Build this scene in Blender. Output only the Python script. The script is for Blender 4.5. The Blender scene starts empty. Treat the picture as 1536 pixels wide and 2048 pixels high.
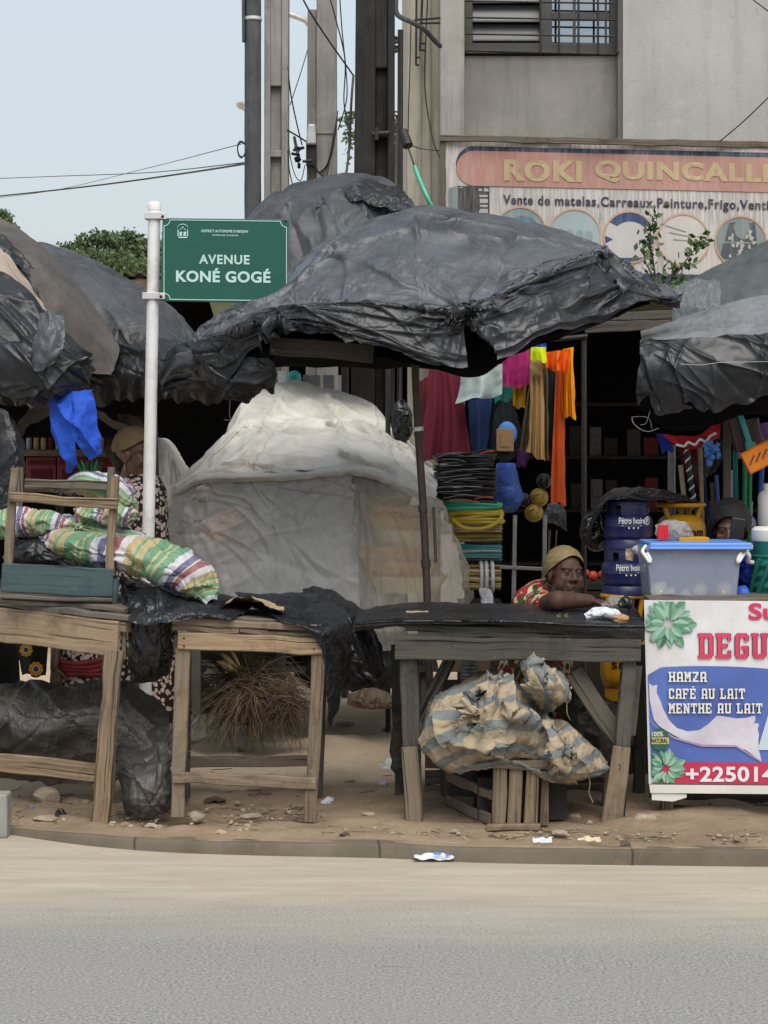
import bpy, math, random
import numpy as np
from mathutils import Vector, Matrix
random.seed(7)
SC = bpy.context.scene
COL = SC.collection
# ---------------------------------------------------------------- camera, sky, sun, exposure
H = 1.57; F = 3950.0; HZ = 900.0
cd = bpy.data.cameras.new('camera'); cam = bpy.data.objects.new('camera', cd); COL.objects.link(cam)
cam.location = (0, 0, H); cam.rotation_euler = (math.radians(90), 0, 0)
cd.sensor_fit = 'HORIZONTAL'; cd.sensor_width = 36; cd.lens = F/1536*36
cd.shift_y = -124/1536; cd.clip_end = 3000; cd.clip_start = .1
SC.camera = cam
SUN_EL, SUN_ROT = 54, 168
w = bpy.data.worlds.new('World'); SC.world = w; w.use_nodes = True
wt = w.node_tree; bg = wt.nodes['Background']
sk = wt.nodes.new('ShaderNodeTexSky'); sk.sky_type = 'NISHITA'; sk.sun_disc = False
sk.sun_elevation = math.radians(SUN_EL); sk.sun_rotation = math.radians(SUN_ROT)
sk.air_density = 1.6; sk.dust_density = 4.0; sk.ozone_density = 1.0
hsv = wt.nodes.new('ShaderNodeHueSaturation'); hsv.inputs['Saturation'].default_value = .62
mixw = wt.nodes.new('ShaderNodeMixRGB'); mixw.inputs[0].default_value = .5; mixw.inputs[2].default_value = (5.25, 5.95, 6.75, 1)
wt.links.new(sk.outputs[0], hsv.inputs['Color']); wt.links.new(hsv.outputs[0], mixw.inputs[1])
wt.links.new(mixw.outputs[0], bg.inputs[0]); bg.inputs[1].default_value = .086
sl = bpy.data.lights.new('sun', 'SUN'); sl.energy = 1.5; sl.angle = math.radians(50); sl.color = (1, .96, .9)
so = bpy.data.objects.new('sun', sl); COL.objects.link(so)
so.rotation_euler = (math.radians(90-SUN_EL), 0, math.radians(180-SUN_ROT))
so.location = (0, 0, 20)
SC.view_settings.view_transform = 'Standard'; SC.view_settings.look = 'None'; SC.view_settings.gamma = 1
SC.view_settings.exposure = 0.8
SC.render.engine = 'CYCLES'
SC.cycles.max_bounces = 6; SC.cycles.transparent_max_bounces = 12; SC.cycles.use_denoising = True

def P(px, py, D): return np.array(((px-768)*D/F, D, H-(py-HZ)*D/F))
def G(px, py, z=.07):
    D = (H-z)*F/(py-HZ); return np.array(((px-768)*D/F, D, z))
def R(a): return math.radians(a)
V3 = lambda p: np.array(p, float)
rng = np.random.default_rng(11)
# ---------------------------------------------------------------- objects
ORG = {}
def tag(o, label=None, cat=None, group=None, kind=None):
    if label: o['label'] = label
    if cat: o['category'] = cat
    if group: o['group'] = group
    if kind: o['kind'] = kind
    return o
def T(name, label, cat, loc, group=None):
    o = bpy.data.objects.new(name, None); COL.objects.link(o); o.empty_display_size = .1
    o.location = tuple(loc); ORG[o.name] = V3(loc)
    return tag(o, label, cat, group)
def dup(root, delta, label=None, name=None, rotz=0):
    r = root.copy(); COL.objects.link(r)
    r.location = Vector(root.location)+Vector(tuple(delta)); r.rotation_euler.z += rotz
    if label: r['label'] = label
    for ch in list(root.children):
        c = ch.copy(); COL.objects.link(c); c.parent = r
        for g in list(ch.children):
            d = g.copy(); COL.objects.link(d); d.parent = c
    return r
def unit(v):
    v = V3(v); n = np.linalg.norm(v); return v/n if n > 1e-9 else v

class MB:
    def __init__(s): s.v = []; s.f = []; s.uv = []; s.n = 0
    def add(s, v, f, uv=None):
        b = s.n; v = np.asarray(v, float).reshape(-1, 3)
        s.v.append(v); s.n += len(v)
        s.uv.append(np.zeros((len(v), 2)) if uv is None else np.asarray(uv, float).reshape(-1, 2))
        for q in f: s.f.append(tuple(int(i)+b for i in q))
        return s
    def box(s, c, size, rot=0, ax=None):
        c = V3(c); hx, hy, hz = [x/2 for x in size]
        v = np.array([(x, y, z) for x in (-hx, hx) for y in (-hy, hy) for z in (-hz, hz)])
        if rot:
            m = np.array(Matrix.Rotation(rot, 3, ax or 'Z')); v = v@m.T
        return s.add(v+c, [(0, 1, 3, 2), (4, 6, 7, 5), (0, 4, 5, 1), (2, 3, 7, 6), (0, 2, 6, 4), (1, 5, 7, 3)])
    def plank(s, p0, p1, w, t, up=(0, 0, 1), jit=.002, ch=.004, seg=.09, w1=None):
        p0 = V3(p0); p1 = V3(p1); L = np.linalg.norm(p1-p0); d = (p1-p0)/L
        side = np.cross(d, V3(up)); side = unit(side); u2 = np.cross(side, d)
        n = max(2, int(L/seg)+1); o = rng.uniform(0, 60, 2)
        ch = min(ch, w*.3, t*.3)
        vs = []; uvs = []
        for i in range(n):
            k = i/(n-1); ww = w+((w1 or w)-w)*k
            a, b = ww/2+rng.normal(0, jit*.6), t/2+rng.normal(0, jit*.3)
            c = p0+d*L*k+u2*rng.normal(0, jit)+side*rng.normal(0, jit*.6)
            cs = [(a, b-ch), (a-ch, b), (-a+ch, b), (-a, b-ch), (-a, -b+ch), (-a+ch, -b), (a-ch, -b), (a, -b+ch)]
            pv = [0, 0, ww, ww, ww+t, ww+t, 2*ww+t, 2*ww+t]
            for (x, y), q in zip(cs, pv):
                vs.append(c+u2*x+side*y); uvs.append((o[0]+L*k, o[1]+q))
        f = []
        for i in range(n-1):
            for j in range(8):
                a = i*8+j; b = i*8+(j+1) % 8; f.append((a, b, b+8, a+8))
        f.append(tuple(range(7, -1, -1))); f.append(tuple((n-1)*8+j for j in range(8)))
        return s.add(vs, f, uvs)
    def tube(s, pts, r, n=8, cap=True, closed=False):
        pts = np.asarray(pts, float); m = len(pts)
        r = np.full(m, r) if np.isscalar(r) else np.asarray(r, float)
        vs = []; uvs = []; prev = None; ln = 0
        for i in range(m):
            a = pts[(i-1) % m] if (i > 0 or closed) else pts[0]
            b = pts[(i+1) % m] if (i < m-1 or closed) else pts[-1]
            d = unit(b-a)
            if prev is None:
                x = np.cross(d, (0, 0, 1)) if abs(d[2]) < .9 else np.cross(d, (0, 1, 0))
            else: x = prev-d*np.dot(prev, d)
            x = unit(x); prev = x; y = np.cross(d, x)
            if i: ln += np.linalg.norm(pts[i]-pts[i-1])
            for j in range(n):
                t = 2*math.pi*j/n
                vs.append(pts[i]+(x*math.cos(t)+y*math.sin(t))*r[i]); uvs.append((ln, j/n))
        f = []
        for i in range(m if closed else m-1):
            for j in range(n):
                a = i*n+j; b = i*n+(j+1) % n; i2 = (i+1) % m
                f.append((a, b, i2*n+(j+1) % n, i2*n+j))
        if cap and not closed:
            f.append(tuple(range(n-1, -1, -1))); f.append(tuple((m-1)*n+j for j in range(n)))
        return s.add(vs, f, uvs)
    def lathe(s, prof, c, n=28, cap=True, sx=1, sy=1):
        c = V3(c); vs = []; uvs = []; m = len(prof)
        for i, (r, z) in enumerate(prof):
            for j in range(n):
                t = 2*math.pi*j/n
                vs.append(c+V3((r*math.cos(t)*sx, r*math.sin(t)*sy, z))); uvs.append((j/n, z))
        f = [(i*n+j, i*n+(j+1) % n, (i+1)*n+(j+1) % n, (i+1)*n+j) for i in range(m-1) for j in range(n)]
        if cap: f.append(tuple(range(n-1, -1, -1))); f.append(tuple((m-1)*n+j for j in range(n)))
        return s.add(vs, f, uvs)
    def ell(s, c, r, n=16, m=10, rot=None, jit=0):
        c = V3(c); r = (r, r, r) if np.isscalar(r) else r
        vs = []
        for i in range(1, m):
            a = math.pi*i/m
            for j in range(n):
                t = 2*math.pi*j/n; vs.append((math.sin(a)*math.cos(t), math.sin(a)*math.sin(t), math.cos(a)))
        vs.append((0, 0, 1)); vs.append((0, 0, -1)); vs = np.array(vs)
        if jit: vs = vs*(1+rng.normal(0, jit, (len(vs), 1)))
        vs = vs*np.array(r)
        if rot is not None: vs = vs@np.array(rot).T
        k = (m-1)*n
        f = [(i*n+j, (i+1)*n+j, (i+1)*n+(j+1) % n, i*n+(j+1) % n) for i in range(m-2) for j in range(n)]
        f += [(k, j, (j+1) % n) for j in range(n)]+[(k+1, (m-2)*n+(j+1) % n, (m-2)*n+j) for j in range(n)]
        return s.add(vs+c, f)
    def grid(s, X, closed=False, uvs=(1, 1), flip=False, keep=None):
        m, n = X.shape[:2]
        U = np.stack(np.meshgrid(np.linspace(0, uvs[0], n), np.linspace(0, uvs[1], m)), -1)
        f = []
        for i in range(m-1):
            for j in range(n if closed else n-1):
                j2 = (j+1) % n
                if keep is not None and not keep[i, j]: continue
                q = (i*n+j, (i+1)*n+j, (i+1)*n+j2, i*n+j2)
                f.append(q[::-1] if flip else q)
        return s.add(X.reshape(-1, 3), f, U.reshape(-1, 2))
    def poly(s, pts): return s.add(pts, [tuple(range(len(pts)))])
    def build(s, name, mat, parent=None, label=None, cat=None, group=None, kind=None, smooth=True, bevel=0, subd=0, solid=0, angle=40):
        v = np.concatenate(s.v); uv = np.concatenate(s.uv)
        if parent is not None: org = ORG[parent.name]
        else:
            lo, hi = v.min(0), v.max(0); org = np.array(((lo[0]+hi[0])/2, (lo[1]+hi[1])/2, lo[2]))
        me = bpy.data.meshes.new(name); me.from_pydata((v-org).tolist(), [], s.f)
        ul = me.uv_layers.new(name='UVMap')
        vi = np.zeros(len(me.loops), int); me.loops.foreach_get('vertex_index', vi)
        ul.data.foreach_set('uv', uv[vi].astype(np.float32).ravel())
        me.materials.append(mat)
        me.polygons.foreach_set('use_smooth', [bool(smooth)]*len(me.polygons))
        if smooth and angle < 180: me.set_sharp_from_angle(angle=R(angle))
        o = bpy.data.objects.new(name, me); COL.objects.link(o)
        if parent is not None: o.parent = parent
        else: o.location = tuple(org)
        ORG[o.name] = org
        if solid:
            md = o.modifiers.new('solid', 'SOLIDIFY'); md.thickness = solid
        if bevel:
            md = o.modifiers.new('bevel', 'BEVEL'); md.width = bevel; md.segments = 2; md.limit_method = 'ANGLE'
        if subd:
            md = o.modifiers.new('subd', 'SUBSURF'); md.levels = subd; md.render_levels = subd
        return tag(o, label, cat, group, kind)
# ---------------------------------------------------------------- cloth
def cr(pts, n):
    pts = np.asarray(pts, float); k = len(pts)
    t = np.linspace(0, k-1, n); i = np.minimum(t.astype(int), k-2); u = (t-i).reshape((-1,)+(1,)*(pts.ndim-1))
    g = lambda j: pts[np.clip(j, 0, k-1)]
    p0 = np.where((i == 0).reshape(u.shape), 2*g(i)-g(i+1), g(i-1)); p1 = g(i); p2 = g(i+1)
    p3 = np.where((i == k-2).reshape(u.shape), 2*g(i+1)-g(i), g(i+2))
    return .5*(2*p1+(p2-p0)*u+(2*p0-5*p1+4*p2-p3)*u**2+(3*p1-p0-3*p2+p3)*u**3)
def patch(rows, n, m):
    """rows of (px,py,D) control points, same count each -> (m,n,3) smooth sheet"""
    A = np.array([[P(*q) for q in r] for r in rows])
    A = np.stack([cr(r, n) for r in A]); return cr(A, m)
def blur(a, r, cu=False):
    for ax in (0, 1):
        k = np.hanning(2*r+3)[1:-1]; k /= k.sum()
        md = 'wrap' if (cu and ax == 1) else 'edge'
        pad = [(0, 0)]*a.ndim; pad[ax] = (r, r)
        b = np.pad(a, pad, md); a = sum(k[i]*np.take(b, range(i, i+a.shape[ax]), axis=ax) for i in range(2*r+1))
    return a
def normals(X, cu=False):
    du = (np.roll(X, -1, 1)-np.roll(X, 1, 1)) if cu else np.gradient(X, axis=1)
    nn = np.cross(du, np.gradient(X, axis=0)); return nn/(np.linalg.norm(nn, axis=2, keepdims=True)+1e-9)
def relax(X, eu=.04, ev=.04, it=90, att=.012, grav=0, pin=None, noise=.012, r=(6, 3), seed=0, bend=.12, cu=False, aniso=None):
    g = np.random.default_rng(seed); X0 = X.copy(); m, n = X.shape[:2]
    N = normals(X, cu)
    for k, rr in enumerate(r):
        a = g.normal(size=(m, n))
        if aniso: a = blur1(a, aniso[k])
        a = blur(a, rr, cu); a /= a.std()+1e-9
        X = X+N*(a*noise/(k+1))[..., None]
    mob = np.ones((m, n, 1))
    if pin is not None: mob[pin] = 0; X = np.where(mob == 0, X0, X)
    def pairs():
        out = []
        if cu:
            out.append(((slice(None), np.arange(n)), (slice(None), (np.arange(n)+1) % n), 1+eu, .5))
        else:
            for s in (0, 1):
                a = np.arange(s, n-1, 2); out.append(((slice(None), a), (slice(None), a+1), 1+eu, 1))
        for s in (0, 1):
            a = np.arange(s, m-1, 2); out.append(((a, slice(None)), (a+1, slice(None)), 1+ev, 1))
        for s in (0, 1):
            a = np.arange(s, m-1, 2)
            out.append(((a, slice(0, n-1)), (a+1, slice(1, n)), 1+(eu+ev)/2, .6))
            out.append(((a, slice(1, n)), (a+1, slice(0, n-1)), 1+(eu+ev)/2, .6))
        for s in range(3):
            a = np.arange(s, n-2, 4)
            if bend and len(a): out.append(((slice(None), a), (slice(None), a+2), 1+eu, bend))
            a = np.arange(s, m-2, 4)
            if bend and len(a): out.append(((a, slice(None)), (a+2, slice(None)), 1+ev, bend))
        return out
    PR = [(a, b, np.linalg.norm(X0[b]-X0[a], axis=-1, keepdims=True)*e, st) for a, b, e, st in pairs()]
    for k in range(it):
        X = X+mob*att*(X0-X)
        if grav: X = X+mob*np.array((0, 0, -grav))
        for a, b, L, st in PR:
            d = X[b]-X[a]; l = np.linalg.norm(d, axis=-1, keepdims=True)+1e-9
            wa, wb = mob[a], mob[b]; sw = wa+wb+1e-9
            c = d*((l-L)/l)*st
            dX = np.zeros_like(X)
            if cu and L.shape[1] == n and L.shape[0] == m:
                c = c*.5; dX[a] += c*wa/sw; dX[b] -= c*wb/sw; X = X+dX
            else:
                X[a] += c*wa/sw; X[b] -= c*wb/sw
    return X
def proj(X): return np.stack([X[..., 0]*F/X[..., 1]+768, (H-X[..., 2])*F/X[..., 1]+HZ], -1)
def crease(X, p0, p1, amp, w, taper=(.15, .6), wob=3, back=99, seed=0):
    """one pulled fold along a line between two places on the sheet"""
    p0 = V3(p0); p1 = V3(p1); d = p1-p0; L = np.hypot(*d); d = d/L; q = proj(X)-p0
    u = q@d; v = q[..., 0]*-d[1]+q[..., 1]*d[0]+wob*np.sin(u*.045+seed)+wob*.5*np.sin(u*.11+seed*2)
    t = u/L; k = np.clip(t/max(taper[0], 1e-3), 0, 1)*np.clip((1-t)/max(taper[1], 1e-3), 0, 1)
    N = normals(X); N = N*np.where(N[..., 1:2] > 0, -1, 1)
    ww = w*(.5+.9*np.clip(t, 0, 1))
    return X+N*(amp*np.exp(-np.abs(v)/ww)*k*(X[..., 1] < back))[..., None]
def folds(X, n, amp, seed, ang=None, spread=.6, w=(1.5, 5), L=(25, 100)):
    """scattered long sharp folds in grid space"""
    g = np.random.default_rng(seed); m, nn = X.shape[:2]; ii, jj = np.mgrid[0:m, 0:nn]; N = normals(X); N = N*np.where(N[..., 1:2]-.3*N[..., 2:3] > 0, -1, 1); A = np.zeros((m, nn))
    for k in range(n):
        a = g.normal(ang if ang is not None else 0, spread) if ang is not None else g.uniform(0, math.pi)
        u = (jj-g.uniform(0, nn))*1.; uu = (ii-g.uniform(0, m))*1.
        x = u*math.cos(a)+uu*math.sin(a); y = -u*math.sin(a)+uu*math.cos(a)+2.5*np.sin(x*.06+k)
        ww = g.uniform(*w); l = g.uniform(*L)
        A += g.choice([-1, 1], p=[.28, .72])*amp*g.uniform(.5, 1.3)*np.exp(-np.where(y > 0, y, -y/g.uniform(2, 5))/ww)*np.clip(1.6-1.6*np.abs(x)/l, 0, 1)
    A = A-.85*blur(A, 13)
    return X+N*A[..., None]
def raghem(X, amp, seed, k=30):
    g = np.random.default_rng(seed); n = X.shape[1]; a = blur(g.normal(size=(1, n)), 7)[0]; b = blur(g.normal(size=(1, n)), 18)[0]; a = a/a.std()*.35+b/b.std()*.7
    X[-k:, :, 2] += (np.linspace(0, 1, k)**1.5)[:, None]*a[None]*amp; return X
def blur1(a, rr):
    ru, rv = rr
    for ax, q in ((1, ru), (0, rv)):
        if q < 1: continue
        k = np.ones(2*q+1)/(2*q+1); pad = [(0, 0), (0, 0)]; pad[ax] = (q, q)
        b = np.pad(a, pad, 'wrap'); a = sum(k[i]*np.take(b, range(i, i+a.shape[ax]), axis=ax) for i in range(2*q+1))
    return a
def sheet(name, rows, n, m, mat, parent=None, label=None, cat=None, group=None, uvs=(1, 1), **kw):
    fk = kw.pop('fold', None)
    X = relax(patch(rows, n, m), **kw)
    if fk: X = folds(X, **fk)
    b = MB().grid(X, uvs=uvs)
    return b.build(name, mat, parent, label, cat, group, angle=180)
def sackgrid(path, rad, n=96, m=120, flat=1.0, **kw):
    """closed tube along path (world points) with radii, crumpled"""
    C = cr(np.array(path), m); rr = cr(np.array(rad, float)[:, None], m)[:, 0]
    X = np.zeros((m, n, 3)); up = V3((0, 0, 1))
    for i in range(m):
        d = unit(C[min(i+1, m-1)]-C[max(i-1, 0)])
        s = unit(np.cross(d, V3((.3, 1, .2)))) ; y = unit(np.cross(s, d))
        for j in range(n):
            t = 2*math.pi*j/n
            q = (s*math.cos(t)+y*math.sin(t))*rr[i]; q[2] *= flat; X[i, j] = C[i]+q
    return relax(X, cu=True, **kw)
# ---------------------------------------------------------------- text (Blender's built-in face)
def textmesh(sx, bold=0.0, space=1.0):
    cu = bpy.data.curves.new('t', 'FONT'); cu.body = sx; cu.offset = bold; cu.resolution_u = 4; cu.space_character = space
    o = bpy.data.objects.new('t', cu); COL.objects.link(o)
    dg = bpy.context.evaluated_depsgraph_get(); me = bpy.data.meshes.new_from_object(o.evaluated_get(dg))
    v = np.array([x.co[:] for x in me.vertices]); f = [tuple(p.vertices) for p in me.polygons]
    bpy.data.objects.remove(o); bpy.data.curves.remove(cu); bpy.data.meshes.remove(me)
    return v, f
def text(mb, s, fn, x0, x1, y0, y1, bold=0.0, space=1.0, dz=0, base=None):
    """lay the string in the box (x0..x1, y0..y1) of a plane given by fn(x,y,lift)"""
    v, f = textmesh(s, bold, space)
    lo, hi = v.min(0), v.max(0)
    if base is None: base = (lo[1], hi[1])
    X = x0+(v[:, 0]-lo[0])/(hi[0]-lo[0])*(x1-x0); Y = y0+(v[:, 1]-base[0])/(base[1]-base[0])*(y1-y0)
    mb.add([fn(a, b, dz) for a, b in zip(X, Y)], f)
BL = {  # slab letters as bars on a 10 x 14 field, stroke ends are serifs
 'H': [(1, 0, 3.4, 14), (6.6, 0, 9, 14), (3, 5.8, 7, 8.2), (0, 0, 4.2, 2), (5.8, 0, 10, 2), (0, 12, 4.2, 14), (5.8, 12, 10, 14)],
 'A': [(1, 0, 3.4, 13), (6.6, 0, 9, 13), (2, 11.6, 8, 14), (3, 4.6, 7, 6.8), (0, 0, 4.2, 2), (5.8, 0, 10, 2)],
 'M': [(1, 0, 3, 14), (7, 0, 9, 14), (3, 7, 4.4, 13), (5.6, 7, 7, 13), (4.2, 4.5, 5.8, 10), (0, 0, 4, 2), (6, 0, 10, 2), (0, 12, 3, 14), (7, 12, 10, 14)],
 'Z': [(1, 11.6, 9, 14), (1, 0, 9, 2.4), (6, 8.6, 8.6, 12), (4, 5, 6.8, 9), (1.6, 2, 4.6, 5.6)],
 'C': [(1, 1, 3.4, 13), (2, 0, 8, 2.4), (2, 11.6, 8, 14), (6.8, 9, 9, 13), (6.8, 1, 9, 4.6)],
 'F': [(1, 0, 3.4, 14), (3, 11.6, 9, 14), (3, 5.8, 7, 8.2), (0, 0, 4.6, 2), (0, 12, 2, 14), (7.4, 9.4, 9, 12)],
 'E': [(1, 0, 3.4, 14), (3, 11.6, 9, 14), (3, 5.8, 7, 8.2), (3, 0, 9, 2.4), (0, 0, 2, 2), (0, 12, 2, 14), (7.4, 9.4, 9, 12), (7.4, 2, 9, 4.6)],
 'U': [(1, 1, 3.4, 14), (6.6, 1, 9, 14), (2, 0, 8, 2.4), (0, 12, 4.2, 14), (5.8, 12, 10, 14)],
 'L': [(1.4, 0, 3.8, 14), (3, 0, 9, 2.4), (0, 0, 2, 2), (0, 12, 5.2, 14), (7.2, 2, 9, 5)],
 'I': [(3.8, 0, 6.2, 14), (2, 0, 8, 2), (2, 12, 8, 14)],
 'T': [(3.8, 0, 6.2, 14), (.4, 11.6, 9.6, 14), (2.4, 0, 7.6, 2), (.4, 9, 2.2, 12), (7.8, 9, 9.6, 12)],
 'N': [(1, 0, 3.2, 14), (6.8, 0, 9, 14), (3, 8, 4.6, 13), (4.2, 4.5, 5.8, 10), (5.4, 1, 7, 7), (0, 0, 4.2, 2), (0, 12, 3, 14), (5.8, 12, 10, 14)],
 'D': [(1, 0, 3.4, 14), (6.6, 1.2, 9, 12.8), (3, 0, 8, 2.4), (3, 11.6, 8, 14), (0, 0, 2, 2), (0, 12, 2, 14)],
 'G': [(1, 1, 3.4, 13), (2, 0, 8, 2.4), (2, 11.6, 8, 14), (6.8, 9.4, 9, 13), (6.6, 1, 9, 7), (5, 5, 9, 7)],
}
def block(mb, s, fn, x0, x1, y0, y1, grow=0, dz=0):
    n = sum(.62 if c in ' I' else 1 for c in s); cw = (x1-x0)/n; x = x0; k = 0
    for c in s:
        ww = cw*(.62 if c in ' I' else 1)
        acc = c == 'É'; c2 = 'E' if acc else c
        bars = list(BL.get(c2, []))
        if acc: bars.append((4, 15.4, 7, 17.2))
        for (a, b, c_, d) in bars:
            if c == 'I': a, c_ = 5+(a-5)*1.2, 5+(c_-5)*1.2
            q = [(x+ww*(.04+.092*e)-(-grow if t else grow), y0+(y1-y0)*h/14-(-grow if u else grow)) for e, h, t, u in ((a, b, 0, 0), (c_, b, 1, 0), (c_, d, 1, 1), (a, d, 0, 1))]
            z = dz+.00012*(k % 9); k += 1
            mb.poly([fn(u, v, z) for u, v in q])
        x += ww
# ---------------------------------------------------------------- bodies: primitives fused to one skin
def fuse(name, prims, mat, parent, voxel=.008, smooth=4, uvfn=None):
    b = MB()
    for p in prims:
        if p[0] == 'c':
            _, a, ra, c, rb = p; a = V3(a); c = V3(c)
            n = max(2, int(np.linalg.norm(c-a)/(min(ra, rb)*.5))+2)
            ks = np.linspace(0, 1, n)
            b.tube([a+(c-a)*k for k in ks], [ra+(rb-ra)*k for k in ks], 14); b.ell(a, ra, 14, 9); b.ell(c, rb, 14, 9)
        else:
            _, c, r = p[:3]; b.ell(c, r, 20, 14, rot=p[3] if len(p) > 3 else None)
    v = np.concatenate(b.v); me = bpy.data.meshes.new(name); me.from_pydata(v.tolist(), [], b.f)
    o = bpy.data.objects.new('tmp', me); COL.objects.link(o)
    md = o.modifiers.new('r', 'REMESH'); md.mode = 'VOXEL'; md.voxel_size = voxel
    md = o.modifiers.new('s', 'SMOOTH'); md.iterations = smooth; md.factor = .5
    dg = bpy.context.evaluated_depsgraph_get(); m2 = bpy.data.meshes.new_from_object(o.evaluated_get(dg))
    vv = np.array([x.co[:] for x in m2.vertices]); ff = [tuple(p.vertices) for p in m2.polygons]
    bpy.data.objects.remove(o); bpy.data.meshes.remove(me); bpy.data.meshes.remove(m2)
    q = MB().add(vv, ff)
    return q.build(name, mat, parent, angle=180)
# ---------------------------------------------------------------- materials (procedural)
def NT(name):
    m = bpy.data.materials.new(name); m.use_nodes = True; nt = m.node_tree
    return m, nt, nt.nodes['Principled BSDF']
def nd(nt, typ, ins=None, **props):
    n = nt.nodes.new('ShaderNode'+typ)
    for k, v in props.items(): setattr(n, k, v)
    for k, v in (ins or {}).items():
        if isinstance(v, bpy.types.NodeSocket): nt.links.new(v, n.inputs[k])
        else: n.inputs[k].default_value = v
    return n
def c4(c): return (c[0], c[1], c[2], 1)
def coord(nt, kind='Object', scale=(1, 1, 1), loc=(0, 0, 0)):
    t = nd(nt, 'TexCoord'); mp = nd(nt, 'Mapping', {'Vector': t.outputs[kind], 'Scale': scale, 'Location': loc}); return mp.outputs[0]
def noise(nt, vec, scale, detail=5, rough=.6, dist=0): return nd(nt, 'TexNoise', {'Vector': vec, 'Scale': scale, 'Detail': detail, 'Roughness': rough, 'Distortion': dist})
def ramp(nt, fac, stops, interp='LINEAR'):
    r = nd(nt, 'ValToRGB', {'Fac': fac}); cr_ = r.color_ramp; cr_.interpolation = interp
    while len(cr_.elements) < len(stops): cr_.elements.new(.5)
    for e, (p, c) in zip(cr_.elements, stops): e.position = p; e.color = c4(c) if not np.isscalar(c) else (c, c, c, 1)
    return r.outputs[0]
def mix(nt, f, a, b, blend='MIX'):
    n = nd(nt, 'MixRGB', blend_type=blend)
    for k, v in ((0, f), (1, a), (2, b)):
        if isinstance(v, bpy.types.NodeSocket): nt.links.new(v, n.inputs[k])
        else: n.inputs[k].default_value = v if np.isscalar(v) else c4(v)
    return n.outputs[0]
def bump(nt, h, strength, dist=.01, nrm=None):
    d = {'Height': h, 'Strength': strength, 'Distance': dist}
    if nrm is not None: d['Normal'] = nrm
    return nd(nt, 'Bump', d).outputs[0]
def setp(nt, b, col=None, rough=None, nrm=None, metal=None, spec=None):
    for k, v in (('Base Color', col), ('Roughness', rough), ('Normal', nrm), ('Metallic', metal), ('Specular IOR Level', spec)):
        if v is None: continue
        if isinstance(v, bpy.types.NodeSocket): nt.links.new(v, b.inputs[k])
        else: b.inputs[k].default_value = c4(v) if k == 'Base Color' else v
def pm(name, c, c2=None, scale=9, rough=.6, bmp=.15, bscale=70, metal=0, spec=.4, lo=.38, hi=.66, dirt=None, dsc=3):
    m, nt, b = NT(name); v = coord(nt)
    c2 = c2 or tuple(x*.7 for x in c)
    col = mix(nt, ramp(nt, noise(nt, v, scale).outputs[0], [(lo, 0), (hi, 1)]), c, c2)
    if dirt: col = mix(nt, ramp(nt, noise(nt, v, dsc, 8, .7).outputs[0], [(.5, 0), (.72, .8)]), col, dirt)
    setp(nt, b, col, rough, bump(nt, noise(nt, v, bscale, 6).outputs[0], bmp) if bmp else None, metal, spec)
    return m
def wood(name, c, c2, dark, bmp=.5, grey=None):
    m, nt, b = NT(name); v = coord(nt, 'UV', (1.6, 26, 1)); v2 = coord(nt, 'UV', (.7, 2.5, 1)); v3 = coord(nt)
    g = noise(nt, v, 2.2, 8, .65, .6).outputs[0]
    col = mix(nt, ramp(nt, g, [(.34, 0), (.66, 1)]), tuple(x*1.08 for x in c), tuple(x*.84 for x in c2))
    col = mix(nt, ramp(nt, noise(nt, v2, .35, 3).outputs[0], [(.42, 0), (.6, .8)]), col, grey or c2)
    crk = ramp(nt, noise(nt, coord(nt, 'UV', (1, 60, 1)), 1.1, 6, .6, .3).outputs[0], [(.0, 1), (.36, 1), (.43, 0)])
    col = mix(nt, crk, col, dark)
    st = ramp(nt, noise(nt, v3, 7, 8, .7).outputs[0], [(.52, 0), (.75, .75)])
    col = mix(nt, st, col, dark)
    wk = ramp(nt, noise(nt, v3, 26, 5, .7).outputs[0], [(.66, 0), (.74, .35)])
    col = mix(nt, wk, col, (.5, .47, .42))
    h = mix(nt, .5, g, crk, 'SUBTRACT')
    setp(nt, b, col, .85, bump(nt, h, bmp, .006), spec=.25)
    return m
def ridge(nt, vec, scale, dist=1.2, detail=2, w=.12):
    n = noise(nt, vec, scale, detail, .5, dist).outputs[0]
    a = nd(nt, 'Math', {0: n, 1: .5}, operation='SUBTRACT').outputs[0]
    a = nd(nt, 'Math', {0: a}, operation='ABSOLUTE').outputs[0]
    return nd(nt, 'MapRange', {0: a, 1: 0, 2: w, 3: 1, 4: 0}, interpolation_type='SMOOTHERSTEP').outputs[0]
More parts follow.
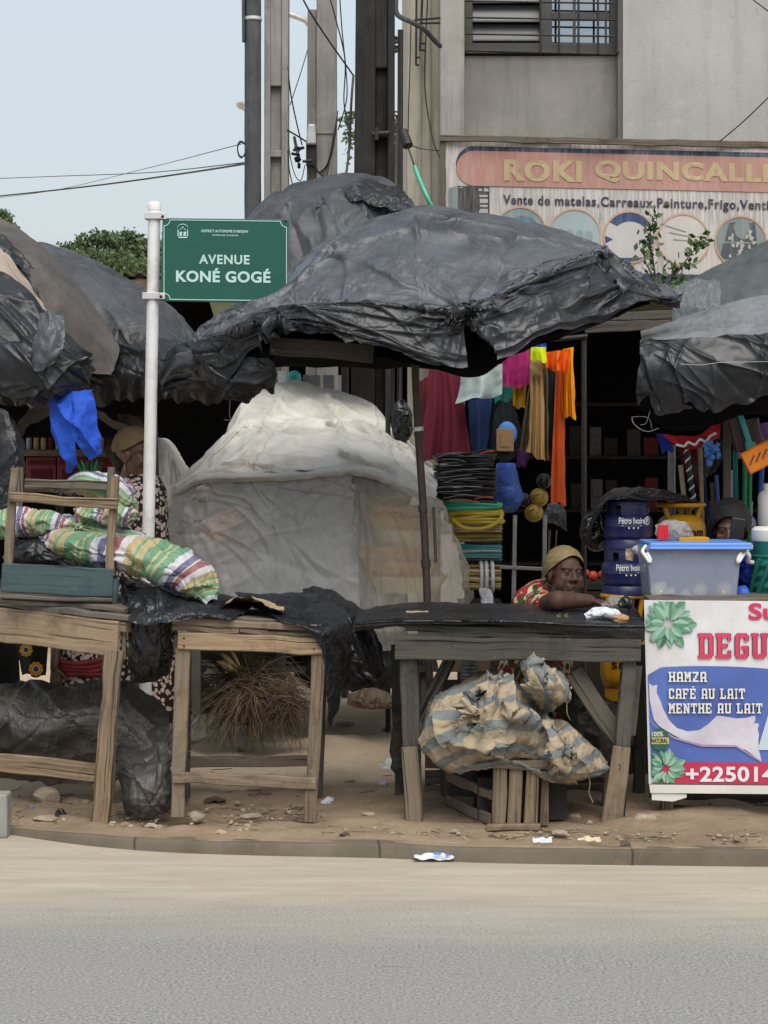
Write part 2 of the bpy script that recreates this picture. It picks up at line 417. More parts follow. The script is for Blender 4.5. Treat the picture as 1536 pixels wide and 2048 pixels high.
def tarp(name, c, dust, rough=.42, amt=.62, bmp=.55, sc=1.0, spec=.5):
    m, nt, b = NT(name); v = coord(nt)
    r1 = ridge(nt, coord(nt, 'Object', (1, 1, 1.6)), 2.6*sc, 1.6, 1, .09); r2 = ridge(nt, coord(nt, 'Object', (1.5, 1, .7)), 6*sc, 1.2, 1, .10); r3 = ridge(nt, v, 17*sc, .8, 2)
    soft = noise(nt, v, 4*sc, 2, .5, .8).outputs[0]
    mk = ramp(nt, noise(nt, v, 1.7*sc, 2).outputs[0], [(.42, .08), (.62, 1)]); rr_ = mix(nt, mk, (0, 0, 0), mix(nt, .45, r1, r2)); hb = mix(nt, .45, rr_, soft); hb = mix(nt, .03, hb, r3)
    d = ramp(nt, noise(nt, v, 2.6*sc, 9, .72).outputs[0], [(.36, 0), (amt, 1)])
    sp = ramp(nt, noise(nt, v, 48*sc, 6, .7).outputs[0], [(.58, 0), (.74, .35)])
    col = mix(nt, d, c, dust); col = mix(nt, sp, col, tuple(min(1, x*1.7) for x in dust))
    wear = mix(nt, .3, (0, 0, 0), rr_); col = mix(nt, wear, col, tuple(x*1.25 for x in dust))
    rg = ramp(nt, noise(nt, v, 5, 5).outputs[0], [(.3, rough-.1), (.7, rough+.15)])
    setp(nt, b, col, rg, bump(nt, hb, bmp*.8, .024), spec=spec)
    return m
def uvstripes(name, stops, rep=1, axis='X', rough=.6, spec=.35, dirt=(.2, .15, .1), amt=.5, bsc=60, bmp=.25, warp=.012):
    m, nt, b = NT(name); v = coord(nt, 'UV'); o = coord(nt)
    x = nd(nt, 'SeparateXYZ', {0: v}).outputs[0 if axis == 'X' else 1]
    n0 = noise(nt, o, 9, 3).outputs[0]
    x = nd(nt, 'Math', {0: n0, 1: warp, 2: x}, operation='MULTIPLY_ADD').outputs[0]
    x = nd(nt, 'Math', {0: x, 1: rep}, operation='MULTIPLY').outputs[0]
    x = nd(nt, 'Math', {0: x}, operation='FRACT').outputs[0]
    col = ramp(nt, x, stops, 'CONSTANT')
    d = ramp(nt, noise(nt, o, 6, 8, .7).outputs[0], [(.48, 0), (.78, amt)])
    col = mix(nt, d, col, dirt)
    h = noise(nt, o, bsc, 5, .7, .8).outputs[0]
    setp(nt, b, col, rough, bump(nt, h, bmp, .01), spec=spec)
    return m
def glassy(name, c, alpha, rough=.15, tint=.0, bmp=.3, bsc=25, trans=True):
    """thin clear or milky plastic film"""
    m, nt, b = NT(name); v = coord(nt)
    out = nt.nodes['Material Output']
    n1 = noise(nt, v, bsc, 6, .65, 1.0).outputs[0]
    setp(nt, b, mix(nt, ramp(nt, noise(nt, v, 4, 7, .7).outputs[0], [(.35, 0), (.7, 1)]), c, tuple(x*.78 for x in c)), rough, bump(nt, n1, bmp, .02), spec=.5)
    tr = nd(nt, 'BsdfTransparent'); tl = nd(nt, 'BsdfTranslucent', {'Color': c4(c)})
    m1 = nd(nt, 'MixShader', {0: .35, 1: b.outputs[0], 2: tl.outputs[0]})
    fac = ramp(nt, noise(nt, v, 2.2, 6, .6).outputs[0], [(.3, max(0, alpha-.1)), (.7, min(1, alpha+.1))])
    m2 = nd(nt, 'MixShader', {0: fac, 1: tr.outputs[0], 2: m1.outputs[0]})
    nt.links.new(m2.outputs[0], out.inputs[0])
    return m
def flat(name, c, rough=.55, spec=.4, var=.12):
    return pm(name, c, tuple(x*(1-var) for x in c), 6, rough, .04, 120, 0, spec)

def _a(): pass
def asphalt():
    m, nt, b = NT('asphalt'); v = coord(nt)
    fine = noise(nt, v, 95, 5, .8).outputs[0]; vor = nd(nt, 'TexVoronoi', {'Vector': v, 'Scale': 85}).outputs
    base = mix(nt, ramp(nt, fine, [(.33, 0), (.66, 1)]), (.065, .064, .06), (.42, .41, .385))
    base = mix(nt, ramp(nt, vor[0], [(.0, .5), (.35, 0)]), base, (.40, .395, .38))
    big = ramp(nt, noise(nt, coord(nt, 'Object', (.7, 2.2, 1)), 1.6, 6).outputs[0], [(.35, 0), (.7, 1)])
    base = mix(nt, mix(nt, .45, (0, 0, 0), big), base, (.25, .243, .226))
    # sand drifted towards the kerb (world distance, ragged edge)
    gy = nd(nt, 'SeparateXYZ', {0: nd(nt, 'NewGeometry').outputs['Position']}).outputs
    edge = nd(nt, 'Math', {0: noise(nt, coord(nt, 'Object', (.6, 2.5, 1)), 1.1, 8, .62).outputs[0], 1: 1.15, 2: gy[1]}, operation='MULTIPLY_ADD').outputs[0]
    edge = nd(nt, 'Math', {0: gy[0], 1: .10, 2: edge}, operation='MULTIPLY_ADD').outputs[0]
    s = nd(nt, 'MapRange', {0: edge, 1: 6.82, 2: 7.6}).outputs[0]
    s2 = nd(nt, 'Math', {0: s, 1: ramp(nt, fine, [(.2, .75), (.7, 1)])}, operation='MULTIPLY').outputs[0]
    sand = mix(nt, ramp(nt, noise(nt, coord(nt, 'Object', (.5, 3, 1)), 4, 6, .6).outputs[0], [(.35, 0), (.66, 1)]), (.46, .40, .31), (.37, .315, .235))
    col = mix(nt, s2, base, sand)
    oil = ramp(nt, noise(nt, coord(nt, 'Object', (1, 2.5, 1)), 1.1, 4, .6).outputs[0], [(.62, 0), (.75, .35)]); col = mix(nt, oil, col, (.12, .117, .11))
    streak = ramp(nt, noise(nt, coord(nt, 'Object', (1.2, 9, 1)), 3.1, 5, .6).outputs[0], [(.30, .6), (.335, 0)])
    col = mix(nt, streak, col, (.14, .13, .12))
    setp(nt, b, col, .9, bump(nt, mix(nt, .5, fine, vor[0]), .55, .004), spec=.2); return m
def sandmat():
    m, nt, b = NT('sand'); v = coord(nt)
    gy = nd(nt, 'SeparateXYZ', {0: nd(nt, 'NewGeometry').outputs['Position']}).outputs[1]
    far = nd(nt, 'MapRange', {0: nd(nt, 'Math', {0: noise(nt, v, 1.6, 7, .6).outputs[0], 1: 1.6, 2: gy}, operation='MULTIPLY_ADD').outputs[0], 1: 9.2, 2: 9.9}).outputs[0]  # pale dry sand farther back, partly light on the ground put into the colour
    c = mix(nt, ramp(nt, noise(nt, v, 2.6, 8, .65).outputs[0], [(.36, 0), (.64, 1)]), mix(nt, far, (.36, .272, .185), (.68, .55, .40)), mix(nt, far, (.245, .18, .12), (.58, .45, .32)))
    c = mix(nt, ramp(nt, noise(nt, coord(nt, 'Object', (2, 6, 1)), 5, 8, .7).outputs[0], [(.58, 0), (.74, .7)]), c, (.15, .105, .07))
    c = mix(nt, ramp(nt, noise(nt, v, 60, 6, .75).outputs[0], [(.6, 0), (.74, .5)]), c, (.46, .38, .28))
    c = mix(nt, ramp(nt, noise(nt, v, 38, 6, .75).outputs[0], [(.28, .65), (.36, 0)]), c, (.07, .05, .035))
    setp(nt, b, c, .95, bump(nt, noise(nt, v, 30, 9, .7).outputs[0], .9, .02), spec=.12); return m
def concrete(name, c, c2, st, vert=True, sc=1.0, bmp=.25, strk=1.0):
    m, nt, b = NT(name); v = coord(nt)
    col = mix(nt, ramp(nt, noise(nt, v, 1.1*sc, 9, .62).outputs[0], [(.35, 0), (.66, 1)]), c, c2)
    if vert:
        d = ramp(nt, noise(nt, coord(nt, 'Object', (5*sc, 5*sc, .35*sc)), 1.5, 8, .62).outputs[0], [(.5, 0), (.74, .8)])
        col = mix(nt, nd(nt, 'Math', {0: d, 1: strk}, operation='MULTIPLY').outputs[0], col, st)
    col = mix(nt, ramp(nt, noise(nt, v, 16*sc, 8, .75).outputs[0], [(.58, 0), (.74, .5)]), col, st)
    col = mix(nt, ramp(nt, noise(nt, v, 2.3*sc, 8, .7, 1).outputs[0], [(.57, 0), (.66, .4)]), col, tuple(min(1, x*1.2) for x in c))
    setp(nt, b, col, .9, bump(nt, noise(nt, v, 40*sc, 9, .7).outputs[0], bmp, .01), spec=.2); return m
def printcloth(name, cols, scale, fill=.40, rough=.8, rnd=1.0):
    m, nt, b = NT(name); v = coord(nt)
    vv = mix(nt, .04, v, noise(nt, v, 14, 3).outputs[1], 'ADD')
    vo = nd(nt, 'TexVoronoi', {'Vector': vv, 'Scale': scale, 'Randomness': rnd})
    k = nd(nt, 'SeparateXYZ', {0: vo.outputs[1]}).outputs[0]
    n = len(cols)-1
    col = ramp(nt, k, [(i/n, cc) for i, cc in enumerate(cols[1:])], 'CONSTANT')
    edge = ramp(nt, vo.outputs[0], [(.0, 0), (fill, 0), (fill+.05, 1)])
    col = mix(nt, edge, col, cols[0])
    setp(nt, b, col, rough, bump(nt, noise(nt, v, 30, 5).outputs[0], .3, .01), spec=.2); return m
def kerbmat(*a):
    m = concrete(*a); nt = m.node_tree; b = nt.nodes['Principled BSDF']; old = b.inputs['Base Color'].links[0].from_socket
    x = nd(nt, 'SeparateXYZ', {0: nd(nt, 'NewGeometry').outputs['Position']}).outputs[0]
    w_ = nd(nt, 'Math', {0: noise(nt, coord(nt), 3, 3).outputs[0], 1: .05, 2: x}, operation='MULTIPLY_ADD').outputs[0]
    f = nd(nt, 'Math', {0: nd(nt, 'Math', {0: w_, 1: 1.04}, operation='MULTIPLY').outputs[0]}, operation='FRACT').outputs[0]
    j = ramp(nt, f, [(0, .9), (.006, .7), (.012, 0)]); nt.links.new(mix(nt, j, old, (.03, .025, .02)), b.inputs['Base Color']); return m
M = {}
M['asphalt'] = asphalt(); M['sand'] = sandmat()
M['kerb'] = kerbmat('kerb_concrete', (.155, .13, .097), (.10, .084, .063), (.08, .066, .05), False, 4)
M['tarp'] = tarp('black_tarp', (.006, .0066, .008), (.019, .0205, .024), .40)  # black plastic; on canopy fronts its darkness also paints their shade
M['tarp_top'] = tarp('pale_lit_tarp', (.022, .0245, .030), (.098, .105, .119), .42, .66, .65)  # same tarp on top, the light on it painted in as paler grey
M['tarp_back'] = tarp('grey_tarp', (.022, .0235, .027), (.062, .065, .071), .5, .62, .5)
M['tarp_shiny'] = tarp('shiny_black_plastic', (.005, .0056, .007), (.015, .0165, .02), .36, .68, .4)
M['tarp_dirty'] = tarp('dirty_black_plastic', (.014, .014, .015), (.085, .078, .067), .5, .6, .5)
M['tarp_green'] = tarp('grey_green_tarp', (.035, .042, .044), (.085, .10, .10), .5, .62, .3)
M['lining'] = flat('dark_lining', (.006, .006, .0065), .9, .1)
M['umb_brown'] = pm('brown_umbrella_cloth', (.095, .083, .075), (.06, .055, .052), 5, .85, .2, 260, dirt=(.17, .15, .13))
M['taupe'] = pm('taupe_cloth', (.36, .29, .235), (.28, .23, .19), 5, .85, .2, 220)
M['wood'] = wood('weathered_wood', (.27, .195, .122), (.155, .11, .07), (.035, .026, .018), grey=(.185, .15, .112))
M['wood_pale'] = wood('pale_wood', (.36, .255, .155), (.235, .16, .098), (.07, .048, .03), grey=(.285, .22, .155))
M['wood_grey'] = wood('grey_wood', (.16, .132, .10), (.095, .08, .06), (.025, .02, .016), grey=(.13, .115, .095))
M['wood_dark'] = wood('dark_wood', (.066, .060, .048), (.036, .032, .026), (.012, .011, .009), grey=(.10, .094, .08))
M['wood_brown'] = wood('brown_wood', (.20, .15, .105), (.12, .09, .063), (.03, .022, .016), grey=(.17, .14, .11))
M['wood_blue'] = wood('blue_painted_wood', (.055, .088, .095), (.042, .07, .078), (.02, .03, .033), .3, grey=(.065, .10, .105))
M['ply'] = wood('dark_board', (.07, .055, .043), (.05, .04, .032), (.025, .02, .016), .2)
M['pole_wood'] = concrete('pole_wood_grey', (.105, .11, .118), (.065, .07, .077), (.035, .037, .042), True, 6, .5)
M['pole_dark'] = concrete('pole_dark', (.045, .042, .040), (.026, .025, .024), (.012, .012, .012), True, 5, .7)
M['pole_conc'] = concrete('pole_concrete', (.34, .325, .30), (.25, .24, .22), (.12, .115, .105), True, 3, .4)
M['wall'] = concrete('wall_plaster', (.42, .415, .395), (.33, .325, .305), (.17, .165, .15), True, .9, .45, .35)
M['wall_dim'] = concrete('panel_plaster', (.29, .28, .255), (.21, .20, .185), (.10, .096, .088), True, 1.4, .3, .5)
M['wall_cream'] = concrete('cream_plaster', (.52, .48, .39), (.42, .385, .31), (.22, .205, .17), True, 2.2, .3)
M['column'] = concrete('column_plaster', (.36, .34, .315), (.28, .265, .245), (.17, .16, .15), True, 2, .35)
M['dark_in'] = pm('shaded_interior', (.014, .014, .016), (.009, .009, .010), 3, .9, .2, 30, spec=.1)  # near-black colour paints the deep shade inside the rooms
M['dark_brown'] = pm('dark_brown_boards', (.035, .028, .024), (.02, .017, .015), 4, .8, .3, 30, spec=.2)
M['metal'] = pm('dull_steel', (.32, .32, .32), (.22, .22, .22), 20, .5, .1, 90, .7)
M['white_paint'] = pm('white_paint', (.74, .73, .72), (.66, .65, .64), 6, .45, .05, 60, spec=.45, dirt=(.45, .42, .38), dsc=9)
M['zinc'] = pm('pale_zinc', (.6, .6, .6), (.5, .5, .5), 14, .45, .05, 60, .3)
M['green_sign'] = flat('green_sign_paint', (.003, .082, .056), .35, .5, .08)
M['ink_white'] = flat('white_lettering', (.80, .82, .82), .5)
M['ink_pale'] = flat('pale_green_lettering', (.46, .66, .60), .5)
M['black'] = flat('black_paint', (.012, .012, .013), .4)
M['iron'] = pm('dark_iron', (.03, .03, .033), (.05, .042, .036), 20, .6, .2, 60, .5)
M['rust_pole'] = pm('rusty_umbrella_pole', (.045, .034, .034), (.07, .048, .042), 25, .5, .2, 60, .3)
M['wire'] = flat('wire_black', (.012, .012, .013), .5)
M['wire_white'] = flat('wire_white', (.40, .40, .39), .4)
M['film'] = glassy('milky_sheet', (.86, .86, .845), .74, .28, bmp=.5, bsc=9)
M['film_top'] = pm('cream_plastic_sheet', (.60, .575, .515), (.47, .445, .39), 3, .45, .5, 12, spec=.5, dirt=(.30, .275, .225), dsc=4)
M['bluefilm'] = glassy('blue_film', (.10, .20, .55), .55, .08, bmp=1.0, bsc=20)
M['basket'] = flat('basket_straw', (.72, .42, .16), .7); M['basket2'] = flat('pale_basket_straw', (.8, .68, .42), .7)
M['film_grey'] = pm('grey_plastic_sheet', (.31, .305, .285), (.22, .215, .20), 4, .4, .5, 12, spec=.5, dirt=(.15, .14, .125), dsc=4)
M['clear'] = glassy('clear_bag', (.10, .11, .13), .14, .06, bmp=1.0, bsc=22)
M['blue_cloth'] = pm('blue_cloth', (.016, .085, .52), (.012, .065, .43), 8, .75, .1, 200)
M['skin'] = pm('dark_skin', (.080, .043, .030), (.058, .030, .021), 18, .6, .06, 160, spec=.3)
M['skin2'] = pm('brown_skin', (.11, .055, .036), (.08, .04, .026), 18, .48, .06, 160, spec=.45)
M['hair'] = pm('black_hair', (.008, .007, .007), (.004, .004, .004), 40, .7, .5, 120)
M['scarf'] = pm('olive_gold_scarf', (.20, .15, .062), (.13, .095, .04), 10, .55, .2, 40, spec=.5)
M['scarf2'] = pm('tan_headwrap', (.20, .135, .07), (.13, .09, .048), 10, .75, .3, 40)
M['dots'] = printcloth('brown_print_cloth', [(.024, .014, .013), (.50, .42, .37), (.42, .34, .30), (.5, .42, .37), (.44, .37, .32)], 46, .46)
M['floral'] = printcloth('floral_print_cloth', [(.48, .42, .25), (.27, .02, .024), (.035, .07, .03), (.50, .44, .27), (.30, .022, .028), (.03, .05, .025), (.24, .02, .02)], 40, .66)
M['red_band'] = pm('red_sash', (.20, .02, .018), (.12, .012, .012), 20, .8, .3, 90)
M['sunflower'] = printcloth('yellow_print_cloth', [(.012, .016, .012), (.55, .30, .015), (.012, .015, .011), (.6, .6, .55), (.02, .03, .02)], 13, rnd=.6)
SX = [(0, (.54, .53, .56)), (.10, (.085, .08, .18)), (.20, (.54, .53, .56)), (.225, (.26, .05, .06)), (.32, (.55, .53, .56)), (.42, (.40, .31, .13)), (.53, (.09, .25, .12)), (.565, (.42, .34, .14)), (.62, (.42, .34, .14)), (.66, (.09, .26, .125)), (.78, (.43, .38, .17)), (.81, (.09, .26, .125)), (.86, (.43, .38, .17)), (.89, (.09, .26, .125))]
SX = [(p_, tuple(.82*x+.06 for x in c_)) for p_, c_ in SX]
M['sack'] = uvstripes('striped_sack_weave', SX, 3.1, axis='Y', amt=.35, bsc=120, rough=.45)
M['sack2'] = uvstripes('striped_sack_weave_two', SX, 2.2, amt=.3, bsc=120, rough=.45)
BX = [(0, (.37, .30, .205)), (.56, (.175, .195, .19))]
M['bundle'] = uvstripes('striped_awning_cloth', BX, 1, amt=.75, dirt=(.115, .082, .05), bsc=40, bmp=.5, rough=.8, axis='X', warp=.03)
M['navy'] = pm('navy_enamel', (.018, .022, .10), (.014, .017, .08), 6, .35, .04, 60, spec=.5, dirt=(.06, .06, .10), dsc=10)
M['yellow'] = pm('yellow_enamel', (.62, .30, .012), (.52, .24, .010), 6, .38, .04, 60, spec=.5, dirt=(.30, .16, .03), dsc=10)
M['lid_blue'] = flat('blue_lid', (.12, .27, .68), .35)
M['tub'] = glassy('milky_tub', (.55, .60, .74), .40, .2, bmp=.03, bsc=8)
M['jug_green'] = flat('green_jug_plastic', (.012, .13, .10), .4)
M['white_plastic'] = flat('white_plastic', (.75, .74, .70), .4)
M['bag_white'] = pm('white_bag', (.66, .68, .72), (.5, .52, .56), 20, .4, .5, 40)
M['bag_black'] = tarp('black_bag', (.006, .006, .007), (.02, .02, .022), .25, .7, .5, 3)
M['cream_food'] = flat('cream_parcel', (.62, .54, .36), .6)
M['cardboard'] = pm('cardboard', (.40, .29, .18), (.32, .23, .14), 8, .85, .15, 60)
M['stone'] = pm('dusty_stone', (.38, .32, .24), (.26, .21, .15), 14, .9, .6, 40)
M['straw'] = pm('dry_straw', (.30, .225, .13), (.16, .11, .065), 8, .9, 0)
M['root'] = pm('dark_roots', (.12, .085, .055), (.05, .035, .024), 8, .9, 0)
M['bamboo'] = pm('pale_stick_wood', (.50, .36, .19), (.38, .27, .14), 12, .6, .1, 60)
for k, c in dict(maroon=(.13, .018, .032), denim=(.40, .48, .46), magenta=(.30, .02, .115), lime=(.55, .90, .01), royal=(.015, .03, .26), tan=(.42, .28, .12), bottle=(.012, .022, .022), orange=(.82, .12, .012), orange2=(.48, .075, .018), amber=(.72, .30, .01), mustard=(.42, .22, .012), purple=(.10, .03, .13), coffee=(.11, .085, .05), navycloth=(.02, .04, .12), darkred=(.09, .016, .018), violet=(.22, .12, .34), teal=(.02, .22, .17), red=(.50, .02, .03), softblue=(.10, .26, .62)).items():
    c = tuple(min(.85, x*1.2) for x in c); M[k] = pm(k+'_cloth', c, tuple(x*.85 for x in c), 4, .82, .12, 150, spec=.2)
for k, c in dict(orange_pl=(.90, .24, .008), brown_pl=(.06, .02, .018), green_pl=(.012, .20, .075), blue_pl=(.02, .09, .35), lav_pl=(.30, .22, .45), hose_y=(.50, .36, .03), hose_g=(.05, .38, .24), hose_r=(.50, .07, .03), teal_pl=(.06, .36, .36), cable=(.010, .010, .011), red_crate=(.23, .017, .02), gold=(.35, .24, .05), sponge=(.42, .25, .12), bluebag=(.05, .13, .55)).items():
    M[k] = flat(k+'_plastic', c, .35)
M['leaf'] = pm('leaf_green', (.065, .12, .035), (.04, .075, .022), 2, .6, 0)
M['leaf2'] = pm('far_leaf_green', (.095, .145, .06), (.05, .085, .038), .6, .7, 0)
M['bark'] = pm('bark', (.10, .08, .06), (.06, .05, .04), 6, .9, .5, 40)
M['pane'] = None
def pane():
    m, nt, b = NT('window_glass'); setp(nt, b, (.30, .34, .38), .05, None, 1.0, .9); return m
M['pane'] = pane()
M['frame_dk'] = flat('grey_window_frame', (.075, .072, .07), .6)
# ---------------------------------------------------------------- the setting: road, kerb, pavement, ground
KP = [(-900, 1610), (-300, 1638), (-100, 1654), (0, 1667), (160, 1690), (320, 1704), (500, 1711), (768, 1717), (1000, 1727), (1536, 1734), (2300, 1744)]
K = cr(np.array([G(a, b, 0) for a, b in KP]), 90)
K = np.vstack([K[0]+(-20, 6, 0), K, K[-1]+(20, -1.5, 0)])
b = MB(); X = np.stack([np.stack([np.array((k[0], y, 0.)) for k in K]) for y in (-30, 3, 5.5)]+[K+(0, .05, 0)])
b.grid(X, flip=True); b.build('road', M['asphalt'], kind='structure')
b = MB()
sec = [(0, -.02), (.006, .045), (.014, .054), (.026, .058), (.075, .060), (.08, -.02)]
KH = np.interp(K[:, 0], [-1.75, -1.15, 0, 1.6], [.16, .75, .9, 1.0])
X = np.stack([K+(0, y, 0)+np.array((0, 0, 1))*(z*KH if z > 0 else z+0*KH)[:, None] for y, z in sec])
jn = blur(rng.normal(size=X.shape[:2]+(1,)), 2)*.006; X = X+jn*np.array((0, .5, 1))
b.grid(X, flip=True); b.build('kerb', M['kerb'], kind='structure', angle=60)
xs = np.linspace(-4.2, 4.2, 260); rows = 150
kd = np.interp(xs, K[:, 0], K[:, 1])+.035
t = np.linspace(0, 1, rows)**1.35
Yg = kd[None]+(13.0-kd[None])*t[:, None]
Xg = np.repeat(xs[None], rows, 0)
hz = blur(rng.normal(size=(rows, 260)), 9)*.13+blur(rng.normal(size=(rows, 260)), 3)*.032+rng.normal(size=(rows, 260))*.0012
Zg = .060+hz*np.clip((Yg-kd)*8, 0.02, 1)+np.clip((Yg-kd-.15)*.02, 0, .012)
kh = np.interp(xs, [-1.75, -1.15, 0, 1.6], [.16, .75, .9, 1.0])[None]; Zg = Zg-.058*(1-kh)*np.exp(-(Yg-kd)/.5); Zg[0] = .050*kh[0]
X = np.stack([Xg, Yg, Zg], -1)
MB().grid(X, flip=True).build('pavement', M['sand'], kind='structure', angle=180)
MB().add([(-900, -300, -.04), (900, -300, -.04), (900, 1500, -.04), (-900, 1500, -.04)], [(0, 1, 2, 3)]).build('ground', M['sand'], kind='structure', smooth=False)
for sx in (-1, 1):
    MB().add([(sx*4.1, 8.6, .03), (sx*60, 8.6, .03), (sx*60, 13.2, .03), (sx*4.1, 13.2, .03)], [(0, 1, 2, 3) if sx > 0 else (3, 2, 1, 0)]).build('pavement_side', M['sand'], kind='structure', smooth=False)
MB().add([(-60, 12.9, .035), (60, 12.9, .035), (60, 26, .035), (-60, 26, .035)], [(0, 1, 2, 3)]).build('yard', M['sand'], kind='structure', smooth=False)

def rect(b, x0, y0, x1, y1, D, dep):
    """solid block whose front face spans the given picture rectangle at distance D, dep metres deep"""
    p = P(x0, y1, D); q = P(x1, y0, D)
    b.box(((p[0]+q[0])/2, D+dep/2, (p[2]+q[2])/2), (q[0]-p[0], dep, q[2]-p[2])); return b
# ---------------------------------------------------------------- concrete building with shop below
D0 = 16.0
bl = T('concrete_building', 'grey concrete building with a grilled upstairs window above a dark open shop', 'building', (2.4, 18, 0))
TOPZ = 9.0; SH = 2.86
zx = lambda px, D: (px-768)*D/F
def wallblk(px0, px1, D, dep, z0, z1, b):
    x0, x1 = zx(px0, D), zx(px1, D)
    b.box(((x0+x1)/2, D+dep/2, (z0+z1)/2), (x1-x0, dep, z1-z0)); return b
zs = lambda py, D: H-(py-HZ)*D/F
wallblk(1246, 2150, 15.86, .6, SH, TOPZ, MB()).build('wall', M['wall'], bl, smooth=False)
wallblk(929, 1246, 16.06, .3, SH, zs(112, 16.06), MB()).build('wall_panel', M['wall_dim'], bl, smooth=False)
wallblk(880, 929, 15.8, .5, .05, TOPZ, MB()).build('column', M['column'], bl, smooth=False, bevel=.012)
wallblk(1236, 1247, 15.95, .2, SH, TOPZ, MB()).build('wall_return', M['wall_dim'], bl, smooth=False)
b = MB(); wallblk(815, 882, 16.35, 5, .05, TOPZ, b)
for px in (838, 858, 874): wallblk(px, px+3, 16.32, .05, 2.5, TOPZ, b)
b.build('side_wall', M['wall_cream'], bl, smooth=False)
b = MB(); b.box((zx(1400, 16), 22, TOPZ+.1), (6, 13.5, .2)); b.build('roof', M['wall'], bl, smooth=False)
# upstairs window
zt = 6.3; zb = zs(108, 16.1)
wf = MB(); D = 16.02
wallblk(929, 1236, D, .14, zs(106, D), zs(86, D), wf)
for a, c in ((929, 945), (1081, 1104), (1221, 1236)): wallblk(a, c, D+.003, .12, zs(86, D), zt, wf)
wallblk(929, 1236, D, .14, zt, zt+.1, wf)
win = wf.build('window', M['frame_dk'], bl, smooth=False, bevel=.004)
ORG[win.name] = ORG[bl.name]
b = MB()
for k in range(9):
    z = zs(80, D)+k*.155
    if z > zt-.1: break
    x0, x1 = zx(946, D), zx(1080, D); b.add([(x0, D+.04, z), (x1, D+.04, z), (x1, D+.10, z+.15), (x0, D+.10, z+.15)], [(0, 1, 2, 3)])
    b.box(((x0+x1)/2, D+.035, z+.004), (x1-x0, .012, .012))
b.build('louvre_blades', flat('louvre_glass', (.10, .105, .11), .3), win, smooth=False)
b = MB(); wallblk(1104, 1221, D+.06, .01, zs(86, D), zt, b); b.build('pane', M['pane'], win, smooth=False)
b = MB(); wallblk(1104, 1221, D+.045, .012, zs(38, D), zs(22, D), b); wallblk(1146, 1151, D+.047, .012, zs(86, D), zt, b); wallblk(1210, 1214, D+.047, .01, zs(86, D), zt, b); b.build('glazing_bar', M['frame_dk'], win, smooth=False)
b = MB()
for y in (2, 35, 68): b.tube([P(930, y, 15.93), P(1236, y+5, 15.93)], .008, 6)
b.tube([P(930, 101, 15.93), P(1236, 109, 15.93)], .010, 6)
for x in (1081, 1118, 1157, 1196, 1234): b.tube([P(x, 107, 15.92), P(x, -120, 15.92)], .009, 6)
for x in (930, 1236): b.tube([P(x, 104, 15.93), P(x, 104, 16.05)], .008, 6)
b.build('window_grille', M['iron'], win)
b = MB(); wallblk(929, 1236, 16.32, .05, zs(108, 16.3), zt+.2, b); b.build('window_backing', M['dark_in'], bl, smooth=False)
b = MB(); wallblk(929, 1236, 16.06, .3, zt+.12, TOPZ, b); b.build('lintel_wall', M['wall_dim'], bl, smooth=False)
# shop recess under it (a full room, its dark shade put into the colour)
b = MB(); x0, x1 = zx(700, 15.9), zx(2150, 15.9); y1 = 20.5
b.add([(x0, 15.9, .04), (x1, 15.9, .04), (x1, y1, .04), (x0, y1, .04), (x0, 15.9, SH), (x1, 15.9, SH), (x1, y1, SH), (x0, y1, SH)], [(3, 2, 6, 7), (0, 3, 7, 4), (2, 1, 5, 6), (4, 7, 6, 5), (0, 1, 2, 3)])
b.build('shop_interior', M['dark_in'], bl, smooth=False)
b = MB()
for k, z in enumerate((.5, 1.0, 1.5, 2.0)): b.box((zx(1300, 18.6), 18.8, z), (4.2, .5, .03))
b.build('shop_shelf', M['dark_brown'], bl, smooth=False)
# awning beam of the shop (old boards and a gutter) behind the umbrellas
b = MB(); b.plank(P(1180, 634, 13.6), P(1420, 628, 13.6), .06, .05); b.plank(P(1170, 655, 13.5), P(1420, 648, 13.5), .07, .05); b.box((zx(1290, 14.7), 14.75, 2.62), (1.3, 2.2, .04))
b.build('shop_awning', M['wood_dark'], bl, smooth=False)
# goods on the shop shelves: boxes in dark colours that paint their dimness, each its own thing
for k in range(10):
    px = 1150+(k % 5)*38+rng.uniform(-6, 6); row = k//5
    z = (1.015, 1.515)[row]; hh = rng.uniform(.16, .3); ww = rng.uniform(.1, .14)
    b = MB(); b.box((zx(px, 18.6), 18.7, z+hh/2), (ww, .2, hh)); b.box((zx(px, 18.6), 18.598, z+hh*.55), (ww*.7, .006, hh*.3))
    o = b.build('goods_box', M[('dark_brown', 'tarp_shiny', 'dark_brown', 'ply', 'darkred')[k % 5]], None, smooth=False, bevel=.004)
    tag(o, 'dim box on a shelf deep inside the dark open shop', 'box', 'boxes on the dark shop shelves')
# ---------------------------------------------------------------- printed shop banner over the opening
bt = T('shop_banner', 'weathered wide hardware shop banner with orange title band and picture circles', 'banner', P(1250, 560, 15.5))
def fn(x, y, lift):
    D = 15.5-.02*math.sin(x*.03+.5)*math.cos((y-300)*.008)-.012*math.sin(x*.011+y*.012)
    return P(x, y+(x-885)*.022, D-lift)
def fgrid(b, pts, lift, n=60):
    """filled shape: strip between an upper and lower edge sampled along x"""
    top, bot = pts
    T_, B_ = cr2(top, n), cr2(bot, n); A = np.array([[fn(*(p*(1-k)+q_*k), lift) for p, q_ in zip(T_, B_)] for k in np.linspace(0, 1, 14)]); b.grid(A, flip=True)
def cr2(p, n):
    p = np.array(p, float); s = np.r_[0, np.cumsum(np.linalg.norm(np.diff(p, axis=0), axis=1))]; t = np.linspace(0, s[-1], n)
    return np.stack([np.interp(t, s, p[:, 0]), np.interp(t, s, p[:, 1])], 1)
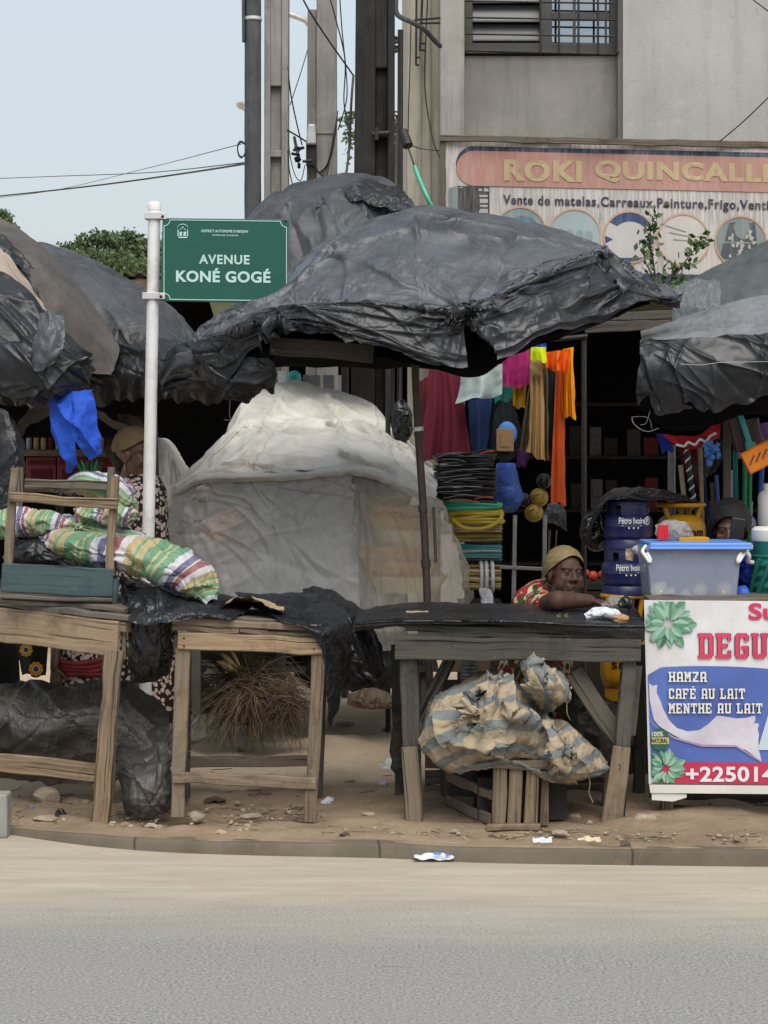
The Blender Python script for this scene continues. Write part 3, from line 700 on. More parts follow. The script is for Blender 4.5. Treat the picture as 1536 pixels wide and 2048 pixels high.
def streakmat():
    m, nt, b = NT('weathered_banner'); v = coord(nt, 'Object', (15, 1, .55))
    c = mix(nt, ramp(nt, noise(nt, v, 3, 8, .7).outputs[0], [(.44, 0), (.53, 1)]), (.52, .50, .485), (.37, .345, .33))
    c = mix(nt, ramp(nt, noise(nt, coord(nt, 'Object', (9, 1, 1.1)), 3.2, 9, .75).outputs[0], [(.57, 0), (.68, .85)]), c, (.12, .095, .08))
    c = mix(nt, ramp(nt, noise(nt, coord(nt), 2.5, 6).outputs[0], [(.45, 0), (.7, .6)]), c, (.52, .48, .44))
    setp(nt, b, c, .6, None, 0, .3); return m
def faded(name, c, st=.55, w=(.44, .38, .34)):
    m, nt, b = NT(name); v = coord(nt, 'Object', (8, 1, .8))
    f = ramp(nt, noise(nt, v, 3.4, 8, .72).outputs[0], [(.46, 0), (.70, st)]); f2 = ramp(nt, noise(nt, coord(nt), 2.4, 6).outputs[0], [(.4, 0), (.7, .5)])
    setp(nt, b, mix(nt, f2, mix(nt, f, c, w), tuple(x*.72 for x in c)), .6, None, 0, .3); return m
b = MB(); fgrid(b, ([(885, 277), (1760, 277)], [(885, 580), (1760, 580)]), 0, 150)
b.build('banner_sheet', streakmat(), bt, angle=180)
b = MB(); b.plank(fn(880, 276, .03), fn(1765, 276, .03), .05, .03); b.build('top_rail', M['wood_grey'], bt)
b = MB(); b.plank(fn(886, 276, .012), fn(886, 560, .012), .05, .03, up=(1, 0, 0)); b.build('side_rail', M['wood_grey'], bt)
cap = lambda x0, cy, r, k: [(x0+r-r*math.sin(a), cy-k*r*math.cos(a)) for a in np.linspace(math.pi/2, 0, 14)]
b = MB(); fgrid(b, (cap(912, 327, 36, 1)+[(1750, 291)], cap(912, 327, 36, -1)+[(1750, 363)]), .004, 120); b.build('title_shadow', faded('faded_navy', (.035, .05, .09)), bt, angle=180)
b = MB(); fgrid(b, (cap(913, 335, 35, 1)+[(1750, 301)], cap(913, 335, 35, -1)+[(1750, 370)]), .008, 120); b.build('title_band', faded('faded_orange', (.40, .21, .17), .7, (.44, .36, .33)), bt, angle=180)
fy = faded('faded_yellow', (.45, .36, .21), 1.0, (.40, .23, .18))
for s_, x0, x1, dy in (('ROKI', 1008, 1164, 0), ('QUINCALLE', 1190, 1556, -2)):
    b = MB(); text(b, s_, fn, x0, x1, 359+dy, 315+dy, .05, 1.12, .013); b.build('title_lettering', fy, bt, smooth=False)
fi = faded('faded_ink', (.03, .035, .06), .35)
for s_, x0, x1 in (('Vente', 1006, 1066), ('de', 1076, 1100), ('matelas,Carreaux,Peinture,Frigo,Ventilateur', 1110, 1606)):
    b = MB(); text(b, s_, fn, x0, x1, 405, 387, .028, 1.12, .007, (0, .69)); b.build('subtitle_lettering', fi, bt, smooth=False)
b = MB(); b.poly([fn(x, y, .006) for x, y in ((916, 371), (979, 370), (979, 436), (916, 436))]); b.build('printed_fridge', faded('faded_black', (.03, .035, .04), .4), bt, smooth=False)
b = MB(); b.poly([fn(x, y, .0075) for x, y in ((898, 376), (915.5, 371), (915.5, 436), (898, 436))]); b.build('printed_fridge_side', faded('faded_teal', (.16, .22, .23)), bt, smooth=False)
b = MB()
for x0, y0, x1, y1 in ((957, 376, 964, 380), (968, 375, 977, 381), (958, 388, 976, 392), (958, 396, 976, 404), (958, 408, 976, 412), (958, 416, 976, 424), (919, 373, 925, 375)): b.poly([fn(x, y, .010) for x, y in ((x0, y0), (x1, y0), (x1, y1), (x0, y1))])
tag(b.build('printed_fridge_controls', faded('faded_grey', (.38, .38, .38)), bt, smooth=False), kind='stuff')
ringm = faded('faded_tan_ring', (.48, .30, .20), .5)
fills = [('faded_teal_a', (.20, .27, .28)), ('faded_teal_b', (.30, .38, .39)), ('faded_white_a', (.50, .49, .48)), ('faded_white_b', (.50, .48, .45)), ('faded_teal_c', (.20, .245, .25))]
for k, (cx, cy) in enumerate(((1041, 462), (1150, 464), (1259, 466), (1367, 469), (1482, 471))):
    r = 51; b = MB(); A = np.linspace(0, 2*math.pi, 41)
    X = np.array([[fn(cx+r*q*math.cos(a), cy+r*q*math.sin(a), .004) for a in A] for q in (.01, .35, .7, 1)])
    b.grid(X); pc = b.build('picture_circle', faded(*fills[k]), bt, angle=180); ORG[pc.name] = ORG[bt.name]
    b = MB(); X = np.array([[fn(cx+q*math.cos(a), cy+q*math.sin(a), .009) for a in A] for q in (r-1.5, r+2)]); b.grid(X); b.build('picture_ring', ringm, pc, angle=180)
    b = MB(); g2 = np.random.default_rng(k)
    if k == 0:
        b.poly([fn(x, y, .007) for x, y in ((1008, 460), (1020, 438), (1040, 428), (1062, 430), (1080, 448), (1060, 452))]); mt = faded('print_blue', (.10, .17, .22), .5)
    elif k == 1:
        for q in range(4): b.poly([fn(1121+q*19+8*math.cos(a), 461+q*1.5+10*math.sin(a), .007) for a in A[:-1:2]])
        b.poly([fn(x, y, .0072) for x, y in ((1110, 478), (1192, 481), (1192, 485), (1110, 482))]); mt = faded('print_teal', (.20, .28, .29), .5)
    elif k == 2:
        b.poly([fn(cx+49*math.cos(a), cy+49*math.sin(a), .007) for a in np.linspace(-2.5, -.55, 14)]+[fn(cx+40*math.cos(a)+2, cy+8+40*math.sin(a), .007) for a in np.linspace(-.8, -2.3, 12)])
        b.poly([fn(x, y, .007) for x, y in ((1210, 464), (1226, 471), (1210, 480))]); b.poly([fn(x, y, .007) for x, y in ((1307, 462), (1307, 480), (1292, 471))])
        b.poly([fn(cx+49*math.cos(a), cy+49*math.sin(a), .007) for a in np.linspace(.95, 2.1, 10)]); mt = faded('print_navy', (.03, .06, .15), .3)
    elif k == 3:
        for q in range(3): b.poly([fn(1330+q*8, 440+q*14, .007), fn(1372+q*6, 452+q*9, .007), fn(1372+q*6, 454+q*9, .007), fn(1330+q*8, 442+q*14, .007)])
        mt = faded('print_grey', (.22, .21, .20), .4)
    else:
        b.poly([fn(x, y, .006) for x, y in ((1458, 432), (1510, 432), (1514, 470), (1450, 470))]); b.poly([fn(x, y, .006) for x, y in ((1446, 474), (1516, 474), (1522, 505), (1440, 505))])
        mt = faded('print_dark', (.07, .09, .10), .3)
        c = MB()
        for q in range(26):
            x, y = g2.uniform(1453, 1508), g2.uniform(436, 500); c.poly([fn(x, y, .011), fn(x+g2.uniform(2, 9), y, .011), fn(x+g2.uniform(2, 6), y+g2.uniform(4, 10), .011), fn(x, y+g2.uniform(4, 10), .011)])
        tag(c.build('printed_tools', faded('print_light', (.42, .42, .40), .4), pc, smooth=False), kind='stuff')
    b.build('print', mt, pc, smooth=False)
b = MB(); fgrid(b, ([(950, 538), (1755, 538)], [(950, 579), (1755, 579)]), .005, 60); b.build('bottom_band', faded('faded_navy_band', (.03, .05, .085), .3), bt, angle=180)
# weeds growing up in front of the banner
def leafy(b, pts, n, size, g, spread=.05):
    C = cr(np.array(pts), 40)
    for _ in range(n):
        c = C[g.integers(6, 40)]+g.normal(0, spread, 3); d = unit(g.normal(size=3)+(0, 0, .4)); s = unit(np.cross(d, g.normal(size=3))); L = size*g.uniform(.6, 1.3)
        b.add([c, c+d*L*.5+s*L*.28, c+d*L, c+d*L*.5-s*L*.28], [(0, 1, 2, 3)])
g = np.random.default_rng(5)
wd = T('weed', 'thin green leafy weed growing between the tarps and the shop banner', 'weed', P(1345, 600, 14.5))
st = MB(); lv = MB()
for pts, n in (([P(1318, 600, 14.5), P(1308, 530, 14.6), P(1300, 470, 14.6), P(1312, 428, 14.6)], 85), ([P(1330, 600, 14.4), P(1355, 545, 14.4), P(1385, 505, 14.4), P(1405, 480, 14.4)], 110), ([P(1325, 600, 14.4), P(1340, 560, 14.4), P(1350, 520, 14.5)], 25), ([P(1310, 560, 14.5), P(1290, 520, 14.5), P(1285, 485, 14.6)], 30), ([P(1335, 598, 14.3), P(1350, 580, 14.3), P(1372, 570, 14.3)], 40)):
    st.tube(cr(np.array(pts), 14), np.linspace(.008, .003, 14), 5); leafy(lv, pts, n, .062, g, .035)
st.build('stem', M['bark'], wd); lv.build('foliage', M['leaf'], wd, smooth=False)
# ---------------------------------------------------------------- low shack behind the left stalls
sh = T('shack', 'low dark shack with a rusty sheet roof behind the left stalls', 'shack', (-1.6, 16, 0))
b = MB(); x0, x1 = zx(-500, 14.5), zx(702, 14.5); zr = zs(566, 14.5)
b.add([(x0, 14.5, .04), (x1, 14.5, .04), (x1, 18, .04), (x0, 18, .04), (x0, 14.5, zr), (x1, 14.5, zr), (x1, 18, zr), (x0, 18, zr)], [(3, 2, 6, 7), (0, 3, 7, 4), (2, 1, 5, 6), (4, 7, 6, 5)])
b.build('interior', M['dark_in'], sh, smooth=False)
b = MB()
X = np.array([[(x, 14.2+4.2*k, zr+.02+.35*(1-k)*-.25+.10+.012*math.sin(x*60)) for x in np.linspace(x0-.1, x1-.3, 300)] for k in (0, .5, 1)])
b.grid(X); b.build('roof', pm('rusty_sheet', (.13, .08, .05), (.05, .038, .03), 5, .8, .2, 40), sh, angle=180)
b = MB(); b.plank((x0, 14.25, zr-.06), (x1-.3, 14.25, zr-.04), .10, .04); b.build('fascia', M['wood_brown'], sh)
# ---------------------------------------------------------------- utility poles
def prism(b, px0, px1, pxb0, pxb1, ytop, ybot, D, dep):
    a, c, d, e = P(px0, ytop, D), P(px1, ytop, D), P(pxb1, ybot, D), P(pxb0, ybot, D); o = np.array((0, dep, 0))
    b.add([e, d, c, a, e+o, d+o, c+o, a+o], [(0, 1, 2, 3), (5, 4, 7, 6), (1, 5, 6, 2), (4, 0, 3, 7), (3, 2, 6, 7), (4, 5, 1, 0)]); return b
YB = lambda D: HZ+(H-.03)*F/D
t1 = T('wooden_pole', 'slim weathered grey wooden pole, left of the row of utility poles', 'utility pole', P(506, YB(13.0), 13.0))
c0 = P(505, YB(13), 13.05); c1 = P(506, -260, 13.05)
n = 60; b = MB(); b.tube([c0+(c1-c0)*k for k in np.linspace(0, 1, n)], .058-.004*np.linspace(0, 1, n)+rng.normal(0, .0006, n), 14); b.build('shaft', M['pole_wood'], t1)
b = MB(); b.lathe([(.057, 0), (.061, .004), (.061, .02), (.057, .024)], P(506, 42, 13.05), 16, False); b.build('band', M['zinc'], t1)
b = MB(); prism(b, 482, 488.5, 484, 489, -150, 82, 13.0, .05); b.build('conduit', M['pole_wood'], t1, smooth=False)
def ring(c, rx, rz, n=24, y=.02): return [V3(c)+V3((rx*math.cos(t), y*math.sin(2*t), rz*math.sin(t))) for t in np.linspace(0, 2*math.pi, n, endpoint=False)]
b = MB()
for k in range(3): b.tube(ring(P(483+k, 299, 12.95), .026+.003*k, .055-.004*k), .004, 6, closed=True)
b.build('cable_coil', M['wire'], t1)
t2 = T('concrete_pole', 'pale concrete pole with deep rectangular recesses, second of the pole row', 'utility pole', P(551, YB(13.3), 13.3))
b = MB(); D = 13.3
prism(b, 529, 541, 526, 540, -260, YB(D), D, .2); prism(b, 563, 577, 562, 574, -260, YB(D), D, .2)
prism(b, 541, 563, 540, 562, -260, YB(D), D+.055, .09)
seg = [(-260, 172), (300, 314), (430, 444), (560, 574), (690, 704), (820, 834), (1100, 1300)]
for y0, y1 in seg: prism(b, 541, 563, 540.3, 562.3, y0, y1, D+.003, .15)
b.build('shaft', M['pole_conc'], t2, smooth=False, bevel=.008)
t3 = T('concrete_pole', 'stained concrete pole carrying a meter box and tangled cables', 'utility pole', P(645, YB(13.6), 13.6))
b = MB(); D = 13.6; prism(b, 633, 672, 632, 677, -260, YB(D), D, .16); prism(b, 615, 633, 608, 632, 18, YB(D), D+.06, .10); b.build('shaft', M['pole_conc'], t3, smooth=False, bevel=.01)
b = MB(); rect(b, 612, 286, 632, 330, D-.05, .1); b.build('meter_box', M['iron'], t3, smooth=False)
b = MB(); prism(b, 616, 631, 611, 632, 248, 288, D-.09, .15); b.build('box_hood', M['zinc'], t3, smooth=False, bevel=.01)
b = MB(); b.box(P(653, 265, D-.004), (.14, .012, .014)); b.build('strap', M['metal'], t3, smooth=False)
b = MB()
for k in range(14):
    q = P(597+rng.uniform(-9, 10), 308+rng.uniform(-22, 22), 13.5); b.tube([q, q+rng.normal(0, .03, 3)], .011, 6)
b.build('connector', M['black'], t3)
b = MB()
for k in range(5): b.tube(cr(np.array([P(628, 320+k*3, 13.45), P(636+4*k, 345+2*k, 13.4), P(660+k, 320-8*k, 13.4), P(672+k, 262-10*k, 13.5)]), 20), .004, 5)
b.build('drop_cable', M['wire'], t3)
t4 = T('wooden_pole', 'thick dark tarred wooden pole, widest of the utility poles', 'utility pole', P(745, YB(12.8), 12.8))
b = MB(); D = 12.8
prism(b, 714, 752, 698, 748, -260, YB(D), D, .26); prism(b, 776, 790, 772, 789, -260, YB(D), D, .26)
prism(b, 752, 776, 748, 772, -260, YB(D), D+.06, .16)
for y0, y1 in ((-260, 136), (262, 276), (470, 490), (700, 720), (950, 1300)): prism(b, 752, 776, 750, 774, y0, y1, D+.004, .2)
b.build('shaft', M['pole_dark'], t4, smooth=False, bevel=.012)
b = MB(); b.tube([P(745, 268, D-.03), P(778, 266, D-.03)], .018, 8); b.tube([P(752, 255, D-.04), P(753, 280, D-.04)], .014, 8); b.build('iron_bolt', M['iron'], t4)
t5 = T('metal_post', 'thin rusty metal post with small insulators beside the thick dark pole', 'post', P(798, YB(15), 15.0))
b = MB(); b.tube([P(797, YB(15), 15), P(801, 60, 15)], .022, 8); b.build('shaft', M['iron'], t5)
for y in (80, 98): b = MB(); b.lathe([(.006, -.03), (.022, -.02), (.014, 0), (.022, .02), (.006, .03)], P(791, y, 14.95), 10); b.build('insulator', M['iron'], t5)
b = MB(); b.tube([P(814, 270, 12.6), P(803, 272, 12.6)], .03, 8); b.tube([P(806, 262, 12.6), P(816, 292, 12.55)], [.028, .035], 8)
tag(b.build('cable_clamp', M['iron'], None), 'dark cable clamp hanging beside the thick dark pole', 'cable clamp')
b = MB(); b.tube(cr(np.array([P(829, 333, 12.4), P(840, 362, 12.35), P(853, 392, 12.3), P(866, 418, 12.3)]), 14), .014, 8)
tag(b.build('hose', M['hose_g'], None), 'short green hose end dangling above the umbrella top', 'hose')
# lamp arms of far street lamps
b = MB(); b.tube(cr(np.array([P(577, 28, 24), P(600, 36, 24), P(612, 42, 24), P(618, 50, 24)]), 10), .035, 8); tag(b.build('lamp_arm', M['zinc'], None), 'curved pale lamp arm reaching behind the stained concrete pole', 'lamp arm')
b = MB(); b.ell(P(481, 210, 26), (.055, .2, .05), 12, 8); b.tube([P(481, 212, 26), P(500, 226, 26)], .03, 8); tag(b.build('street_lamp_head', M['zinc'], None), 'small pale street lamp head peeping out left of the grey wooden pole', 'street lamp')
b = MB(); b.tube(cr(np.array([P(792, -10, 15), P(794, 28, 15), P(825, 45, 15), P(850, 60, 15.2), P(868, 80, 15.4), P(880, 92, 15.7)]), 24), .02, 8); tag(b.build('conduit_pipe', M['pole_wood'], None), 'curved grey conduit pipe running into the building column', 'conduit')
# iron bracket ladder on the cream wall
b = MB(); r = .009
for pts in ([P(833, -10, 16.2), P(832, 130, 16.2)], [P(845, -10, 16.2), P(840, 100, 16.2)], [P(832, 130, 16.2), P(838, 130, 16.2)], [P(832, 115, 16.2), P(840, 115, 16.2)], [P(838, 100, 16.2), P(850, 101, 16.2)], [P(840, 87, 16.2), P(852, 87, 16.2)], [P(830, 40, 16.0), P(880, 36, 15.8)], [P(835, 47, 16.0), P(880, 46, 15.8)]): b.tube(pts, r, 6)
tag(b.build('iron_bracket', M['iron'], None), 'black iron cable bracket fixed to the cream side wall', 'bracket')
WIRES = [('thin black overhead wire sagging low from the left to the grey wooden pole', [(-80, 398, 20), (0, 392, 19), (200, 370, 17), (380, 345, 15), (500, 326, 13)], .009),
 ('hair thin wire just above the thickest overhead wire', [(-80, 360, 22), (100, 353, 20), (300, 345, 17), (500, 324, 13.1)], .005),
 ('hair thin wire rising from the low left to the cable coil', [(-80, 404, 30), (100, 382, 25), (300, 335, 19), (490, 286, 13.2)], .004),
 ('black wire crossing diagonally down onto the thick dark pole', [(590, -40, 12.2), (612, 10, 12.3), (650, 70, 12.5), (706, 150, 12.75)], .007),
 ('black wire hanging straight down beside the stained concrete pole', [(652, -30, 13.2), (672, 40, 13.3), (690, 120, 13.4), (688, 205, 13.4), (700, 260, 13.0)], .006),
 ('wire bundle strand between the stained pole and the thick dark pole', [(678, -30, 13.2), (684, 60, 13.3), (692, 140, 13.3), (693, 200, 13.3), (676, 260, 13.4)], .005),
 ('loose black cable bending down right of the recessed concrete pole', [(575, 135, 13.3), (582, 190, 13.4), (592, 240, 13.5), (604, 290, 13.5)], .006),
 ('long slack cable bowing down right of the recessed concrete pole', [(576, 262, 13.3), (580, 310, 13.4), (590, 350, 13.4), (602, 360, 13.4), (610, 330, 13.5)], .004),
 ('slack cable touching the grey tarp right of the recessed concrete pole', [(576, 300, 13.3), (578, 335, 13.3), (584, 365, 13.3), (592, 392, 13.3)], .005),
 ('short black cable from the recessed pole to the meter box', [(574, 260, 13.3), (595, 272, 13.4), (612, 283, 13.5)], .007),
 ('black wire climbing from the meter box towards the lamp arm', [(580, 210, 14), (600, 150, 14), (615, 100, 14), (628, 50, 13.9)], .004),
 ('black wire running down the cream wall to the banner', [(856, -20, 16.1), (852, 70, 16.1), (850, 180, 16.1), (866, 280, 16.0), (884, 325, 15.7)], .007),
 ('black wire from the cable clamp to the green hose', [(815, 292, 12.55), (822, 312, 12.5), (830, 336, 12.4)], .007),
 ('pair wire strung level from the cable clamp to the building column', [(816, 288, 12.6), (840, 297, 14), (862, 300, 15.4), (884, 302, 15.7)], .005),
 ('thin wire hanging straight down the cream wall edge', [(822, 40, 16.2), (820, 130, 16.2), (817, 220, 16.2), (816, 290, 16.2)], .006),
 ('black cable slanting across the plaster wall near the right edge', [(1438, 284, 15.4), (1490, 240, 15.3), (1560, 172, 15.2)], .006),
 ('black wire cutting the top right corner of the plaster wall', [(1500, -5, 15.3), (1540, 25, 15.3), (1600, 70, 15.3)], .006),
 ('twisted dark cable leaning against the thick dark pole', [(707, 150, 12.75), (703, 200, 12.7), (698, 300, 12.7), (690, 365, 12.6)], .010)]
for lab, pts, r in WIRES:
    b = MB(); b.tube(cr(np.array([P(*q) for q in pts]), 28), r*.8, 6)
    tag(b.build('cable', M['wire'], None), lab, 'cable', 'overhead and dangling cables')
# ---------------------------------------------------------------- trees
def tree(lab, base, trunk, clumps, nleaf, size, mat, seed):
    g = np.random.default_rng(seed); t = T('tree', lab, 'tree', base)
    b = MB(); top = V3(trunk); base = V3(base)
    b.tube(cr(np.array([base, base*.6+top*.4+g.normal(0, .1, 3), top]), 12), np.linspace(.28, .12, 12), 8)
    for c, r in clumps:
        c = V3(c); b.tube(cr(np.array([top*.5+base*.5 if g.random() < .3 else top, (top+c)/2+g.normal(0, .15, 3), c]), 8), np.linspace(.09, .02, 8), 6)
    b.build('trunk', M['bark'], t)
    L = MB(); vs = []; fs = []
    for c, r in clumps:
        c = V3(c); r = V3(r); k = int(nleaf*r[0]*r[2])
        d = g.normal(size=(k, 3)); d /= np.linalg.norm(d, axis=1, keepdims=True); q = c+d*r*(g.random((k, 1))**.45)
        sub = c+np.array([unit(g.normal(size=3)) for _ in range(12)])*r*.85
        q = np.where(g.random((k, 1)) < .55, sub[g.integers(0, 12, k)]+g.normal(0, 1, (k, 3))*r*.23, q)
        for x in q:
            a = unit(g.normal(size=3)); s = unit(np.cross(a, g.normal(size=3))); z = size*g.uniform(.5, 1.3); o = len(vs)
            vs += [x-a*z-s*z*.5, x+s*z*.7-a*z*.2, x+a*z, x-s*z*.6+a*z*.1]; fs.append((o, o+1, o+2, o+3))
    L.add(vs, fs); L.build('crown', mat, t, smooth=False); return t
q = lambda x, y, D: P(x, y, D)
tree('broad green tree beyond the shack, left of the street sign', (*(q(235, 500, 60)[:2]), 0), q(235, 545, 60),
     [(q(190, 498, 60), (1.15, 1.0, .42)), (q(225, 490, 60), (1.0, 1.0, .36)), (q(262, 488, 61), (.9, .9, .30)), (q(150, 512, 59), (.7, .7, .22)), (q(290, 508, 60), (.75, .8, .40)), (q(240, 525, 59), (1.3, .9, .42)), (q(175, 528, 59), (.9, .9, .30)), (q(310, 530, 60), (.9, .8, .5)), (q(330, 500, 60), (.5, .6, .4)), (q(120, 524, 59), (.5, .5, .16)), (q(205, 474, 60), (.35, .3, .16)), (q(262, 471, 60), (.3, .3, .12)), (q(160, 490, 60), (.25, .3, .10))], 2300, .075, M['leaf2'], 3)
tree('sprig of a green tree top above the leftmost umbrella', (*(q(-30, 500, 40)[:2]), 0), q(-25, 520, 40),
     [(q(6, 436, 40), (.18, .2, .14)), (q(16, 452, 40), (.2, .2, .08)), (q(-30, 440, 40), (.5, .4, .3)), (q(20, 463, 40), (.14, .2, .05)), (q(-10, 470, 40), (.4, .4, .15))], 6000, .05, M['leaf2'], 4)
bt2 = T('bare_tree', 'thin bare tree branches showing between the thick pole and the cream wall', 'tree', (*(q(790, 300, 34)[:2]), 0))
b = MB(); g = np.random.default_rng(9); tr = q(795, 340, 34); b.tube([(tr[0], 34, 0), tr, q(796, 240, 34)], [.12, .07, .03], 7)
for k in range(26):
    y = g.uniform(215, 350); s = q(796+g.normal(0, 2), y, 34); L = g.uniform(.2, .75)*g.choice([-1, 1]); e = s+(L, g.normal(0, .2), g.uniform(-.06, .22)); b.tube([s, (s+e)/2+g.normal(0, .03, 3), e], [.018, .012, .005], 5)
    for _ in range(3): f = s+(e-s)*g.uniform(.4, 1); b.tube([f, f+(g.normal(0, .09), 0, g.uniform(-.04, .14))], [.008, .004], 4)
b.build('branches', M['bark'], bt2)
b = MB(); b2 = g
for k in range(420):
    x = q(g.choice([792, 700, 812])+g.normal(0, 9), 225+abs(g.normal(0, 1))*52, 34); a = unit(g.normal(size=3)); s = unit(np.cross(a, g.normal(size=3))); b.add([x-a*.05, x+s*.03, x+a*.05, x-s*.03], [(0, 1, 2, 3)])
b.build('foliage', M['leaf2'], bt2, smooth=False)
# ---------------------------------------------------------------- umbrellas and tarps
def hem(X, drop=.0): return X
def shop_umbrella(): pass
# main umbrella under a black tarp
um = T('market_umbrella', 'big black tarp draped market umbrella in the middle, on a rusty slanting pole', 'umbrella', P(856, 1430, 9.1)*(1, 1, 0)+(0, 0, .05))
rows = [
 [(420, 722, 9.3), (480, 724, 9.5), (560, 730, 9.65), (680, 730, 9.72), (820, 732, 9.75), (930, 724, 9.72), (1090, 684, 9.65), (1200, 648, 9.5), (1290, 606, 9.3), (1330, 598, 9.2)],
 [(405, 668, 9.2), (470, 632, 9.4), (560, 590, 9.5), (660, 520, 9.55), (820, 460, 9.55), (945, 462, 9.55), (1090, 485, 9.5), (1200, 520, 9.4), (1280, 572, 9.25), (1345, 592, 9.15)],
 [(396, 668, 9.05), (460, 626, 9.1), (548, 588, 9.1), (650, 490, 9.12), (822, 424, 9.15), (945, 430, 9.15), (1090, 461, 9.15), (1195, 493, 9.12), (1275, 552, 9.08), (1352, 590, 9.03)],
 [(388, 676, 8.95), (455, 640, 8.92), (535, 602, 8.86), (645, 552, 8.82), (790, 510, 8.83), (920, 505, 8.83), (1080, 505, 8.88), (1198, 503, 9.03), (1282, 566, 9.0), (1356, 595, 8.98)],
 [(384, 686, 8.87), (451, 662, 8.82), (523, 622, 8.74), (620, 602, 8.66), (750, 602, 8.62), (915, 612, 8.60), (1075, 552, 8.72), (1202, 512, 9.04), (1290, 576, 8.95), (1360, 599, 8.96)],
 [(383, 690, 8.85), (450, 668, 8.79), (522, 628, 8.70), (620, 609, 8.61), (750, 610, 8.57), (918, 622, 8.55), (1075, 562, 8.67), (1203, 522, 9.0), (1292, 580, 8.92), (1360, 600, 8.95)],
 [(384, 715, 8.82), (448, 700, 8.76), (520, 655, 8.66), (615, 632, 8.57), (750, 645, 8.55), (920, 668, 8.54), (1080, 612, 8.6), (1205, 570, 8.82), (1298, 590, 8.88), (1361, 607, 8.93)],
 [(390, 755, 8.86), (445, 758, 8.79), (520, 692, 8.66), (612, 664, 8.55), (750, 698, 8.53), (928, 736, 8.52), (1080, 674, 8.58), (1205, 634, 8.75), (1300, 600, 8.87), (1362, 612, 8.93)],
]
Xp = patch(rows, 320, 220)
Xp = raghem(folds(Xp, 56, .024, 20, .15, .7, w=(1.5, 4), L=(40, 150)), .018, 5, 40)
PX = (925, 628)
for k, (x, y, a, w_) in enumerate(((690, 600, .030, 7), (745, 655, .032, 8), (800, 700, .035, 7), (865, 735, .04, 8), (905, 740, .03, 6), (985, 695, .045, 8), (1040, 680, .03, 8), (1075, 612, .04, 7), (1190, 500, .030, 12), (860, 540, .03, 9), (800, 520, .022, 7), (1010, 520, .025, 8), (640, 560, .02, 8), (960, 690, -.03, 9), (840, 660, -.025, 9), (1000, 640, -.02, 9))):
    Xp = crease(Xp, PX, (x, y), a, w_, (.04, .9), 4, 9.5, k)
for k, (p, q_, a, w_) in enumerate((((548, 630), (500, 770), .04, 7), ((548, 635), (440, 690), .03, 8), ((548, 632), (620, 680), .03, 8), ((545, 630), (560, 700), -.03, 6), ((540, 640), (395, 690), .025, 9), ((650, 505), (745, 540), .018, 4), ((720, 528), (862, 592), .022, 4), ((826, 428), (842, 520), .014, 5), ((700, 470), (560, 590), .02, 10), ((1195, 496), (1290, 575), .03, 8), ((1195, 498), (1240, 600), -.02, 8), ((1190, 500), (1150, 630), .022, 9), ((1260, 560), (1120, 620), .03, 8), ((1265, 556), (1180, 640), .03, 7), ((1000, 560), (1190, 505), .02, 8), ((950, 470), (1150, 490), .014, 7), ((880, 450), (1040, 540), .014, 8), ((640, 690), (880, 720), .02, 7), ((560, 650), (760, 690), -.02, 8), ((980, 600), (1200, 545), -.02, 6))):
    Xp = crease(Xp, p, q_, a*1.5, w_, (.1, .5), 4, 9.3, k+.5)
Xp = relax(Xp, eu=.024, ev=.022, it=70, att=.02, noise=.006, r=(9, 4), seed=3, bend=.1)
pq = proj(Xp); cxy = (pq[:-1, :-1]+pq[1:, 1:])/2
def intri(p, a, b_, c_):
    s = lambda u, v: (p[..., 0]-v[0])*(u[1]-v[1])-(u[0]-v[0])*(p[..., 1]-v[1])
    d1, d2, d3 = s(a, b_), s(b_, c_), s(c_, a); return ((d1 < 0) & (d2 < 0) & (d3 < 0)) | ((d1 > 0) & (d2 > 0) & (d3 > 0))
front_ = Xp[:-1, :-1, 1] < 8.9
kp = ~(front_ & (intri(cxy, (926, 645), (938, 752), (988, 694)) | intri(cxy, (938, 752), (988, 694), (1010, 770))))
# uneven lower edge
cutm = 150
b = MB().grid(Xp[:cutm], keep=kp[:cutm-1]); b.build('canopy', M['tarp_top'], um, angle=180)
b = MB().grid(Xp[cutm-1:], keep=kp[cutm-1:]); b.build('valance', M['tarp'], um, angle=180, label='glossier hanging front edge of the canopy, its shade painted in darker')
# dark lining that shows below the hem
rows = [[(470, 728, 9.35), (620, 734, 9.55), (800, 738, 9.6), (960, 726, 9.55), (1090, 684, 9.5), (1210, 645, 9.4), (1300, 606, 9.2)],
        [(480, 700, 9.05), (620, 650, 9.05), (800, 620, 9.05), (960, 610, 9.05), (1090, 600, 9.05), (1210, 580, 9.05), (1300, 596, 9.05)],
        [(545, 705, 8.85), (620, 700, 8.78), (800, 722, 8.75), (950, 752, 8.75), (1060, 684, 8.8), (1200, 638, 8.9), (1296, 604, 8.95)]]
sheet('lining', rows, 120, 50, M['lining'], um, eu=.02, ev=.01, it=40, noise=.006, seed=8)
b = MB(); b.tube(cr(np.array([P(862, 1480, 9.1), P(855, 1210, 9.1), P(846, 1010, 9.1), P(833, 800, 9.1), P(822, 470, 9.1)]), 30), .018, 10)
for y, r in ((858, .022), (1120, .023), (1010, .021)): b.tube([P(837+(y-860)*.055, y, 9.1), P(838+(y-860)*.055, y+14, 9.1)], r, 10)
pl = b.build('pole', M['rust_pole'], um)
b = MB(); b.tube([P(836, 854, 9.09), P(837, 862, 9.09)], .024, 10); b.build('collar', M['zinc'], um)
b = MB(); b.plank(P(867, 1014, 9.06), P(872, 1125, 9.06), .014, .014, jit=.0005); b.build('splint', M['rust_pole'], um)
b = MB()
for a, c in ((600, 615), (720, 610), (930, 625), (1080, 595), (1200, 510)): b.tube([P(823, 640, 9.08), P(a, c+12, 8.85)], .006, 6)
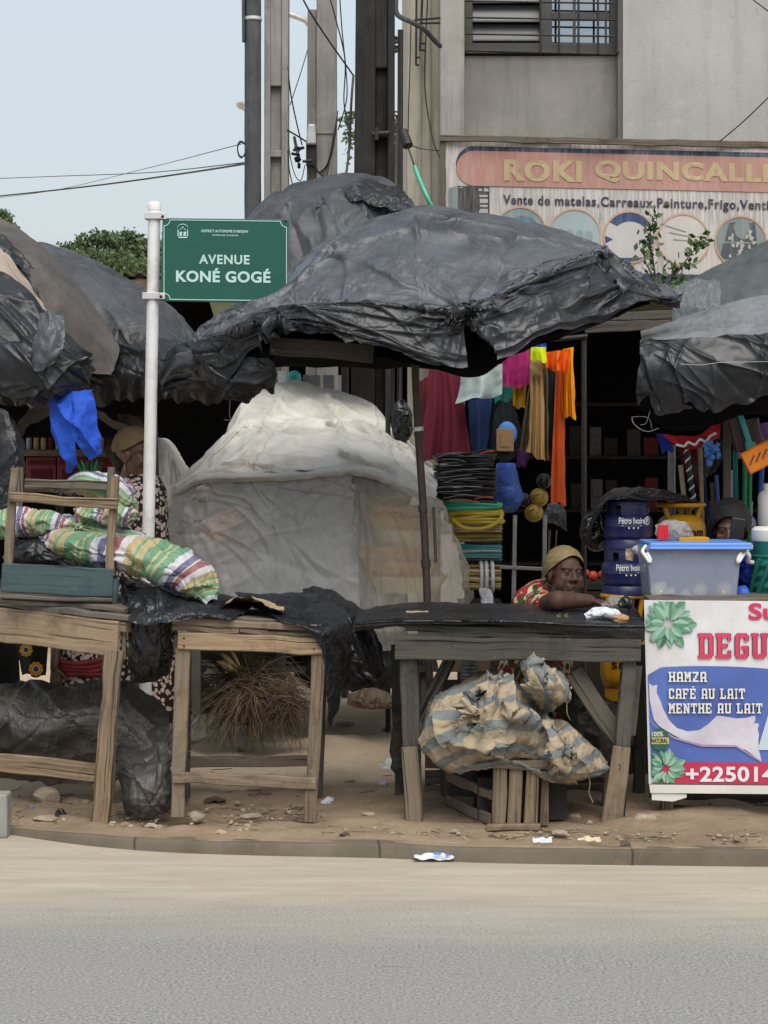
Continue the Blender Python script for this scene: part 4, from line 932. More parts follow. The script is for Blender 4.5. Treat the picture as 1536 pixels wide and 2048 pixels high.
b.build('ribs', M['iron'], um)
b = MB(); b.plank(P(540, 690, 8.72), P(747, 708, 8.72), .08, .02); tag(b.build('board', M['ply'], None), 'dark wooden board showing under the front hem of the middle umbrella', 'board')
# torn shiny fringe at the right tip
rows = [[(1238, 560, 8.98), (1290, 556, 9.0), (1330, 585, 9.0), (1366, 590, 9.0)], [(1240, 575, 8.90), (1288, 575, 8.92), (1325, 598, 8.92), (1362, 603, 8.92)], [(1236, 598, 8.93), (1285, 600, 8.93), (1322, 612, 8.93), (1360, 618, 8.93)]]
sheet('fringe', rows, 90, 44, M['tarp_shiny'], um, label='shiny torn fringe at the right tip', eu=.18, ev=.12, it=90, att=.01, noise=.02, r=(5, 2), seed=4)

# faded back tarp over a second umbrella
u2 = T('market_umbrella', 'faded grey tarp draped umbrella behind the middle one, under the utility poles', 'umbrella', P(690, 1300, 11.9)*(1, 1, 0)+(0, 0, .05))
rows = [[(450, 560, 12.6), (560, 560, 12.9), (690, 560, 13.0), (800, 560, 12.9), (880, 560, 12.6)],
        [(490, 446, 12.2), (570, 386, 12.3), (690, 366, 12.3), (790, 384, 12.2), (850, 440, 12.0)],
        [(485, 455, 11.8), (555, 400, 11.8), (690, 366, 11.8), (780, 375, 11.8), (840, 430, 11.8)],
        [(470, 490, 11.5), (550, 440, 11.4), (690, 430, 11.3), (790, 430, 11.4), (860, 450, 11.5)],
        [(450, 680, 11.3), (560, 690, 11.0), (690, 695, 10.9), (800, 690, 11.0), (890, 640, 11.3)]]
X = patch(rows, 190, 130)
X = folds(X, 22, .016, 61, w=(1.5, 4), L=(40, 120)); X = relax(X, eu=.03, ev=.03, it=80, att=.014, noise=.012, r=(11, 5), seed=12)
for k, (p, q_, a, w_) in enumerate((((690, 372), (560, 480), .04, 10), ((700, 372), (760, 480), .04, 10), ((590, 390), (540, 470), .03, 8), ((640, 385), (640, 480), -.03, 10))): X = crease(X, p, q_, a, w_, (.1, .5), 5, 12, k)
MB().grid(X).build('canopy', M['tarp_back'], u2, angle=180)
rows = [[(690, 372, 11.75), (725, 356, 11.8), (765, 368, 11.8), (800, 378, 11.8)], [(690, 385, 11.45), (725, 386, 11.4), (770, 392, 11.4), (815, 395, 11.4)], [(700, 398, 11.35), (740, 404, 11.3), (780, 418, 11.3), (838, 425, 11.3)]]
sheet('loose_flap', rows, 70, 40, M['tarp'], u2, eu=.12, ev=.10, it=80, att=.012, noise=.02, r=(6, 3), seed=13)
b = MB(); b.tube([P(690, 1300, 11.9)*(1, 1, 0)+(0, 0, .05), P(690, 380, 11.9)], .022, 8); b.build('pole', M['rust_pole'], u2)

# left stall umbrellas
u3 = T('market_umbrella', 'brown grey cloth umbrella at the left edge, half covered with black plastic', 'umbrella', P(20, 1380, 9.4)*(1, 1, 0)+(0, 0, .05))
rows = [[(-240, 770, 10.2), (-120, 770, 10.5), (0, 770, 10.7), (120, 770, 10.5), (200, 765, 10.2), (235, 745, 9.9)],
        [(-260, 640, 9.8), (-140, 500, 9.8), (-20, 464, 9.8), (70, 505, 9.8), (150, 590, 9.7), (232, 700, 9.5)],
        [(-255, 640, 9.4), (-140, 500, 9.4), (-20, 462, 9.4), (72, 494, 9.35), (160, 578, 9.3), (240, 690, 9.25)],
        [(-240, 700, 9.05), (-130, 570, 9.0), (-10, 530, 8.95), (85, 560, 8.95), (165, 640, 9.0), (232, 730, 9.1)],
        [(-230, 760, 9.0), (-120, 740, 8.9), (0, 740, 8.85), (90, 745, 8.85), (165, 745, 8.95), (220, 750, 9.05)]]
X = patch(rows, 140, 100); X = relax(X, eu=.012, ev=.01, it=60, att=.02, noise=.008, r=(14, 7), seed=31)
MB().grid(X).build('canopy', M['umb_brown'], u3, angle=180)
b = MB(); b.tube([P(0, 1380, 9.4)*(1, 1, 0)+(0, 0, .05), P(-20, 480, 9.4)], .018, 8); b.build('pole', M['rust_pole'], u3)
rows = [[(-200, 520, 9.0), (-60, 480, 9.0), (-5, 492, 8.95), (40, 540, 8.9), (80, 600, 8.88), (96, 626, 8.87)], [(-200, 560, 8.86), (-60, 530, 8.82), (0, 545, 8.8), (40, 575, 8.8), (70, 605, 8.83), (94, 632, 8.84)]]
sheet('cloth_strip', rows, 80, 24, M['taupe'], u3, label='bare taupe strip of the umbrella cloth', eu=.02, ev=.02, it=40, noise=.006, seed=32)
rows = [[(-200, 470, 9.25), (-60, 455, 9.2), (0, 468, 9.12), (40, 500, 9.06), (80, 560, 8.98), (104, 640, 8.9)], [(-200, 500, 9.05), (-60, 478, 9.02), (-4, 492, 8.97), (38, 530, 8.93), (74, 590, 8.9), (96, 650, 8.86)]]
sheet('folded_edge', rows, 90, 26, M['tarp'], u3, eu=.05, ev=.10, it=70, noise=.012, r=(5, 2), seed=33)

lt = T('black_tarp', 'crumpled glossy black tarp heaped over the left edge umbrella, above the blue cloth', 'tarp', P(60, 800, 8.5))
rows = [[(-220, 560, 8.9), (-100, 545, 8.85), (0, 545, 8.75), (50, 575, 8.72), (100, 640, 8.72), (150, 690, 8.75), (178, 705, 8.8)],
        [(-220, 620, 8.7), (-100, 610, 8.62), (0, 620, 8.58), (60, 640, 8.56), (115, 680, 8.58), (160, 715, 8.64), (185, 735, 8.7)],
        [(-220, 700, 8.6), (-100, 690, 8.5), (0, 700, 8.46), (60, 715, 8.44), (115, 730, 8.46), (160, 745, 8.54), (182, 758, 8.62)],
        [(-220, 760, 8.6), (-100, 760, 8.52), (0, 766, 8.5), (60, 776, 8.48), (110, 780, 8.5), (155, 776, 8.58), (178, 772, 8.66)],
        [(-220, 810, 8.7), (-100, 805, 8.66), (0, 800, 8.64), (50, 806, 8.62), (100, 790, 8.64), (150, 783, 8.68), (175, 780, 8.74)]]
X = patch(rows, 200, 130); X = raghem(folds(X, 26, .030, 62, .25, .45, w=(1.5, 5), L=(40, 150)), .03, 6, 40); X = relax(X, eu=.012, ev=.012, it=60, att=.02, noise=.006, r=(16, 8), seed=34)
MB().grid(X).build('sheet', M['tarp'], lt, angle=180)
rows = [[(82, 628, 8.5), (100, 622, 8.47), (128, 632, 8.48)], [(66, 690, 8.40), (98, 685, 8.37), (128, 690, 8.39)], [(62, 740, 8.40), (84, 742, 8.38), (108, 726, 8.39)]]
sheet('flap', rows, 50, 60, M['tarp_top'], lt, label='paler grey flap hanging down', eu=.03, ev=.02, it=50, noise=.008, r=(9, 4), seed=35)

u4 = T('market_umbrella', 'low black tarp covered umbrella behind the white sign post', 'umbrella', P(300, 1380, 9.8)*(1, 1, 0)+(0, 0, .05))
rows = [[(40, 770, 10.9), (150, 770, 11.2), (260, 770, 11.2), (360, 770, 11), (430, 760, 10.7)],
        [(60, 512, 10.3), (150, 530, 10.3), (260, 580, 10.3), (350, 635, 10.2), (405, 690, 10.1)],
        [(60, 510, 9.9), (150, 522, 9.9), (262, 574, 9.9), (352, 628, 9.85), (395, 672, 9.8)],
        [(60, 600, 9.6), (160, 600, 9.55), (260, 630, 9.5), (350, 668, 9.5), (392, 690, 9.55)],
        [(60, 720, 9.45), (170, 715, 9.4), (260, 706, 9.35), (340, 700, 9.3), (390, 702, 9.4)],
        [(60, 770, 9.4), (170, 752, 9.33), (260, 750, 9.28), (335, 752, 9.25), (388, 760, 9.35)],
        [(60, 805, 9.45), (170, 800, 9.4), (260, 803, 9.35), (335, 800, 9.33), (388, 800, 9.4)]]
X = patch(rows, 190, 160); X = raghem(folds(X, 30, .014, 63, .2, .4, w=(1.5, 4), L=(40, 130)), .025, 7, 40); X = relax(X, eu=.025, ev=.02, it=80, att=.014, noise=.008, r=(14, 7), seed=36)
MB().grid(X[:92]).build('canopy', M['tarp_back'], u4, angle=180); MB().grid(X[91:]).build('valance', M['tarp'], u4, angle=180)
b = MB(); b.tube([P(330, 1380, 9.9)*(1, 1, 0)+(0, 0, .05), P(300, 610, 9.9)], .018, 8); b.build('pole', M['rust_pole'], u4)
b = MB(); b.poly([P(418, 600, 9.95), P(560, 600, 9.95), P(560, 650, 9.95), P(430, 640, 9.95)]); b.poly([P(418, 600, 9.97), P(430, 640, 9.97), P(560, 650, 9.97), P(560, 600, 9.97)])
tag(b.build('cloth', pm('drab_green_cloth', (.14, .14, .07), (.10, .10, .05), 9, .8, .2, 60), None, smooth=False), 'drab olive cloth just below the street sign, behind the tarps', 'cloth')
# tarp lobe that ties the two umbrellas together, hanging to y 800
rows = [[(318, 755, 9.15), (345, 700, 9.15), (382, 684, 9.1), (440, 664, 9.0), (505, 645, 8.9), (545, 680, 8.85)],
        [(320, 770, 9.0), (350, 735, 8.95), (395, 725, 8.86), (450, 735, 8.8), (505, 725, 8.76), (550, 730, 8.8)],
        [(322, 785, 9.0), (355, 772, 8.95), (400, 770, 8.88), (455, 775, 8.84), (510, 768, 8.82), (552, 762, 8.86)],
        [(325, 798, 9.1), (360, 802, 9.06), (405, 806, 9.02), (455, 804, 9.0), (505, 795, 8.98), (548, 782, 9.0)]]
X = patch(rows, 150, 90); X = raghem(folds(X, 24, .022, 64, .3, .6, w=(2, 5), L=(30, 100)), .025, 8, 30); X = relax(X, eu=.015, ev=.015, it=70, att=.016, noise=.006, r=(14, 7), seed=37)
o = MB().grid(X).build('black_tarp', M['tarp_shiny'], None, angle=180); tag(o, 'sagging glossy black tarp lobe between the sign post and the middle umbrella', 'tarp')

# right: grey green umbrella and the black one below it
u5 = T('market_umbrella', 'grey green tarp umbrella at the right edge, in front of the shop banner', 'umbrella', P(1560, 1300, 11.0)*(1, 1, 0)+(0, 0, .05))
rows = [[(1340, 660, 12.2), (1450, 660, 12.4), (1560, 660, 12.5), (1700, 660, 12.4), (1850, 650, 12.2)],
        [(1360, 575, 11.4), (1450, 535, 11.5), (1560, 490, 11.5), (1700, 500, 11.5), (1850, 560, 11.4)],
        [(1350, 590, 11.0), (1450, 545, 11.0), (1560, 500, 11.0), (1700, 510, 11.0), (1850, 580, 11.0)],
        [(1345, 640, 10.7), (1450, 610, 10.6), (1560, 590, 10.6), (1700, 590, 10.6), (1850, 630, 10.7)],
        [(1345, 668, 10.65), (1450, 655, 10.55), (1560, 640, 10.5), (1700, 650, 10.55), (1850, 670, 10.65)]]
X = patch(rows, 150, 90); X = relax(X, eu=.02, ev=.02, it=70, att=.02, noise=.012, r=(12, 6), seed=41)
MB().grid(X).build('canopy', M['tarp_green'], u5, angle=180)
b = MB(); b.tube([P(1560, 1300, 11.0)*(1, 1, 0)+(0, 0, .05), P(1560, 510, 11)], .02, 8); b.build('pole', M['rust_pole'], u5)
rows = [[(1345, 575, 10.62), (1380, 560, 10.6), (1440, 560, 10.58)], [(1350, 610, 10.5), (1390, 610, 10.48), (1440, 620, 10.46)], [(1352, 690, 10.5), (1390, 690, 10.45), (1430, 680, 10.44)]]
sheet('clear_sheet', rows, 60, 60, glassy('grey_film', (.22, .25, .25), .62, .12), u5, label='see-through grey plastic sheet hung at the left end', eu=.10, ev=.04, it=70, noise=.012, seed=42)
u6 = T('market_umbrella', 'black tarp umbrella with pale sunlit top at the right edge', 'umbrella', P(1580, 1400, 9.4)*(1, 1, 0)+(0, 0, .05))
rows = [[(1300, 790, 10.6), (1420, 790, 10.8), (1560, 790, 10.9), (1740, 790, 10.8), (1900, 790, 10.6)],
        [(1285, 676, 9.8), (1400, 636, 9.9), (1545, 606, 9.9), (1740, 620, 9.9), (1900, 670, 9.8)],
        [(1282, 678, 9.0), (1400, 652, 9.0), (1545, 622, 9.0), (1740, 640, 9.0), (1900, 680, 9.0)],
        [(1280, 682, 8.66), (1400, 676, 8.62), (1545, 668, 8.6), (1740, 680, 8.62), (1900, 700, 8.66)]]
X = patch(rows, 160, 70); X = relax(X, eu=.022, ev=.02, it=70, att=.02, noise=.009, r=(9, 4), seed=43)
MB().grid(X).build('canopy', tarp('sunlit_tarp_cloth', (.10, .103, .11), (.19, .195, .205), .42, .6, .4), u6, angle=180)  # light on the black tarp's top, painted in as a paler grey
rows = [[(1280, 680, 8.67), (1340, 678, 8.64), (1410, 674, 8.61), (1480, 670, 8.6), (1560, 666, 8.59), (1700, 680, 8.62)],
        [(1279, 720, 8.6), (1340, 722, 8.57), (1410, 722, 8.55), (1480, 720, 8.54), (1560, 716, 8.54), (1700, 722, 8.57)],
        [(1272, 780, 8.62), (1340, 775, 8.58), (1410, 775, 8.56), (1480, 765, 8.56), (1560, 755, 8.56), (1700, 770, 8.58)],
        [(1276, 792, 8.65), (1335, 812, 8.62), (1400, 818, 8.6), (1450, 824, 8.6), (1545, 790, 8.6), (1700, 800, 8.62)]]
X = patch(rows, 200, 90); X = raghem(folds(X, 20, .022, 65, 1.0, .5, w=(1.5, 5), L=(30, 110)), .02, 9, 30); X = relax(X, eu=.010, ev=.008, it=60, att=.02, noise=.005, r=(14, 7), seed=44)
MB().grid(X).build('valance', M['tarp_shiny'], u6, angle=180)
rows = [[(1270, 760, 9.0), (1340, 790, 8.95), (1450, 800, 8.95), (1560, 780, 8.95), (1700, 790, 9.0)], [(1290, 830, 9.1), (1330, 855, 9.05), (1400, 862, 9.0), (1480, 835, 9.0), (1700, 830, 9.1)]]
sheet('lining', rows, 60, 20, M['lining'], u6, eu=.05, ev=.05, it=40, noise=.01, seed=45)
rows = [[(1298, 792, 8.9), (1330, 800, 8.88), (1360, 806, 8.88), (1390, 815, 8.9)], [(1306, 825, 8.92), (1325, 832, 8.9), (1345, 826, 8.9), (1372, 818, 8.92)]]
sheet('torn_cloth', rows, 40, 20, M['umb_brown'], u6, eu=.06, ev=.05, it=40, noise=.008, seed=46)
b = MB(); b.tube([P(1580, 1400, 9.4)*(1, 1, 0)+(0, 0, .05), P(1560, 640, 9.4)], .018, 8); b.build('pole', M['rust_pole'], u6)
b = MB(); b.tube(cr(np.array([P(1360, 728, 8.53), P(1400, 730, 8.52), P(1440, 725, 8.52), P(1490, 724, 8.52), P(1600, 722, 8.53)]), 24), .0012, 5); b.build('cord', M['wire_white'], u6)
b = MB(); b.tube(cr(np.array([P(1300, 822, 8.85), P(1292, 846, 8.85), P(1281, 850, 8.85)]), 10), .0013, 5)
b.tube(cr(np.array([P(1264, 834, 8.84), P(1266, 845, 8.84), P(1280, 858, 8.84), P(1296, 863, 8.84), P(1308, 860, 8.84), P(1318, 856, 8.84)]), 18), .0018, 5)
b.tube(cr(np.array([P(1264, 834, 8.84), P(1280, 833, 8.86), P(1292, 834, 8.86), P(1300, 840, 8.86), P(1304, 858, 8.85)]), 12), .0012, 5)
tag(b.build('wire_hook', M['wire_white'], None), 'bent white wire hook dangling from the corner of the right edge umbrella', 'hook')

# ---------------------------------------------------------------- heap of goods under a milky plastic sheet
ws = T('covered_stall', 'large market stall wrapped in milky white plastic sheeting', 'covered stall', P(640, 1420, 10)*(1, 1, 0)+(0, 0, .06))
HB = .4      # how far the heap stands back
def patchb(r, n, m): return patch([[(x_, y_, d_+HB) for x_, y_, d_ in q_] for q_ in r], n, m)
top = [
 [(360, 1100, 11.4), (400, 1050, 11.5), (455, 980, 11.6), (495, 880, 11.7), (560, 850, 11.7), (650, 850, 11.7), (735, 860, 11.7), (790, 920, 11.6), (880, 1010, 11.2)],
 [(345, 985, 10.4), (400, 930, 10.5), (456, 870, 10.8), (492, 796, 11.0), (560, 771, 11.0), (650, 778, 11.0), (735, 806, 11.0), (784, 868, 10.7), (872, 942, 10.2)],
 [(352, 975, 10.0), (408, 932, 10.1), (470, 880, 10.3), (505, 845, 10.5), (565, 840, 10.5), (650, 842, 10.5), (735, 850, 10.4), (792, 884, 10.2), (876, 948, 10.0)],
 [(352, 980, 9.75), (410, 945, 9.8), (480, 912, 9.8), (520, 892, 9.85), (570, 886, 9.85), (650, 884, 9.85), (735, 890, 9.8), (800, 920, 9.75), (872, 962, 9.7)],
 [(346, 990, 9.55), (405, 956, 9.5), (480, 954, 9.45), (530, 950, 9.42), (580, 946, 9.4), (650, 941, 9.4), (715, 938, 9.4), (790, 958, 9.42), (874, 992, 9.5)]]
X = patchb(top, 200, 130); X = folds(X, 60, .018, 66, .1, .4, w=(1, 3), L=(40, 150))
for k, (p, q_, a, w_) in enumerate((((500, 845), (420, 940), .03, 9), ((570, 775), (520, 890), .035, 8), ((650, 780), (700, 930), .03, 8), ((735, 806), (850, 950), .03, 9), ((560, 840), (760, 860), .03, 6), ((640, 800), (800, 900), .025, 6), ((430, 935), (640, 925), .02, 7), ((660, 900), (860, 965), .025, 7))): X = crease(X, p, q_, a, w_, (.1, .4), 4, 99, k)
X = relax(X, eu=.015, ev=.015, it=60, att=.018, noise=.005, r=(9, 4), seed=51)
MB().grid(X).build('top_sheet', M['film_top'], ws, angle=180)
front = [
 [(345, 985, 9.57), (403, 958, 9.5), (480, 956, 9.46), (530, 952, 9.43), (590, 948, 9.42), (650, 944, 9.41), (705, 942, 9.41)],
 [(342, 1010, 9.57), (404, 1000, 9.48), (480, 1000, 9.45), (530, 1000, 9.43), (590, 1000, 9.42), (650, 1000, 9.42), (712, 1000, 9.43)],
 [(336, 1080, 9.57), (395, 1080, 9.46), (480, 1080, 9.44), (530, 1080, 9.43), (590, 1080, 9.43), (650, 1080, 9.43), (716, 1080, 9.43)],
 [(334, 1200, 9.58), (395, 1205, 9.46), (480, 1210, 9.44), (530, 1210, 9.43), (590, 1210, 9.43), (650, 1210, 9.43), (720, 1210, 9.43)],
 [(336, 1290, 9.6), (395, 1290, 9.5), (480, 1300, 9.5), (530, 1300, 9.5), (590, 1300, 9.5), (650, 1300, 9.5), (720, 1300, 9.5)]]
X = patchb(front, 170, 150); X = folds(X, 60, .014, 67, w=(1, 3), L=(25, 100))
for k, (p, q_, a, w_) in enumerate((((405, 968), (380, 1180), .035, 8), ((405, 968), (440, 1120), .03, 9), ((405, 968), (345, 1090), .03, 8), ((405, 968), (520, 1010), .02, 8), ((712, 950), (716, 1150), .03, 7), ((705, 960), (640, 1080), .015, 8))): X = crease(X, p, q_, a, w_, (.03, .7), 4, 99, k)
X = relax(X, eu=.018, ev=.015, it=70, att=.016, noise=.006, r=(8, 3), seed=52)
MB().grid(X).build('front_sheet', M['film'], ws, angle=180)
side = [
 [(700, 944, 9.44), (735, 950, 9.42), (780, 962, 9.43), (830, 975, 9.46), (872, 994, 9.52), (890, 1000, 9.9)],
 [(706, 1010, 9.44), (735, 985, 9.36), (780, 985, 9.34), (835, 1000, 9.38), (885, 1030, 9.5), (905, 1040, 9.9)],
 [(712, 1080, 9.44), (740, 1075, 9.34), (785, 1075, 9.32), (845, 1080, 9.35), (905, 1095, 9.5), (922, 1100, 9.95)],
 [(716, 1200, 9.44), (745, 1200, 9.36), (790, 1205, 9.35), (855, 1210, 9.38), (928, 1210, 9.5), (948, 1205, 9.95)],
 [(716, 1295, 9.5), (745, 1300, 9.42), (790, 1300, 9.42), (855, 1300, 9.42), (930, 1300, 9.5), (955, 1290, 9.95)]]
X = patchb(side, 150, 150); X = folds(X, 36, .014, 68, 1.5, .35, w=(1.2, 4), L=(30, 110))
for k, (p, q_, a, w_) in enumerate((((712, 950), (740, 1190), .04, 8), ((850, 985), (900, 1210), .04, 8), ((870, 1000), (940, 1200), .04, 8), ((720, 985), (840, 1010), .03, 7), ((730, 1010), (850, 1040), .03, 7), ((845, 1080), (865, 1210), .05, 9), ((800, 1110), (780, 1210), .02, 8))): X = crease(X, p, q_, a, w_, (.1, .3), 4, 99, k)
X = relax(X, eu=.035, ev=.025, it=80, att=.013, noise=.007, r=(8, 4), seed=53)
MB().grid(X).build('side_sheet', glassy('cream_sheet', (.78, .755, .69), .46, .38, bmp=.5, bsc=10), ws, angle=180, label='looser cream side sheet bulging over baskets')
left = [[(344, 988, 9.58), (330, 1030, 9.9), (322, 1060, 10.4)], [(330, 1085, 9.58), (320, 1090, 9.9), (312, 1095, 10.4)], [(330, 1200, 9.6), (322, 1200, 9.9), (312, 1195, 10.4)], [(336, 1290, 9.62), (322, 1290, 9.9), (312, 1280, 10.4)]]
sheet('end_sheet', [[(x_, y_, d_+HB) for x_, y_, d_ in r_] for r_ in left], 40, 80, M['film_top'], ws, eu=.05, ev=.03, it=60, noise=.01, seed=54)
b = MB(); X = patchb([[(345, 980, 9.58), (405, 946, 9.52), (540, 942, 9.45), (650, 934, 9.43), (715, 930, 9.43), (790, 950, 9.45), (872, 984, 9.52)], [(345, 990, 9.51), (405, 957, 9.44), (540, 952, 9.37), (650, 944, 9.35), (715, 941, 9.35), (790, 962, 9.37), (872, 996, 9.45)], [(346, 1000, 9.53), (405, 967, 9.45), (540, 962, 9.385), (650, 953, 9.365), (715, 950, 9.365), (790, 976, 9.385), (870, 1012, 9.47)]], 160, 9)
X = relax(X, eu=.02, ev=.05, it=50, noise=.006, seed=55); b.grid(X); b.build('rolled_edge', M['film_top'], ws, angle=180)
# table and goods inside
b = MB(); b.box(P(620, 1302, 10.3+HB)+(0, 0, -.02), (1.35, 1.4, .03))
for x in (-.62, .62):
    for y in (9.7+HB, 10.9+HB): b.plank((P(620, 0, 10.3+HB)[0]+x, y, .05), (P(620, 0, 10.3+HB)[0]+x, y, .58), .06, .05, up=(1, 0, 0))
b.build('table', M['wood_dark'], ws, smooth=False)
b = MB(); c = P(610, 1120, 9.97+HB); b.box(c, (1.05, .9, .72)); b.box(c+(-.05, .25, .5), (.5, .5, .3)); o = b.build('stacked_goods', pm('packed_goods', (.50, .495, .48), (.30, .295, .29), 5, .8, .3, 20), ws, smooth=False, bevel=.08)
for px, py, r, mt, sz in ((450, 1040, .05, 'orange_pl', .9), (435, 1060, .06, 'orange_pl', .9), (465, 1030, .04, 'orange_pl', .9), (550, 1020, .05, 'white_plastic', 1), (508, 1062, .04, 'white_plastic', 1), (495, 1100, .03, 'cream_food', 1)):
    b = MB(); b.ell(P(px, py, 9.52+HB), (r*1.2, .05, r*.95), 16, 10)
    tag(b.build('ball', M[mt], None), ('orange' if 'orange' in mt else 'pale')+' round ball dimly seen through the milky sheet', 'ball', 'round goods under the milky sheet')
for k, (py, px, w_, mt) in enumerate(((1000, 775, .125, 'gold'), (1022, 790, .15, 'basket'), (1044, 800, .165, 'basket'), (1068, 812, .17, 'basket2'), (1100, 790, .18, 'basket'), (1130, 805, .2, 'basket'), (1160, 815, .2, 'basket2'))):
    b = MB(); c = P(px, py+8, 9.36+w_+HB); b.lathe([(w_*.72, -.04), (w_*.9, 0), (w_, .035), (w_*1.03, .042), (w_*.97, .045), (w_*.86, 0), (w_*.68, -.03)], c, 30)
    lab = 'straw basket in the stack under the cream sheet, ' + ('topmost yellow one', 'second from the top', 'third from the top', 'fourth from the top, pale', 'fifth from the top', 'sixth from the top', 'bottom pale one')[k]
    tag(b.build('basket', M[mt], None), lab, 'basket', 'baskets stacked under the sheet')
# second wrapped heap, seen left behind the woman
rows = [[(255, 960, 10.8), (285, 890, 10.9), (320, 880, 10.9), (345, 915, 10.8), (362, 945, 10.6)], [(250, 1060, 10.4), (285, 1060, 10.4), (320, 1060, 10.4), (342, 1060, 10.4), (358, 1060, 10.4)], [(250, 1220, 10.4), (285, 1220, 10.4), (320, 1220, 10.4), (342, 1220, 10.4), (355, 1220, 10.4)]]
X = patch(rows, 60, 70); X = relax(X, eu=.04, ev=.03, it=60, noise=.01, seed=57); Xb = X.copy(); Xb[..., 1] += .5
b = MB().grid(X); b.grid(Xb, flip=True); b.grid(np.stack([X[0], Xb[0]]), flip=True); b.grid(np.stack([X[:, -1], Xb[:, -1]]), flip=True)
tag(b.build('covered_heap', M['film_top'], None, angle=180), 'dingy plastic covered heap behind the white sign post', 'covered heap')
# peg board bits above the heap
b = MB(); rect(b, 556, 742, 572, 775, 12.0, .03); tag(b.build('carton', M['white_plastic'], None, smooth=False, bevel=.003), 'narrow white carton standing on top of the milky covered stall', 'carton')
b = MB(); b.ell(P(588, 758, 12.1), (.05, .05, .05), 14, 10, jit=.06); tag(b.build('plastic_bag', M['teal_pl'], None), 'small teal plastic bag on top of the milky covered stall', 'bag')
for k, (x0, x1) in enumerate(((606, 640), (646, 668), (676, 694))):
    b = MB(); rect(b, x0, 750, x1, 792, 12.15, .06); tag(b.build('carton', M['metal' if k != 2 else 'zinc'], None, smooth=False, bevel=.003), 'grey carton on top of the milky stall, '+('widest of three', 'middle of three', 'narrow right one of three')[k], 'carton')
# ---------------------------------------------------------------- street name sign
DS = 9.0
sp = T('street_sign', 'green street name sign on a white post', 'street sign', P(288, 1440, 9.0)*(1, 1, 0)+(0, 0, .06))
b = MB(); a0 = P(309, 418, DS+.06); a1 = P(287.5, 1470, DS+.06); a1[2] = .05
b.tube([a1+(a0-a1)*k for k in np.linspace(0, 1, 12)], .0285, 20); b.build('post', M['white_paint'], sp)
b = MB(); b.lathe([(.030, -.01), (.031, .014), (.028, .022), (.016, .030), (.002, .031)], P(309, 416, DS+.06), 18); b.build('post_cap', M['white_paint'], sp)
pln = lambda x, y, lift: P(x, y+(x-325)*.012, DS-lift)
b = MB(); A, B_, C_, D_ = pln(325, 436, .0), pln(577, 436, 0), pln(573, 604, 0), pln(320, 602, 0); o = np.array((0, .012, 0))
b.add([D_, C_, B_, A, D_+o, C_+o, B_+o, A+o], [(0, 1, 2, 3), (5, 4, 7, 6), (1, 5, 6, 2), (4, 0, 3, 7), (3, 2, 6, 7), (4, 5, 1, 0)])
b.build('plate', M['green_sign'], sp, smooth=False, bevel=.0015)
def frame_line(pts, w_):
    b = MB(); n = len(pts); C = np.array(pts, float); ctr = C.mean(0)
    for i in range(n):
        p, q_ = C[i], C[(i+1) % n]; d = (q_-p)/np.hypot(*(q_-p)); nn = np.array((-d[1], d[0]))*w_/2; e = d*w_*.3
        b.poly([pln(*(p-e+nn), .003+.0001*i), pln(*(q_+e+nn), .003+.0001*i), pln(*(q_+e-nn), .003+.0001*i), pln(*(p-e-nn), .003+.0001*i)])
    return b
def notch(x0, y0, x1, y1, r):
    q_ = []
    for cx, cy, a in ((x0, y0, 0), (x1, y0, 1), (x1, y1, 2), (x0, y1, 3)):
        for k in range(6):
            t = {0: math.pi/2-k*math.pi/10, 1: math.pi-k*math.pi/10, 2: 1.5*math.pi-k*math.pi/10, 3: -k*math.pi/10+2*math.pi}[a]
            q_.append((cx+r*math.cos(t), cy+r*math.sin(t)))
    return q_
frame_line(notch(328, 439.5, 573, 598.5, 12), 1.5).build('border_line', M['ink_pale'], sp, smooth=False)
b = MB(); text(b, 'AVENUE', pln, 398, 499, 527, 508, .028, 1.12, .003); b.build('name_lettering', M['ink_pale'], sp, smooth=False)
b = MB(); text(b, 'KONÉ GOGÉ', pln, 352, 541, 563.5, 535, .034, 1.08, .003); b.build('name_lettering', M['ink_pale'], sp, smooth=False)
b = MB(); text(b, 'DISTRICT AUTONOME D\'ABIDJAN', pln, 403, 496, 465, 458, .03, 1.1, .003); b.build('small_lettering', M['ink_pale'], sp, smooth=False)
b = MB(); text(b, 'COMMUNE D\'ADJAME', pln, 424, 476, 471.5, 467.5, .02, 1.1, .003); b.build('small_lettering', M['ink_pale'], sp, smooth=False)
b = MB()     # small white line emblem: arch over a crest
arc = [(354.5+11*math.sin(t), 456-9*math.cos(t)*(1 if abs(t) < 9 else 1)) for t in np.linspace(-1.5, 1.5, 12)]
for k in range(11):
    (x0, y0), (x1, y1) = arc[k], arc[k+1]; b.poly([pln(x0+11, y0, .003), pln(x1+11, y1, .003), pln(x1+11, y1+1.3, .003), pln(x0+11, y0+1.3, .003)])
for x0, y0, x1, y1 in ((355, 459, 357, 472), (374, 459, 376, 472), (359, 463, 364, 471), (367, 463, 372, 471), (357, 473, 374, 475.5), (364, 453, 367, 456), (360, 457, 362, 459), (369, 457, 371, 459)): b.poly([pln(x, y, .003) for x, y in ((x0, y0), (x1, y0), (x1, y1), (x0, y1))])
b.build('emblem', M['ink_pale'], sp, smooth=False)
